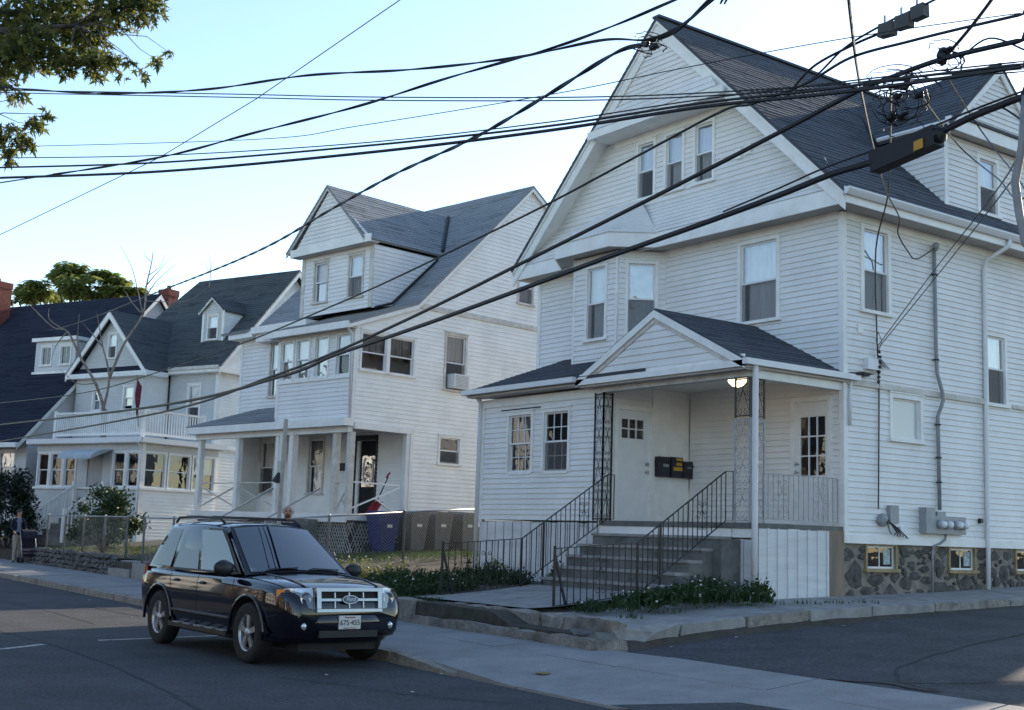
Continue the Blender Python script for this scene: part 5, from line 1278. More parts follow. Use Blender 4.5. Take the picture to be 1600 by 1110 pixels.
def bulge(q, s0, s1, t0, t1, off, amp, nm, m, ns=10, nt=4):
    a, b, c, d = q; nn = (b-a).cross(d-a).normalized(); vs = []; fs = []
    for i in range(ns+1):
        for j in range(nt+1):
            s_ = s0+(s1-s0)*i/ns; t = t0+(t1-t0)*j/nt
            vs.append((a*(1-s_)+b*s_)*(1-t)+(d*(1-s_)+c*s_)*t+nn*(off+amp*math.sin(math.pi*s_)))
            if i and j: n0 = i*(nt+1)+j; fs.append((n0-nt-2, n0-1, n0, n0-nt-1))
    return MB().add(vs, fs).build(nm, m, CAR, True)
ws = bulge((a, b, c, d), .05, .95, .03, .94, .016, .05, 'windshield', 'carglass')
bulge((a, b, c, d), .012, .988, .0, .985, .004, .05, 'windshield_frame', 'carplastic')
a2, b2, c2, d2_ = cab(1, 'rb'), cab(-1, 'rb'), cab(-1, 'rt'), cab(1, 'rt')
bulge((a2, b2, c2, d2_), .08, .92, .12, .9, .02, .02, 'rear_window', 'carglass_dk')
# things seen through the glass: dark dashboard and seat shapes sit on the cabin face
patch((a, b, c, d), [(.06, .05), (.11, .05), (.11, .12), (.06, .12)], .026, 'inspection_sticker', 'plate', ws)
for s0 in (.12, .52):
    nn = (b-a).cross(d-a).normalized(); P = lambda s_, t: (a*(1-s_)+b*s_)*(1-t)+(d*(1-s_)+c*s_)*t+nn*(.03+.05*math.sin(math.pi*s_))
    MB().tube([P(s0, -.02), P(s0+.1, .045), P(s0+.36, .055)], .009, 5).build('wiper', 'carplastic', CAR)
MB().blob((.80, -1.0, 1.11), .075, .14, .10, 2, .06, 12, 8).build('wing_mirror', 'carplastic', CAR, True)
MB().blob((.78, .98, 1.10), .07, .13, .085, 2, .06, 12, 8).build('wing_mirror', 'carplastic', CAR, True)
for sd_ in (-1, 1):
    MB().tube([(-1.6, sd_*.57, 1.665), (-1.5, sd_*.57, 1.735), (-.9, sd_*.575, 1.75), (-.2, sd_*.58, 1.735), (-.05, sd_*.585, 1.665)], .019, 6).build('roof_rail', 'carplastic', CAR, True)
for x_ in (-1.25, -.45): MB().bar((x_, -.57, 1.75), (x_, .57, 1.75), .05, .03).build('cross_bar', 'carplastic', CAR)
# door seams, handles
def side_y(x_, z_):
    w_, b_, s_, t_ = spl(BT, x_); h = [(b_+.16, .985), (b_+(s_-b_)*.5, 1.0), (b_+(s_-b_)*.66, 1.003), (s_-.10, .992), (s_-.03, .965)]
    return w_*lin(z_, h)
for sd_ in (-1, 1):
    for pts in ([(.93, .36), (.95, .7), (.86, .98)], [(-.12, .34), (-.12, .7), (-.14, .98)], [(-.86, .55), (-.95, .75), (-1.0, .98)]):
        dense = [(pts[i][0]+(pts[i+1][0]-pts[i][0])*t/6, pts[i][1]+(pts[i+1][1]-pts[i][1])*t/6) for i in range(len(pts)-1) for t in range(7)]
        MB().tube([(x_, sd_*(side_y(x_, z_)+.0005), z_) for x_, z_ in dense], .004, 4).build('door_seam', 'interior', CAR)
    for x_ in (.02, -.78): MB().blob((x_, sd_*.915, .90), .10, .02, .02, 1, .0, 8, 5).build('door_handle', 'carpaint', CAR, True)
    dense = [(-.9+1.8*t/14, .50) for t in range(15)]
    MB().tube([(x_, sd_*(side_y(x_, z_)-.005), z_) for x_, z_ in dense], .03, 6).build('door_moulding', 'carplastic', CAR, True)
    MB().box(-.86, .86, sd_*.86-.09, sd_*.86+.09, .29, .35).build('running_board', 'carplastic', CAR)
    for i in range(5): MB().box(-.7+.33*i, -.5+.33*i, sd_*.88-.085, sd_*.88+.085, .345, .358).build('step_pad', 'meter', CAR)
    for x_ in (-1.31, 1.31):      # wheel arch flares
        pts = [(x_+.44*math.cos(R(a_)), sd_*(side_y(x_, .7)+.005), .37+.44*math.sin(R(a_))) for a_ in range(-6, 187, 12)]
        MB().tube(pts, .022, 6).build('arch_flare', 'carpaint', CAR, True)
# wheels
def wheel(x_, sd_):
    y0 = sd_*.80
    t = MB().lathe([(.22, -.1), (.30, -.112), (.345, -.10), (.362, -.07), (.365, 0), (.362, .07), (.345, .10), (.30, .112), (.22, .1)], (x_, y0, .365), (0, sd_, 0), 36, False).build('wheel', 'tyre', CAR, True)
    MB().lathe([(.228, -.08), (.232, .085), (.216, .096), (.206, .06), (.20, .02)], (x_, y0, .365), (0, sd_, 0), 36, False).build('rim', 'rimsilver', t, True)
    MB().lathe([(.20, -.02), (.20, .0)], (x_, y0, .365), (0, sd_, 0), 24).build('brake_disc', 'interior', t)
    f_ = Fr((x_, y0, .365), (sd_*-1, 0, 0) if sd_ > 0 else (1, 0, 0))
    for i in range(5):
        a_ = R(90+72*i); e = [(.045, -R(30)), (.21, -R(11)), (.21, R(11)), (.045, R(30))]
        pts = [(r_*math.cos(a_+da), r_*math.sin(a_+da)) for r_, da in e]
        MB().prism(f_, pts, .05, .082).build('spoke', 'rimsilver', t)
    MB().lathe([(.06, .04), (.058, .09), (.03, .1)], (x_, y0, .365), (0, sd_, 0), 16).build('hub_cap', 'rimsilver', t, True)
for x_ in (-1.31, 1.31):
    for sd_ in (-1, 1): wheel(x_, sd_)
# front end
ff = Fr((2.235, 0, 0), (0, 1, 0))         # looking at the nose: u = car left
mb = MB(); NS = 26; prof_ = [(-.12, .30), (-.03, .36), (.0, .44), (.015, .54), (.0, .62), (-.03, .66), (-.10, .69)]
for i in range(NS+1):
    a_ = -1+2*i/NS; ay = abs(a_); yy = math.copysign(.885*(1-(1-ay)**1.25) if ay < 1 else .885, a_); xx = 2.235-.52*ay**4.2-.05*ay**2
    for dx, zz in prof_: mb.v.append((xx+dx*(1-.5*ay**4), yy*(1+.0*dx), zz))
    if i:
        for j in range(len(prof_)-1): n0 = i*len(prof_)+j; mb.f.append((n0-len(prof_), n0, n0+1, n0-len(prof_)+1))
mb.build('bumper', 'carpaint', CAR, True)
MB().fbox(Fr((2.238, 0, 0), (0, 1, 0)), -.42, .42, .37, .45, -.1, .006).build('lower_intake', 'carplastic', CAR)
grl = MB()
fg = Fr((2.20, 0, .66), (0, 1, 0), (-.12, 0, 1)); gw_, gh = .47, .28
grl.fbox(fg, -gw_, gw_, 0, .035, 0, .06); grl.fbox(fg, -gw_-.01, gw_+.01, gh-.04, gh, 0, .062); grl.fbox(fg, -gw_, -gw_+.06, .04, gh-.04, 0, .058); grl.fbox(fg, gw_-.06, gw_, .04, gh-.04, 0, .058)
gr = grl.build('grille', 'chrome', CAR)
MB().fbox(fg, -gw_+.05, gw_-.05, .04, gh-.04, -.06, .012).build('grille_back', 'interior', gr)
MB().fbox(fg, -gw_+.06, gw_-.06, .128, .158, .0, .05).build('grille_bar', 'chrome', gr)
for i in range(1, 4):
    for v0, v1 in ((.045, .124), (.166, gh-.05)): MB().fbox(fg, -gw_+.06+.205*i-.008, -gw_+.06+.205*i+.008, v0, v1, .012, .042).build('grille_bar', 'rimsilver', gr)
def text(body_, size, mtx, m, parent, nm, shear=0., ext=.002):
    cu = bpy.data.curves.new('txt', 'FONT'); cu.body = body_; cu.size = size; cu.extrude = ext; cu.align_x = 'CENTER'; cu.align_y = 'CENTER'; cu.shear = shear
    t = bpy.data.objects.new('txt', cu); COL.objects.link(t); bpy.context.view_layer.update()
    me = bpy.data.meshes.new_from_object(t.evaluated_get(bpy.context.evaluated_depsgraph_get())); bpy.data.objects.remove(t)
    me.name = nm; me.materials.clear(); me.materials.append(MT[m] if isinstance(m, str) else m)
    o = bpy.data.objects.new(nm, me); COL.objects.link(o); o.parent = parent; o.matrix_local = mtx; return o
def fmat(fr, u, v, n):
    M_ = Matrix.Identity(4); p = fr.p(u, v, n)
    for i in range(3): M_[i][0] = fr.U[i]; M_[i][1] = fr.V[i]; M_[i][2] = fr.N[i]; M_[i][3] = p[i]
    return M_
def ellipse(fr, uc, vc, a, b, n0, n1, nm, m, parent): return MB().prism(fr, [(uc+a*math.cos(2*math.pi*i/28), vc+b*math.sin(2*math.pi*i/28)) for i in range(28)], n0, n1).build(nm, m, parent)
ellipse(fg, 0, .145, .115, .05, .04, .066, 'emblem_rim', 'chrome', gr); ellipse(fg, 0, .145, .105, .042, .06, .069, 'emblem', 'badge', gr)
text('Ford', .07, fmat(fg, 0, .147, .0705), 'chrome', gr, 'emblem_lettering', .35)
fp = Fr((2.262, 0, .545), (0, 1, 0))
pl = MB().fbox(fp, -.155, .155, -.078, .078, -.03, 0).build('number_plate', 'plate', CAR, label='white licence plate with dark numerals 675 455')
text('675\u00b7455', .088, fmat(fp, 0, -.006, .002), 'platetxt', pl, 'plate_number')
text('Massachusetts', .026, fmat(fp, 0, .06, .002), 'platered', pl, 'plate_lettering')
text('The Spirit of America', .02, fmat(fp, 0, -.064, .002), 'platered', pl, 'plate_lettering')
for sd_ in (-1, 1):
    # headlamp wraps the corner
    xo = lambda y_: 2.225-.16*((abs(y_)-.45)/.35)**2*1.0
    ys_ = [.49, .56, .63, .70, .765, .80]
    mbb = MB(); vs = []; fs = []
    for i, y_ in enumerate(ys_):
        top = .945-.02*i/5; bot = .70+.05*(i/5); vs += [(xo(y_)+.012, sd_*y_, bot), (xo(y_)-.03, sd_*y_, top)]
        if i: q = (2*i-2, 2*i, 2*i+1, 2*i-1); fs.append(q if sd_ > 0 else q[::-1])
    lens_ = mbb.add(vs, fs).build('headlight', 'lens', CAR, True)
    vs2 = [(a_-.035, b_*.997, c_) for a_, b_, c_ in vs]; MB().add(vs2, fs).build('lamp_housing', 'lampbowl', lens_)
    MB().lathe([(.02, -.04), (.075, -.01), (.082, .0), (.07, .002), (.02, -.03)], (xo(.60)-.0, sd_*.60, .82), (1, 0, .05), 18).build('lamp_reflector', 'chrome', lens_, True)
    vs3 = [(xo(.80)+.0, sd_*.80, .745), (xo(.80)-.1, sd_*.865, .755), (xo(.80)-.13, sd_*.865, .91), (xo(.80)-.035, sd_*.80, .925)]
    MB().add(vs3, [(0, 1, 2, 3) if sd_ > 0 else (3, 2, 1, 0)]).build('turn_signal', 'amber', lens_)
    fo = MB().lathe([(.085, -.02), (.085, .035), (.065, .04), (.06, .02)], (2.165, sd_*.63, .50), (1, sd_*.25, 0), 20).build('fog_lamp_surround', 'carplastic', CAR, True)
    MB().lathe([(.058, .0), (.052, .045), (.02, .055)], (2.17, sd_*.63, .50), (1, sd_*.25, 0), 18).build('fog_lamp', 'lampbowl', fo, True)
    MB().hexa([(-2.065, sd_*.80, .78), (-1.9, sd_*.905, .78), (-1.85, sd_*.89, .8), (-2.0, sd_*.78, .8), (-2.085, sd_*.76, 1.02), (-1.92, sd_*.87, 1.06), (-1.88, sd_*.85, 1.06), (-2.0, sd_*.75, 1.02)]).build('tail_light', 'red', CAR)
# bonnet seams and raised ribs
for sd_ in (-1, 1):
    pts = []
    for i in range(14):
        x_ = 1.0+1.08*i/13; w_, b_, s_, t_ = spl(BT, x_); pts.append((x_, sd_*w_*(.60+.02*i/13), s_+(t_-s_)*.8+.004))
    MB().tube(pts, .010, 6).build('bonnet_rib', 'carpaint', CAR, True)
    pts = []
    for i in range(12):
        x_ = .98+1.1*i/11; w_, b_, s_, t_ = spl(BT, x_); pts.append((x_, sd_*w_*.9, s_+(t_-s_)*.25+.0015))
    MB().tube(pts, .004, 4).build('bonnet_seam', 'interior', CAR)
pts = []
for i in range(9):
    y_ = -.7+1.4*i/8; w_, b_, s_, t_ = spl(BT, 2.13); pts.append((2.13+.02*(1-abs(y_)), y_, .905+.015*(1-abs(y_))))
MB().box(2.05, 2.19, -.5, .5, .93, .945).build('bonnet_lip', 'carpaint', CAR)
MB().box(-1.9, 2.0, -.55, .55, .2, .34).build('underbody', 'interior', CAR)
# ================================================================ utility pole, wires
pole = thing('utility_pole', 'wooden utility pole carrying the street cables', 'utility pole', (-4.15, 7.45, .1))
MB().tube([(0, 0, 0), (0, 0, 5), (0, 0, 10.2)], [.17, .15, .12], 14).build('pole_shaft', 'wood', pole, True)
MB().bar((-1.1, 0, 9.6), (1.1, 0, 9.6), .1, .12).build('cross_arm', 'wood', pole)
for x_ in (-.95, .95): MB().lathe([(.02, 0), (.05, .05), (.03, .09), (.05, .13), (.02, .17)], (x_, 0, 9.66), n=10).build('insulator', 'conduit', pole, True)
far_pole = thing('utility_pole', 'distant utility pole at the end of the low cables', 'utility pole', (-58.5, 11.3, .15))
MB().tube([(0, 0, 0), (0, 0, 9)], [.16, .12], 10).build('pole_shaft', 'wood', far_pole, True)
opp_pole = thing('utility_pole', 'utility pole across the street behind the maple tree', 'utility pole', (-32.0, -2.6, .1))
MB().tube([(0, 0, 0), (0, 0, 10)], [.16, .12], 10).build('pole_shaft', 'wood', opp_pole, True)
PP = V3((-4.15, 7.45, 0))
def smooth_pts(pts, sub=6):
    out = []; n = len(pts)
    for i in range(n-1):
        p0, p1, p2, p3 = pts[max(i-1, 0)], pts[i], pts[i+1], pts[min(i+2, n-1)]
        for k in range(sub):
            t = k/sub; out.append(.5*(2*p1+(p2-p0)*t+(2*p0-5*p1+4*p2-p3)*t*t+(3*p1-p0-3*p2+p3)*t**3))
    out.append(pts[-1]); return out
def on_plane(px_, A, B):
    """pixel -> point on the vertical plane through plan points A, B"""
    q = at(px_[0], px_[1], 1.0)-CAM_POS; A = V3((*A, 0)); B = V3((*B, 0)); n = (B-A).cross(V3((0, 0, 1)))
    return CAM_POS+q*((A-CAM_POS).dot(n)/q.dot(n))
KER = ((-4.15, 7.45), (-58.5, 11.3)); CRS = ((-4.15, 7.45), (-32, -2.6)); 
def wire(label, pix, plane, r, ends=(None, None), twist=0., grp='overhead cables along the street'):
    pts = [on_plane(p, *plane) for p in pix]
    pts = smooth_pts(pts, 8)
    if ends[0] is not None: pts.insert(0, V3(ends[0]))
    if ends[1] is not None:
        e = V3(ends[1]); a = pts[-1]; pts += [a+(e-a)*t-V3((0, 0, .5*t*(1-t))) for t in (.15, .3, .5, .7, .85, 1)]
    mb = MB()
    if twist:
        dense = smooth_pts(pts, 3)
        for ph in (0, math.pi):
            L = 0; tp = []
            for i, p in enumerate(dense):
                if i: L += (p-dense[i-1]).length
                a_ = L*4.2+ph; tp.append(p+V3((0, math.cos(a_), math.sin(a_)))*twist)
            mb.tube(tp, r, 5)
        o = mb.build('overhead_wire', 'cable'); 
    else: o = mb.tube(pts, r, 5).build('overhead_wire', 'cable')
    o['label'] = label; o['category'] = 'cable'; o['group'] = grp
    return o
POLE = lambda z: (-4.15, 7.45, z)
FARP = lambda z: (-58.5, 11.3, z)
OPP = lambda z: (-32, -2.6, z)
wire('thick lower cable with the black splice case, low over the porch house', [(1600, 150), (1520, 182), (1466, 208), (1370, 250), (1300, 272), (1220, 304), (1110, 345), (960, 398), (855, 437), (700, 494), (600, 529), (520, 556), (440, 588), (250, 634), (0, 664)], KER, .026, (POLE(5.2), FARP(5.3)))
wire('thin steel strand lashed just above the thick lower cable', [(1600, 142), (1520, 172), (1400, 222), (1290, 262), (1220, 293), (1130, 331)], KER, .008, (POLE(5.3), None))
wire('thick middle cable crossing the attic windows of the porch house', [(1600, 62), (1480, 90), (1400, 118), (1339, 143), (1233, 199), (1100, 268), (994, 322), (820, 409), (720, 459), (620, 507), (520, 552), (420, 590), (250, 645), (0, 690)], KER, .02, (POLE(5.7), FARP(5.1)))
wire('slim cable running from the bay roof down over the second house', [(1600, 22), (1500, 45), (1420, 65), (1330, 90), (1260, 130), (1177, 162), (1128, 174), (998, 243), (850, 322), (715, 388), (606, 440), (520, 478), (383, 535), (262, 577), (131, 614), (0, 630)], KER, .012, (POLE(5.9), FARP(5.7)))
# crossing the street towards the maple
wire('heavy cable just under the eaves of the attic gable, lowest of its bundle', [(1600, 104), (1400, 133), (1280, 148), (1090, 168), (850, 205), (560, 240), (250, 268), (0, 278)], CRS, .015, (POLE(5.25), OPP(6.6)))
wire('middle cable of the bundle above the attic windows', [(1600, 100), (1400, 124), (1280, 141), (1090, 162), (850, 198), (560, 229), (250, 254), (0, 262)], CRS, .011, (POLE(5.3), OPP(6.7)))
wire('thin cable on top of the bundle above the attic windows', [(1600, 96), (1400, 118), (1100, 155), (850, 192), (560, 224), (250, 243), (0, 247)], CRS, .006, (POLE(5.35), OPP(6.9)))
wire('thin straight cable below the peak of the tall gable, upper of a pair', [(1600, 108), (1400, 122), (1280, 134), (960, 151), (600, 152), (350, 147), (0, 141)], CRS, .006, (POLE(5.2), OPP(8.4)))
wire('thin straight cable below the peak of the tall gable, lower of a pair', [(1600, 112), (1400, 127), (1280, 139), (960, 156), (600, 157), (350, 152), (0, 145)], CRS, .006, (POLE(5.15), OPP(8.3)))
wire('twisted cable from the gable peak to the maple leaves', [(1165, -45), (1112, 2), (1065, 40), (1012, 62), (940, 63), (800, 91), (640, 109), (480, 118), (320, 140), (160, 146), (0, 137)], CRS, .0075, (POLE(8.8), OPP(8.4)), .006)
wire('twisted cable climbing from the bundle to the top of the picture past the gable peak', [(1160, -45), (1050, 2), (960, 40), (860, 76), (700, 122), (560, 166), (400, 207), (250, 246), (70, 275)], CRS, .0075, (POLE(8.8), OPP(6.5)), .006)
wire('thin pale line from the gable roof to the left', [(1600, 20), (1440, 42), (1310, 62), (1180, 85), (1040, 112), (860, 148), (560, 197), (400, 218), (0, 230)], CRS, .004, (POLE(6.0), OPP(7.0)))
D3 = ((-4.15, 7.45), (-48, 14.5))
wire('twisted service cable descending from the gable peak across the second house dormer', [(1160, -45), (1110, 0), (1060, 45), (1010, 68), (960, 84), (850, 152), (740, 216), (620, 271), (520, 326), (400, 394), (250, 455), (100, 511), (0, 529)], D3, .015, (POLE(8.9), (-60, 16.3, 8.2)), .011)
o = MB().tube([at(-200, 485, 24), at(0, 367, 20), at(250, 246, 17.3), at(400, 155, 16), at(625, 0, 14), at(900, -200, 12.2)], .006, 5).build('overhead_wire', 'cable')
tag(o, 'thin straight guy line rising steeply across the open sky', 'cable', 'overhead cables along the street')
# splice case and hanging terminals
def box_along(label, nm, p, q, w_, h, m, cat, tagc=None):
    t = thing(nm, label, cat, p, zbase=False); d = V3(q)-V3(p)
    b = MB().bar((0, 0, 0), d, w_, h).build('case', m, t)
    return t, d
A_, B_ = on_plane((1366, 256), *KER), on_plane((1466, 212), *KER)
t, d = box_along('black cylindrical splice case with a yellow tag on the thick lower cable', 'splice_case', A_, B_, .11, .15, 'cable', 'splice case')
MB().lathe([(.02, -.06), (.06, -.03), (.06, .0)], (0, 0, 0), -d, 12).build('end_cap', 'cable', t); MB().lathe([(.06, .0), (.06, .03), (.02, .06)], d, d, 12).build('end_cap', 'cable', t)
MB().fbox(Fr(d*.72+V3((.035, -.065, -.03)), d, (0, 0, 1)), -.04, .04, -.035, .035, -.004, .004).build('yellow_tag', MT['ylabel'], t)
strand = [(1260, 130), (1330, 70), (1385, 35), (1440, 8), (1500, -25)]
for i, (a, b) in enumerate((((1376, 50), (1398, 44)), ((1402, 38), (1424, 31)), ((1427, 24), (1447, 15)))):
    p, q = on_plane(a, *KER), on_plane(b, *KER)
    t = thing('cable_terminal', ('grey cable terminal box on the upper strand, lowest of three in a row', 'middle grey cable terminal box on the upper strand', 'grey cable terminal box on the upper strand, highest of three in a row')[i], 'terminal box', p, zbase=False, group='terminal boxes on the strand')
    MB().bar((0, 0, 0), q-p, .07, .10).build('case', MT.setdefault('dkgrey', mat('dark_grey_plastic', (.06, .065, .065), .6, .2, 9)), t); MB().bar((q-p)*.3, (q-p)*.3+V3((0, 0, .12)), .012).build('hanger', 'galv', t)
wire('slim strand carrying three grey terminal boxes', [(1177, 162), (1260, 130), (1320, 75), (1385, 36), (1440, 10), (1480, -10), (1560, -50), (1640, -90)], KER, .009)
wire('slim strand dipping below the three grey terminal boxes', [(1230, 150), (1270, 105), (1330, 72), (1376, 52)], KER, .011)
# service drops to the porch house
hw_ = V3((-13.89+.12, 17.3+2.5, 7.2)); pu = POLE(7.6)
def free_wire(label, pts, r, nm='service_wire', grp='service wires of the porch house'):
    o = MB().tube(smooth_pts([V3(p) for p in pts], 6), r, 5).build(nm, 'cable'); return tag(o, label, 'cable', grp)
free_wire('wavy service wire reaching the weatherhead of the porch house', [at(1322, -40, 8.3), at(1328, 20, 8.8), at(1338, 100, 10), at(1350, 165, 12), at(1366, 235, 15), at(1385, 300, 18.5), at(1405, 340, 21.0), at(1403, 365, 21.9), at(1418, 392, 22.4), at(1432, 405, 22.7), hw_+V3((0, 0, -.1))], .012)
free_wire('straight black cable running down the side wall of the porch house to the phone boxes', [at(1392, 135, 14), at(1388, 300, 20.5), (-13.80, 18.1, 6.8), (-13.82, 18.13, 5.3), (-13.84, 18.2, 4.4), (-13.84, 18.18, 3.3), (-13.80, 18.1, 2.2)], .014)
wp = V3((-13.80, 18.12, 5.05))
for k, (dx, lab_) in enumerate(((0, 'upper of two thin wires slanting from the wall hook up to the pole'), (.06, 'lower of two thin wires slanting from the wall hook up to the pole'))):
    free_wire(lab_, [wp+V3((0, 0, -.05*k)), at(1457+k*8, 426+k*4, 19.5), at(1548+k*12, 310, 13.5), at(1600+k*8, 225+k*10, 9.5), POLE(4.9-.1*k)], .008)
free_wire('thin black drop wire crossing the side dormer', [at(1440, 150, 10), at(1500, 230, 12), at(1560, 280, 11), at(1600, 310, 9), POLE(4.3)], .007)
free_wire('thin drop wire crossing the dormer window', [at(1480, 120, 10), at(1530, 200, 11), at(1580, 265, 10), at(1620, 300, 9), POLE(4.4)], .006)
tg = MB()
for k in range(7):
    a_ = k*.9; p = wp+V3((.03, .02*math.sin(a_), -.1-.09*k)); tg.blob(p, .035, .04, .03, k, .3, 6, 4)
tg.tube([wp+V3((.02, 0, .25)), wp+V3((.03, -.08, .1)), wp+V3((.03, .0, -.1)), wp+V3((.03, .08, .1)), wp+V3((.02, 0, .25))], .006, 5)
tag(tg.build('cable_clamp', 'cable'), 'cluster of black cable clamps hooked on the side wall', 'cable clamps')
# tangles of looped cable
def tangle(label, cx, cy, rpx, plane, n, seed):
    r_ = random.Random(seed); mb = MB()
    for k in range(n):
        ox, oy = r_.uniform(-.5, .5)*rpx, r_.uniform(-.5, .5)*rpx; ra, rb = rpx*r_.uniform(.3, 1), rpx*r_.uniform(.2, .8); a0 = r_.uniform(0, 6.28); sp = r_.uniform(3, 6.4)
        pts = [on_plane((cx+ox+ra*math.cos(a0+sp*i/14), cy+oy+rb*math.sin(a0+sp*i/14)), *plane)+V3((0, r_.uniform(-.02, .02), 0)) for i in range(15)]
        mb.tube(pts, r_.choice((.003, .004, .006)), 4)
    for k in range(4):
        c = on_plane((cx+r_.uniform(-.4, .4)*rpx, cy+r_.uniform(-.4, .4)*rpx), *plane); mb.blob(c, .045, .03, .025, k+seed, .3, 6, 4)
    return tag(mb.build('cable_tangle', 'cable'), label, 'cable loops', 'loops of slack cable')
tangle('tangle of looped cable in front of the side dormer roof', 1420, 140, 48, KER, 13, 1)
tangle('loops of slack cable by the upper wire near the terminal boxes', 1478, 88, 26, KER, 7, 2)
tangle('knot of cable loops at the peak of the tall gable', 1018, 66, 22, ((-4.15, 7.45), (-40, 6)), 7, 3)
tangle('loops of cable below the tangle, over the dormer eave', 1400, 185, 36, KER, 6, 4)
for k, (a, b, c, lab_) in enumerate((((1600, 78), (1545, 60), (1500, 92), 'arching spare cable loop beside the upper tangle'), ((1600, 190), (1560, 166), (1530, 172), 'short black cable loop under the lower strand by the pole'))):
    free_wire(lab_, [on_plane((1650, a[1]+25), *KER), on_plane(a, *KER), on_plane(b, *KER), on_plane(c, *KER)], .007, grp='loops of slack cable')
free_wire('cable pair rising to the top corner beside the pole', [on_plane((1478, 88), *KER), on_plane((1515, 45), *KER), on_plane((1555, -8), *KER), on_plane((1590, -60), *KER), on_plane((1640, -140), *KER)], .013, grp='loops of slack cable')
rs_ = MB().tube([on_plane((1603, 150), *KER), on_plane((1597, 230), *KER), on_plane((1586, 285), *KER), on_plane((1592, 330), *KER), on_plane((1602, 380), *KER), POLE(3.2)], .028, 8).build('riser_cable', 'conduit', smooth=True)
tag(rs_, 'thick grey riser cable hanging beside the pole at the dormer', 'cable')

# ================================================================ street sign
sg_ = thing('street_sign', 'leaning galvanised sign post with a small sign seen edge on', 'sign', at_z(425.5, 962, .15), zbase=False)
base = V3(sg_.location); top = at(447, 655, (base-CAM_POS).dot(_f))-base
MB().bar((0, 0, 0), top, .055, .04).build('post', 'galv', sg_)
fs2 = Fr(top*.93+V3((-.03, .0, 0)), Matrix.Rotation(R(20), 3, 'Z') @ V3((_f.x, _f.y, 0)), top.normalized())
MB().fbox(fs2, -.02, .32, -.45, .0, -.014, -.008).build('sign_plate', 'alu', sg_)
MB().lathe([(.0, -.09), (.09, -.06), (.05, .03), (.02, .09)], top*.70+V3((-.11, -.02, .0)), (.3, 0, 1), 10).build('hood', 'iron', sg_)
# ================================================================ chain link fences
def fence(label, pts, h, posts_at=None, mesh_step=.075, grp=None, zoff=0., heights=None):
    """pts: plan polyline; posts every ~2.4 m; mesh is real wire ribbons"""
    t = thing('chain_link_fence', label, 'fence', (pts[0][0], pts[0][1], lot_z(*pts[0])), zbase=False)
    O = V3(t.location); P = [V3((x, y, lot_z(x, y)+zoff)) for x, y in pts]
    mesh = MB()
    for a, b in zip(P, P[1:]):
        L = (b-a).length; n = max(1, int(round(L/2.3)))
        for i in range(n+1):
            c = a+(b-a)*i/n-O; MB().lathe([(.03, -.1), (.03, h+.02), (.035, h+.03), (.0, h+.06)], c, n=8).build('fence_post', 'galv', t, True)
        MB().tube([a-O+V3((0, 0, h)), b-O+V3((0, 0, h))], .021, 6).build('top_rail', 'galv', t, True)
        d = (b-a)/L; k = int(L/mesh_step); hh = h-.05; nn = V3((-d.y, d.x, 0)).normalized()*.0022; up = V3((0, 0, .0022))
        for sgn in (1, -1):
            for i in range(-int(hh/mesh_step), k+int(hh/mesh_step)+1):
                s0, s1 = i*mesh_step, i*mesh_step+sgn*hh; z0, z1 = .04, hh+.04
                # clip to panel
                for lo_, hi_ in ((0, L),):
                    if s1 == s0: continue
                    t0, t1 = 0, 1
                    ta, tb = (lo_-s0)/(s1-s0), (hi_-s0)/(s1-s0); ta, tb = min(ta, tb), max(ta, tb); t0 = max(t0, ta); t1 = min(t1, tb)
                    if t1-t0 < .02: continue
                    q = []
                    for tt in (t0, t1):
                        s_ = s0+(s1-s0)*tt; q.append(a-O+d*s_+V3((0, 0, (b.z-a.z)*0+z0+(z1-z0)*tt))+V3((0, 0, (P[-1].z-P[-1].z))))
                    w_ = d*.0026
                    mesh.add([q[0]-w_, q[0]+w_, q[1]+w_, q[1]-w_], [(0, 1, 2, 3)])
    o = mesh.build('wire_mesh', 'galv', t); o['kind'] = 'stuff'
    return t
fence('chain link fence on the front garden of the second white house', [(-31.2, back_y(-31.2)+.25), (-24.5, back_y(-24.5)+.35)], 1.15)
fence('chain link fence running back beside the wheeled bins', [(-24.45, back_y(-24.5)+.4), (-24.3, 15.0), (-24.9, 17.6), (-25.2, 20)], 1.12)
fence('chain link fence on top of the field stone wall', [(-41.2, back_y(-41)+.4), (-33.1, back_y(-33)+.4)], 1.05, zoff=.1)
# field stone wall, stone by stone
sw_ = thing('stone_wall', 'low dry field stone wall along the pavement below the fence', 'wall', (-37, 11.6, .18), zbase=False)
r_ = random.Random(11); n_s = 0
MB().add([tuple(V3((x, back_y(x)+o_, z))-V3((-37, 11.6, .18))) for x, o_, z in ((-41.5, .1, .05), (-33, .1, .05), (-33, .25, .62), (-41.5, .25, .62), (-33, .7, .60), (-41.5, .7, .60))], [(0, 1, 2, 3), (3, 2, 4, 5)]).build('wall_core', 'soil', sw_)
for row in range(4):
    x = -41.6+r_.uniform(0, .3)
    while x < -33.0:
        a = r_.uniform(.10, .21); b = r_.uniform(.065, .09)
        f_ = Fr((0, 0, 0), (1, -.05, 0)); c = V3((x, back_y(x)+.02+.05*row, .22+.135*row+r_.uniform(-.02, .02)))-V3((-37, 11.6, .18))
        MB().blob(c, a, .12, b, int(x*31)+row*7, .22, 8, 5, f_).build('stone', MT.setdefault('wallstone', mat('wall_stone', (.10, .095, .09), .9, .4, 5, bump=.6, bscale=18, hue=(.19, .18, .165))), sw_)
        x += a*1.9; n_s += 1
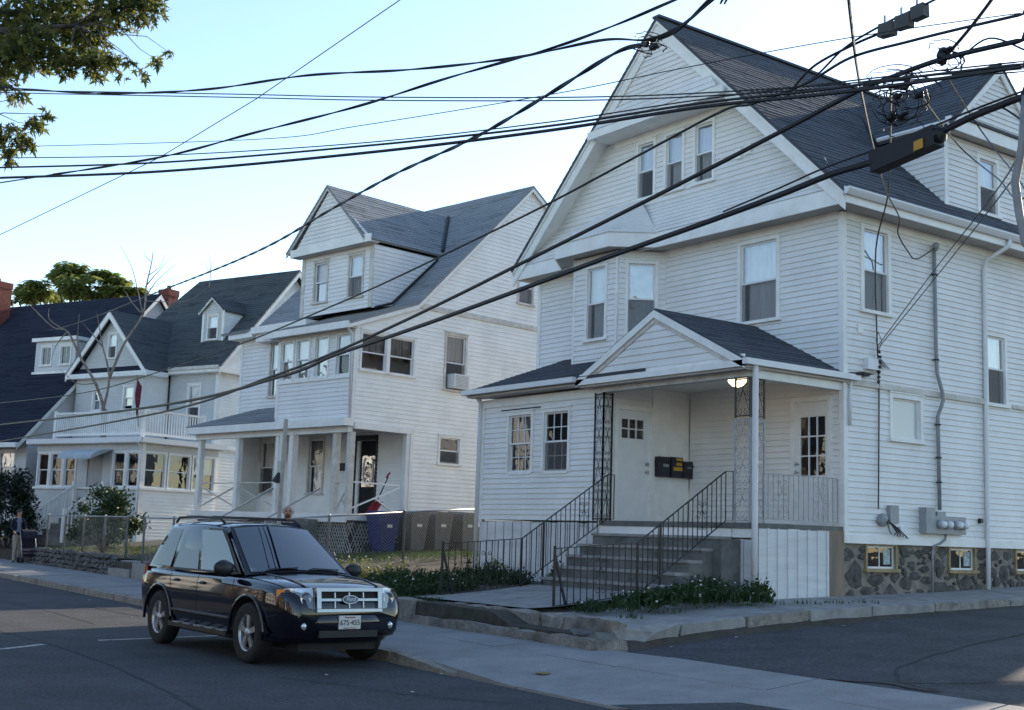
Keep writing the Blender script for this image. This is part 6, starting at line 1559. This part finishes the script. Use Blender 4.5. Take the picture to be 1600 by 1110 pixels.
# concrete garden steps
cs_ = thing('garden_steps', 'two worn concrete steps beside the field stone wall', 'steps', (-32.2, 11.3, .18), zbase=False)
for i in range(2): MB().box(-.75, .85, .05+.32*i, .9, 0 if i == 0 else .2, .2+.2*i).build('step', 'concrete', cs_)
rw = thing('garden_wall', 'plain low concrete wall in front of the second white house', 'wall', (-28, 11.1, .18), zbase=False)
for a, b in ((-31.3, -28.9), (-28.88, -26.6), (-26.58, -24.55)):
    ya, yb = back_y(a)+.02, back_y(b)+.02; o_ = V3((-28, 11.1, .18))
    MB().hexa([V3(p)-o_ for p in ((a, ya, .05), (b, yb, .05), (b, yb+.2, .05), (a, ya+.2, .05), (a, ya+.02, .56), (b, yb+.02, .56), (b, yb+.2, .56), (a, ya+.2, .56))]).build('wall_block', 'concrete', rw)

# ================================================================ wheeled bins and shovel
def bin_(loc, rz, m, label):
    t = thing('wheeled_bin', label, 'bin', loc, rz, 'wheeled bins beside the second house', zbase=False)
    MB().hexa([(-.22, -.24, .06), (.22, -.24, .06), (.22, .22, .06), (-.22, .22, .06), (-.29, -.33, .98), (.29, -.33, .98), (.29, .33, .98), (-.29, .33, .98)]).build('bin_body', m, t)
    MB().box(-.31, .31, -.35, .35, .93, .985).build('bin_rim', m, t)
    vs = []
    for x_, z_ in ((-.31, .99), (-.2, 1.05), (.2, 1.05), (.31, .99)): vs += [(x_, -.37, z_), (x_, .36, z_+.03)]
    MB().add(vs+[(v[0], v[1], .985) for v in vs], [(0, 2, 3, 1), (2, 4, 5, 3), (4, 6, 7, 5), (8, 10, 12, 14, 6, 4, 2, 0), (9, 1, 3, 5, 7, 15, 13, 11), (0, 1, 9, 8), (6, 14, 15, 7)]).build('bin_lid', m, t)
    MB().tube([(-.24, .42, 1.0), (.24, .42, 1.0)], .018, 6).build('bin_handle', m, t)
    for x_ in (-.27, .27): MB().lathe([(.12, -.025), (.12, .025)], (x_, .24, .12), (1, 0, 0), 14).build('bin_wheel', 'tyre', t)
    MB().box(-.08, .08, -.306, -.30, .66, .76).build('bin_sticker', 'plate', t)
    return t
def h2w(u, v, z): return H2.location*1+Matrix.Rotation(R(9), 3, 'Z') @ V3((u, v, 0))+V3((0, 0, z-1.0))
MT['bin_blue'] = mat('blue_plastic', (.012, .022, .12), .45, .15, 6); MT['bin_grey'] = mat('grey_green_plastic', (.075, .09, .09), .5, .15, 6)
for i, (u, v, a) in enumerate(((.55, .75, 96), (.55, 1.75, 97), (.52, 2.65, 92), (.55, 3.55, 99))):
    p = h2w(u, v, 0); p.z = lot_z(p.x, p.y)-.02
    b_ = bin_(p, R(a), 'bin_blue' if i == 0 else 'bin_grey', ('blue wheeled bin beside the porch of the second house', 'grey green wheeled bin next to the blue bin', 'grey green wheeled bin between two others like it', 'grey green wheeled bin farthest from the blue bin')[i])
sh = thing('snow_shovel', 'red snow shovel leaning in the porch corner of the second house', 'shovel', h2w(-.25, 1.1, 1.97), R(9), zbase=False)
MB().tube([(0, 0, .2), (.03, .40, 1.0)], .016, 6).build('shaft', 'iron', sh)
MB().tube([(-.02, .38, .98), (.04, .45, 1.13)], .028, 6).build('grip', MT.setdefault('red_plastic', mat('red_plastic', (.28, .012, .02), .45, .1)), sh)
MB().hexa([(-.2, -.16, 0), (.2, -.16, 0), (.2, -.13, 0), (-.2, -.13, 0), (-.2, .1, .34), (.2, .1, .34), (.2, .13, .34), (-.2, .13, .34)]).build('blade', MT['red_plastic'], sh)

# ================================================================ plants
def leafquad(mb, p, d, n, L, W, bend=.0):
    """pointed leaf: 5-vertex blade"""
    d = d.normalized(); s_ = d.cross(n)
    s_ = (s_.normalized() if s_.length > 1e-4 else d.orthogonal().normalized())*W/2; m_ = p+d*L*.45+n*bend*L
    mb.add([p, m_-s_, p+d*L, m_+s_], [(0, 1, 2, 3)])
def rv(r_): 
    while True:
        v = V3((r_.uniform(-1, 1), r_.uniform(-1, 1), r_.uniform(-1, 1)))
        if .05 < v.length < 1: return v.normalized()
def tuft(name, label, cat, spots, m, blade, seed, flowers=0, fm='petal', group=None, leafy=0., stuff=True):
    r_ = random.Random(seed); mb = MB(); fl_ = MB()
    for (x, y, z, rad, n, h) in spots:
        for i in range(n):
            a = r_.uniform(0, 6.283); rr_ = rad*math.sqrt(r_.random()); px_, py_ = x+rr_*math.cos(a), y+rr_*math.sin(a)
            zz = z(px_, py_) if callable(z) else z; hh = h*r_.uniform(.45, 1.15)*(1-.4*(rr_/rad)**2)
            tip = V3((r_.uniform(-.35, .35), r_.uniform(-.35, .35), 1)).normalized(); p = V3((px_, py_, zz-.02))
            w_ = blade*r_.uniform(.7, 1.4); sd = V3((math.cos(a*3), math.sin(a*3), 0))*w_/2
            q = p+tip*hh; mid = p+V3((tip.x*.3, tip.y*.3, tip.z))*hh*.6
            mb.add([p-sd, p+sd, mid+sd*.8, q, mid-sd*.8], [(0, 1, 2, 3, 4)])
            if r_.random() < leafy:
                for k in range(r_.randint(3, 7)):
                    c = p+(q-p)*r_.uniform(.25, 1); leafquad(mb, c, rv(r_)+V3((0, 0, .3)), rv(r_), r_.uniform(.05, .11), r_.uniform(.025, .05))
            if r_.random() < flowers:
                c = q+V3((0, 0, .02)); s_ = r_.uniform(.012, .024); fl_.blob(c, s_, s_, s_*.7, i, .1, 5, 3)
    o = mb.build(name, m); o['kind'] = 'stuff'; o['label'] = label; o['category'] = cat
    if fl_.v: f_ = fl_.build('flower_heads', fm, o); f_['kind'] = 'stuff'
    return o
lz = lot_z
tuft('weed_bed', 'dark green weeds with small white flowers right of the porch steps', 'weeds', [(-13.7, 13.9, lz, .55, 260, .34), (-13.55, 13.0, lz, .5, 230, .3), (-13.6, 12.3, lz, .45, 170, .24), (-14.1, 14.3, lz, .35, 170, .40), (-13.3, 14.5, lz, .3, 120, .36), (-13.9, 11.8, lz, .3, 90, .16)], 'weed', .02, 21, .045, leafy=.45)
tuft('weed_bed', 'dark green weeds in the bed left of the porch railing', 'weeds', [(-18.6, 13.6, lz, .6, 260, .36), (-19.6, 13.6, lz, .7, 260, .4), (-18.4, 12.2, lz, .6, 240, .3), (-19.3, 12.0, lz, .7, 270, .28), (-20.4, 12.6, lz, .8, 270, .34), (-18.2, 11.2, lz, .5, 190, .26), (-19.2, 11.1, lz, .6, 220, .25), (-20.4, 11.3, lz, .6, 220, .28), (-17.9, 14.5, lz, .35, 150, .42), (-21.3, 11.7, lz, .6, 190, .28)], 'weed', .02, 22, .02, leafy=.45)
tuft('tall_weeds', 'pale yellow green tall weeds catching the light at the end of the bed', 'weeds', [(-21.9, 12.3, lz, .45, 120, .55), (-21.4, 12.9, lz, .4, 80, .45), (-22.3, 11.9, lz, .35, 80, .5), (-20.2, 14.6, lz, .3, 50, .5)], 'weed_y', .022, 23, .25, leafy=.8)
tuft('grass', 'short grass of the front lawn behind the chain link fence', 'grass', [(-26.2+.9*math.cos(k*2.4), 12.6+.55*k, lz, 1.2, 1000, .11) for k in range(12)]+[(-28.5+k*.2, 13+.2*k, lz, 1.1, 700, .10) for k in range(6)], 'grass', .012, 24)
tuft('grass', 'patchy grass in the garden above the field stone wall', 'grass', [(-40.5+1.3*k, 13.3+.5*(k % 3), lz, 1.3, 500, .12) for k in range(8)]+[(-44+k, 12.9, lz, 1.0, 500, .1) for k in range(4)], 'grass', .014, 25)
tuft('ragged_grass', 'ragged grass along the granite edging by the driveway', 'grass', [(-12.75, 11.5+.7*k, lz, .22, 26, .09) for k in range(8)]+[(-16.6-.5*k, 10.8, lz, .25, 70, .13) for k in range(14)], 'weed', .013, 26)
tuft('vine', 'small climbing plant at the foot of the corner downspout', 'vine', [(-13.75, 15.0, .66, .08, 26, .42)], 'weed', .02, 27, leafy=1.0)
# shrubs: woody stems with leaf sprays
def shrub(label, loc, rx, ry, rz, n, L, m, seed, stems=7, trunk_h=.3, group=None, name='shrub'):
    r_ = random.Random(seed); t = thing(name, label, 'bush', loc, zbase=False, group=group); st_ = MB(); mb = MB()
    cl = []
    for k in range(stems*4):
        v = rv(r_); v.z = abs(v.z)*.9+.05*r_.random(); c = V3((v.x*rx*r_.uniform(.5, 1), v.y*ry*r_.uniform(.5, 1), trunk_h+v.z*rz*r_.uniform(.4, 1))); cl.append(c)
        if k < stems*2: st_.tube([(c.x*.1, c.y*.1, 0), (c.x*.4, c.y*.4, c.z*.5), tuple(c)], [.025, .015, .006], 5)
    for i in range(n):
        c = r_.choice(cl); p = c+rv(r_)*r_.uniform(.02, .32)*rx*.9
        p.z = max(.05, p.z); leafquad(mb, p, rv(r_)+V3((p.x, p.y, .2))*.5, rv(r_), L*r_.uniform(.7, 1.3), L*.5*r_.uniform(.7, 1.3), .1)
    st_.build('stems', 'bark', t); o = mb.build('foliage', m, t); o['kind'] = 'stuff'
    return t
p = at(168, 800, 38.5); p.z = lot_z(p.x, p.y); shrub('round leafy green bush in front of the glazed sun porch', p, 1.25, 1.1, 1.65, 4600, .13, 'leaf_dk', 31, trunk_h=.35)
p = at(8, 850, 44); p.z = lot_z(p.x, p.y); shrub('tall dark evergreen bush beside the woman with the pushchair', p, 1.6, 1.4, 2.7, 6500, .15, MT.setdefault('leaf_black', leaf_mat('dark_yew_leaf', (.006, .012, .006), (.018, .03, .012), .1)), 32, trunk_h=.5)
# ================================================================ trees
MAPLE = [(0, 0), (.12, .04), (.42, -.06), (.17, .16), (.50, .50), (.14, .36), (.12, .62), (.0, 1.05), (-.12, .62), (-.14, .36), (-.50, .50), (-.17, .16), (-.42, -.06), (-.12, .04)]
def maple_leaf(mb, p, d, n, s_):
    d = d.normalized(); x_ = d.cross(n)
    x_ = x_.normalized() if x_.length > 1e-4 else d.orthogonal().normalized()
    nn = x_.cross(d)
    mb.add([p+x_*u*s_+d*v*s_+nn*(.12*abs(u)*s_) for u, v in MAPLE], [(0, 1, 2, 3, 4, 5), (0, 5, 6, 7, 8, 9), (0, 9, 10, 11, 12, 13)])
tree = thing('maple_tree', 'maple tree overhanging the street with pointed green leaves', 'tree', (-19.5, -2.6, .1), zbase=False)
TO = V3((-19.5, -2.6, .1)); r_ = random.Random(51)
tk = MB(); lf = MB()
tk.tube([(0, 0, 0), (.1, .1, 2), (.2, .5, 4.2)], [.34, .27, .22], 12)
limb_tips = []
def grow(a, b, r0, n=4):
    a = V3(a); b = V3(b); pts = [a]
    for i in range(1, n): pts.append(a+(b-a)*i/n+rv(r_)*.18*(b-a).length/n+V3((0, 0, .15*(b-a).length*math.sin(math.pi*i/n)*.5)))
    pts.append(b); tk.tube(pts, [r0*(1-.75*i/n) for i in range(n+1)], 6); return pts
fork = V3((.2, .5, 4.2))
seen = [(35, 25, 62, 330, 17), (110, 12, 62, 330, 17.5), (185, 8, 50, 230, 17), (232, 14, 28, 70, 17), (60, 75, 42, 190, 16.6), (135, 62, 40, 170, 17.2), (10, 92, 40, 170, 16.2), (100, 95, 26, 70, 16.5), (150, 100, 26, 70, 16.6), (15, 60, 45, 160, 17.5),
        (175, 96, 15, 18, 16.4), (205, 97, 12, 9, 16.2), (222, 116, 9, 6, 16.1), (245, 94, 10, 6, 16.0), (264, 82, 6, 4, 15.9), (190, 118, 9, 5, 16.2), (25, 150, 18, 16, 15.8), (10, 135, 16, 12, 15.8),
        (20, 212, 24, 40, 15.2), (55, 195, 16, 20, 15.1), (75, 178, 9, 8, 15.0), (12, 240, 16, 16, 15.3), (45, 222, 14, 12, 15.2), (15, 255, 9, 5, 15.2)]
centers = [(at(x_, y_, d_)-TO, rp*d_/F_PX, n_) for x_, y_, rp, n_, d_ in seen]
mains = [grow(fork, at(40, 20, 17)-TO, .13, 6), grow(fork, at(120, 40, 17)-TO, .12, 6), grow(fork, at(-60, 190, 15.4)-TO, .11, 6), grow(fork, (-1.5, -2.5, 8), .13), grow(fork, (2.5, -1.5, 8.5), .12), grow(fork, (-2.5, 1.5, 8), .12), grow(fork, (1.0, 1.0, 9.5), .14)]
allm = [p for m_ in mains for p in m_[1:]]
for c, rad, n_ in centers:
    near = min(allm, key=lambda q: (q-c).length); br = grow(near, c, .022 if n_ > 50 else .010, 4)
    for i in range(int(n_*2.2)):
        p = c+rv(r_)*rad*(r_.random()**.45)
        maple_leaf(lf, p, V3((r_.uniform(-1, 1), r_.uniform(-1, 1), r_.uniform(-1.6, .3))), rv(r_), r_.uniform(.08, .145))
for k in range(60):
    v = rv(r_); c = V3((v.x*4.2, v.y*4.2-.6, 8.2+v.z*2.6))
    # keep the unseen part of the crown out of the view
    w_ = c+TO; dd = w_-CAM_POS; dep = dd.dot(_f); sx = 800+F_PX*dd.dot(_r)/dep if dep > .1 else -9999
    if sx > -90: continue
    near = min(allm, key=lambda q: (q-c).length); grow(near, c, .02, 3)
    for i in range(70): maple_leaf(lf, c+rv(r_)*.9*(r_.random()**.4), V3((r_.uniform(-1, 1), r_.uniform(-1, 1), r_.uniform(-1.6, .3))), rv(r_), r_.uniform(.10, .16))
tk.build('trunk', 'bark', tree, True); o = lf.build('crown', 'leaf', tree); o['kind'] = 'stuff'
# distant broad tree behind the dark roof
def far_tree(label, cx, cy, d, blobs, leaf, per, seed, m='leaf_far', gnd=1.3):
    r2 = random.Random(seed); base = at(cx, cy, d); loc = V3((base.x, base.y, gnd)); t = thing('tree', label, 'tree', loc, zbase=False)
    tr_ = MB(); le = MB(); cs = [at(x_, y_, d+dd)-loc for x_, y_, rp, dd in blobs]
    mid = V3((0, 0, min(c.z for c in cs)*.72)); tr_.tube([(0, 0, 0), (.2, 0, mid.z*.5), tuple(mid)], [.4, .32, .25], 8)
    for c, (x_, y_, rp, dd) in zip(cs, blobs):
        rad = rp*d/F_PX; tr_.tube([tuple(mid), tuple((mid+c)/2+V3((0, 0, -.3))), tuple(c)], [.16, .1, .04], 5)
        for k in range(9):
            e = c+V3((rv(r2).x*rad, rv(r2).y*rad, rv(r2).z*rad*.45)); tr_.tube([tuple(c), tuple(e)], .02, 3)
            for i in range(per//9):
                v = rv(r2); p = e+V3((v.x, v.y, v.z*.5))*rad*.42*(r2.random()**.5); leafquad(le, p, V3((v.x, v.y, -.35+v.z*.3)), V3((r2.uniform(-.4, .4), r2.uniform(-.4, .4), 1)), leaf*r2.uniform(.7, 1.4), leaf*.42, .1)
    tr_.build('trunk', 'bark', t, True); o = le.build('crown', m, t); o['kind'] = 'stuff'; return t
far_tree('broad leafy tree rising behind the long dark roof', 125, 470, 78, [(110, 420, 18, 0), (135, 428, 22, 1), (90, 428, 18, 1), (60, 448, 20, 0), (75, 460, 20, 2), (110, 448, 24, -1), (150, 448, 22, 0), (165, 430, 14, 1), (180, 442, 18, 1), (192, 452, 12, 0), (215, 455, 9, 0), (45, 462, 14, 0), (130, 460, 24, 0), (165, 462, 18, 0), (35, 452, 8, 3), (-5, 470, 12, 0), (-30, 462, 25, 0)], .46, 420, 61)
# bare dead tree between the grey house and the dark roof
bt = thing('bare_tree', 'leafless pale tree in front of the long dark roof', 'tree', V3((at(165, 700, 47).x, at(165, 700, 47).y, 1.1)), zbase=False)
BO = V3(bt.location); bm2 = MB(); r_ = random.Random(77)
def limb(pix, d, r0):
    pts = smooth_pts([at(x_, y_, d)-BO+rv(r_)*.05 for x_, y_ in pix], 4); n = len(pts)
    bm2.tube(pts, [r0*(1-.85*i/(n-1)) for i in range(n)], 5)
bm2.tube([(0, 0, 0), tuple(at(163, 640, 47)-BO)], [.14, .1], 7)
for pix, d, r0 in (([(163, 640), (150, 600), (125, 560), (105, 520), (82, 510), (48, 480)], 47, .07), ([(125, 560), (121, 530), (122, 490)], 47, .035), ([(105, 520), (80, 500), (76, 480)], 47, .03), ([(163, 640), (172, 590), (160, 540), (150, 490)], 47.3, .06), ([(172, 590), (195, 540), (222, 490), (228, 450), (236, 410), (238, 392)], 47.6, .06),
        ([(222, 490), (215, 460), (205, 420), (190, 385)], 47.6, .03), ([(228, 450), (240, 430), (262, 405)], 47.6, .03), ([(225, 470), (245, 440), (275, 412)], 47.6, .025), ([(222, 490), (205, 470), (196, 455)], 47.6, .03), ([(232, 430), (250, 415), (258, 400)], 47.6, .018), ([(236, 410), (228, 398), (226, 388)], 47.6, .014),
        ([(160, 540), (140, 520), (128, 505)], 47.3, .03), ([(150, 600), (118, 600), (95, 575)], 47, .03), ([(105, 520), (88, 540), (82, 565)], 47, .025), ([(230, 452), (262, 440), (300, 432)], 47.6, .014), ([(325, 450), (328, 420), (326, 395)], 49, .02), ([(327, 425), (318, 405)], 49, .012), ([(327, 425), (336, 405)], 49, .012), ([(225, 470), (290, 470), (325, 450)], 48.3, .02)):
    limb(pix, d, r0)
bm2.build('branches', 'bark_pale', bt, True)
# ================================================================ people
MT.update(
 skin=mat('skin', (.42, .25, .18), .55, .08, 8), skin_d=mat('skin_tan', (.33, .19, .13), .55, .08, 8),
 shirt=mat('navy_shirt', (.018, .022, .045), .85, .2, 12), denim=mat('dark_denim', (.03, .035, .055), .9, .2, 20), shoe=mat('shoe', (.02, .02, .02), .6, .1),
 khaki=mat('khaki_cloth', (.34, .30, .25), .9, .12, 14), jacket=mat('dark_purple_jacket', (.014, .012, .026), .85, .2, 12), top=mat('grey_blue_top', (.16, .19, .25), .9, .1),
 hair=mat('dark_hair', (.018, .011, .008), .6, .3, 30), beard=mat('ginger_beard', (.10, .035, .018), .8, .3, 40), eye=mat('eye', (.02, .015, .012), .2, .1), lip=mat('lip', (.30, .12, .10), .5, .1))
def skin_body(verts, edges, root, sub=2):
    me = bpy.data.meshes.new('sk'); me.from_pydata([v[0] for v in verts], edges, [])
    o = bpy.data.objects.new('sk', me); COL.objects.link(o)
    md = o.modifiers.new('s', 'SKIN'); md.use_smooth_shade = True
    sl = me.skin_vertices[0].data
    for i, v in enumerate(verts):
        r = v[1]; sl[i].radius = r if isinstance(r, tuple) else (r, r)
        sl[i].use_root = (i == root)
    sb = o.modifiers.new('u', 'SUBSURF'); sb.levels = sub; sb.render_levels = sub
    bpy.context.view_layer.update()
    out = bpy.data.meshes.new_from_object(o.evaluated_get(bpy.context.evaluated_depsgraph_get())); bpy.data.objects.remove(o); return out
def person(label, loc, rz, mats, zones, arms, h=1.0, legs=((.09, .02), (-.09, -.02)), head_fn=None, torso_w=1.0):
    """figure faces -y locally; arms: ((elbow, wrist), (elbow, wrist)) for left (+x) and right"""
    V = []; E = []
    def add(p, r, par=None):
        V.append((p, r)); i = len(V)-1
        if par is not None: E.append((par, i))
        return i
    pel = add((0, 0, .93), (.145*torso_w, .11)); wst = add((0, 0, 1.08), (.13*torso_w, .10), pel); chs = add((0, .01, 1.27), (.155*torso_w, .115), wst); upc = add((0, .015, 1.40), (.13*torso_w, .095), chs)
    nk = add((0, .005, 1.49), .055, upc); hd0 = add((0, -.012, 1.56), (.062, .072), nk); hd1 = add((0, -.010, 1.64), (.076, .092), hd0); hd2 = add((0, .0, 1.70), (.066, .082), hd1); add((0, .005, 1.735), (.035, .045), hd2)
    hands = []
    for sx, (el, wr) in zip((1, -1), arms):
        sh = add((sx*.165*torso_w, .015, 1.40), .062, upc); e = add(el, .045, sh); w_ = add(wr, .03, e)
        d = (V3(wr)-V3(el)).normalized(); pm = V3(wr)+d*.06; k = add(tuple(pm), (.036, .022), w_)
        side_ = d.cross(V3((0, 0, 1))); side_ = side_.normalized() if side_.length > .1 else V3((1, 0, 0))
        down = V3((0, 0, -1)) if abs(d.z) < .8 else V3((0, -1, 0))
        for f in range(4):
            b = pm+d*.02+side_*(.024-.016*f); t1 = b+d*.03+down*.012; t2 = t1+d*.012+down*.03
            i1 = add(tuple(t1), .0095, k); add(tuple(t2), .008, i1)
        th = add(tuple(V3(wr)+d*.03+side_*.035+down*.01), .010, w_); add(tuple(V3(wr)+d*.06+side_*.045+down*.03), .009, th)
    for sx, (fx, fy) in zip((1, -1), legs):
        hp = add((sx*.088, 0, .86), .095, pel); kn = add((sx*.095, fy-.02, .48), .062, hp); cf = add((sx*.097, fy*1.3+.015, .30), .055, kn); an = add((sx*.1, fy*1.6+.02, .085), .04, cf)
        hl = add((sx*.1, fy*1.6+.05, .04), .035, an); add((sx*.108, fy*1.6-.09, .035), (.042, .03), an); add((sx*.112, fy*1.6-.15, .03), (.035, .024), len(V)-1)
    me = skin_body(V, E, pel)
    for m_ in mats: me.materials.append(MT[m_])
    for p in me.polygons: p.material_index = zones(p.center); p.use_smooth = True
    me.name = 'body'; t = thing('person', label, 'person', loc, rz, zbase=False); t.scale = (h, h, h)
    b = bpy.data.objects.new('body', me); COL.objects.link(b); b.parent = t
    return t
def face(t, hairm, style):
    MB().tube([(0, -.095, 1.665), (0, -.122, 1.63), (0, -.118, 1.62)], [.010, .016, .010], 8).build('nose', 'skin', t, True)
    for s_ in (-1, 1):
        MB().blob((s_*.031, -.090, 1.655), .013, .010, .008, 1, 0, 8, 6).build('eye', 'eye', t, True)
        MB().blob((s_*.031, -.092, 1.676), .018, .008, .004, 1, 0, 8, 4).build('eyebrow', hairm, t, True)
        MB().blob((s_*.078, .005, 1.645), .010, .022, .032, 2, .1, 8, 6).build('ear', 'skin', t, True)
    MB().blob((0, -.096, 1.595), .024, .008, .006, 1, 0, 8, 4).build('mouth', 'lip', t, True)
man = person('bald bearded man in a navy shirt standing behind the parked car', (-18.75, 9.35, .165), R(62), ('skin', 'shirt', 'denim', 'shoe'),
    lambda c: 3 if c.z < .08 else 2 if c.z < .95 else 0 if (c.z > 1.475 or (abs(c.x) > .2 and c.z < 1.16)) else 1, (((.27, .03, 1.12), (.25, -.10, .90)), ((-.27, .03, 1.12), (-.25, -.10, .90))), 1.0, torso_w=1.15)
face(man, 'beard', 'bald')
MB().blob((0, -.078, 1.578), .045, .036, .034, 6, .15, 10, 6).build('beard', 'beard', man, True)
wl = at(24, 880, 40.2); wl.z = .19
woman = person('woman in a dark jacket and khaki trousers pushing a pushchair', wl, R(86), ('skin', 'jacket', 'khaki', 'shoe', 'top'),
    lambda c: 3 if c.z < .07 else 2 if c.z < .90 else 0 if (c.z > 1.475 or (c.y < -.36)) else 4 if (abs(c.x) < .07 and c.y < -.05 and c.z > 1.0) else 1, (((.24, -.05, 1.15), (.19, -.34, 1.02)), ((-.24, -.05, 1.15), (-.19, -.34, 1.02))), .96, ((.09, .10), (-.09, -.08)), torso_w=.92)
face(woman, 'hair', 'long')
MB().blob((0, .016, 1.685), .094, .100, .090, 4, .06, 12, 8).build('hair', 'hair', woman, True); MB().blob((0, .062, 1.56), .085, .05, .13, 5, .1, 10, 7).build('hair', 'hair', woman, True)
# pushchair
ps_ = thing('pushchair', 'dark folding pushchair with small black wheels', 'pushchair', wl+Matrix.Rotation(R(86), 3, 'Z') @ V3((0, -.72, 0))+V3((.12, .18, 0)), R(86), zbase=False)
for s_ in (-1, 1):
    MB().tube([(s_*.22, .36, 1.0), (s_*.22, .28, .98), (s_*.22, -.25, .14)], .014, 6).build('frame_tube', 'galv', ps_, True)
    MB().tube([(s_*.22, .25, .12), (s_*.22, .05, .52), (s_*.22, -.02, .58)], .014, 6).build('frame_tube', 'galv', ps_, True)
    for y_ in (-.27, .27):
        for o_ in (-.03, .03): MB().lathe([(.09, -.014), (.098, 0), (.09, .014)], (s_*.22+o_, y_, .098), (1, 0, 0), 16).build('wheel', 'tyre', ps_, True)
MB().tube([(-.22, .36, 1.0), (.22, .36, 1.0)], .016, 6).build('handle', 'tyre', ps_, True)
MB().hexa([(-.2, -.22, .34), (.2, -.22, .34), (.2, .1, .42), (-.2, .1, .42), (-.2, -.22, .40), (.2, -.22, .40), (.2, .1, .48), (-.2, .1, .48)]).build('seat', 'jacket', ps_)
MB().hexa([(-.2, .08, .42), (.2, .08, .42), (.2, .14, .42), (-.2, .14, .42), (-.2, .2, .95), (.2, .2, .95), (.2, .24, .95), (-.2, .24, .95)]).build('back', 'jacket', ps_)
vs = []; fs = []
for i in range(8):
    a = R(10+i*20); vs += [(-.22, .16-.33*math.cos(a)*.9, .72+.33*math.sin(a)), (.22, .16-.33*math.cos(a)*.9, .72+.33*math.sin(a))]
    if i: fs.append((2*i-2, 2*i, 2*i+1, 2*i-1))
MB().add(vs, fs).build('canopy', 'jacket', ps_, True)
MB().hexa([(-.16, -.15, .2), (.16, -.15, .2), (.16, .2, .2), (-.16, .2, .2), (-.18, -.17, .3), (.18, -.17, .3), (.18, .22, .3), (-.18, .22, .3)]).build('basket', 'jacket', ps_)

# ================================================================ scraps of litter
r_ = random.Random(99)
for i, (x_, y_) in enumerate(((645, 1082), (380, 1008), (140, 938), (690, 1054), (612, 1035), (1060, 978), (1190, 985), (1335, 978), (510, 1055), (205, 965))):
    z_ = .0 if i not in (5, 6, 7) else .32
    p = at_z(x_, y_, z_+.01) if i not in (5, 6, 7) else V3((-11.9, (11.4, 12.6, 14.8)[i-5], drive_z((11.4, 12.6, 14.8)[i-5])+.012))
    s_ = r_.uniform(.018, .034); a = r_.uniform(0, 6)
    mb = MB().add([p+V3((s_*math.cos(a+k*1.57)*(1.4 if k % 2 else 1), s_*math.sin(a+k*1.57), .006*(k % 2)+.002)) for k in range(4)], [(0, 1, 2, 3)])
    tag(mb.build('litter', 'petal'), 'small white scrap of paper lying on the asphalt', 'litter', 'paper scraps on the asphalt')

# ================================================================ houses out of the frame that shade and reflect into the scene
def plain_house(label, loc, rz, w_, d_, hz, rz_, wall, roofm, grp=None):
    t = thing('neighbour_house', label, 'house', loc, rz, grp, zbase=False)
    m_ = MB().box(-w_/2, w_/2, -d_/2, d_/2, 0, hz).build('wall', wall, t)
    for s_ in (1, -1):
        f_ = Fr((s_*(w_/2+.4), -s_*(d_/2+.4), hz-.1), (0, s_, 0), (-s_*(w_/2+.4), 0, rz_-hz)); L = math.hypot(w_/2+.4, rz_-hz)
        shingles(t, f_, [(0, 0), (d_+.8, 0), (d_+.8, L), (0, L)], roofm, pitch=.3, split=None)
        MB().prism(Fr((0, -s_*d_/2, 0), (s_, 0, 0)), [(-w_/2, hz-.01), (w_/2, hz-.01), (0, rz_-.15)], -.2, 0).build('gable', wall, t)
        ff_ = Fr((0, -s_*d_/2, 0), (s_, 0, 0))
        for zz in (1.4, 4.2):
            for k in (-1, 0, 1): window(t, Fr((0, -s_*(d_/2+.43), 0), (s_, 0, 0)), k*w_*.3-.45, k*w_*.3+.45, zz, zz+1.5, cur='white')
    return t
MT['wall_tan'] = mat('tan_siding', (.17, .125, .08), .7, .1, 1.5); MT['wall_br'] = mat('brown_siding', (.13, .09, .065), .7, .1, 1.5)
for i, (x_, m_) in enumerate(((-9, 'wall_br'), (-22, 'wall_tan'), (-35, 'siding3'), (-48, 'wall_br'), (5, 'siding4'), (-61, 'siding3'), (-74, 'wall_tan'))):
    plain_house(('brown house across the street facing the porch house', 'tan house across the street facing the second white house', 'grey house across the street facing the sun porch house', 'brown house across the street facing the dark roofed house', 'pale house across the street opposite the driveway', 'grey house next to the last brown house across the street', 'tan house at the far end of the row across the street')[i], (x_, -18.5, .3), 0, 9.4, 10, 6.4, 11, m_, 'roof3', 'houses across the street')

src = [o for o in COL.objects if o.name.startswith('tree') and o.parent is None][0]
for i, (x_, y_, s_) in enumerate(((-36.5, 33.5, .70), (-42, 37, .72), (-86, -8, 1.15), (-97, -2, 1.2), (-112, 0, 1.3))):  # first two are unseen trees, added to keep sun off the road
    c = copy_tree(src); c.location = (x_, y_, .2 if i > 1 else 1.3); c.scale = (s_, s_, s_); c['label'] = ('leafy tree added out of sight behind the second white house to shade the road', 'leafy tree added out of sight behind the sun porch house to shade the road', 'first street tree beyond the row of houses across the street', 'second street tree beyond the row of houses across the street', 'last street tree in the line across the street')[i]; c['group'] = 'street trees across the road' if i > 1 else 'added unseen shade trees'

for o in COL.objects:
    if '_z' in o: del o['_z']
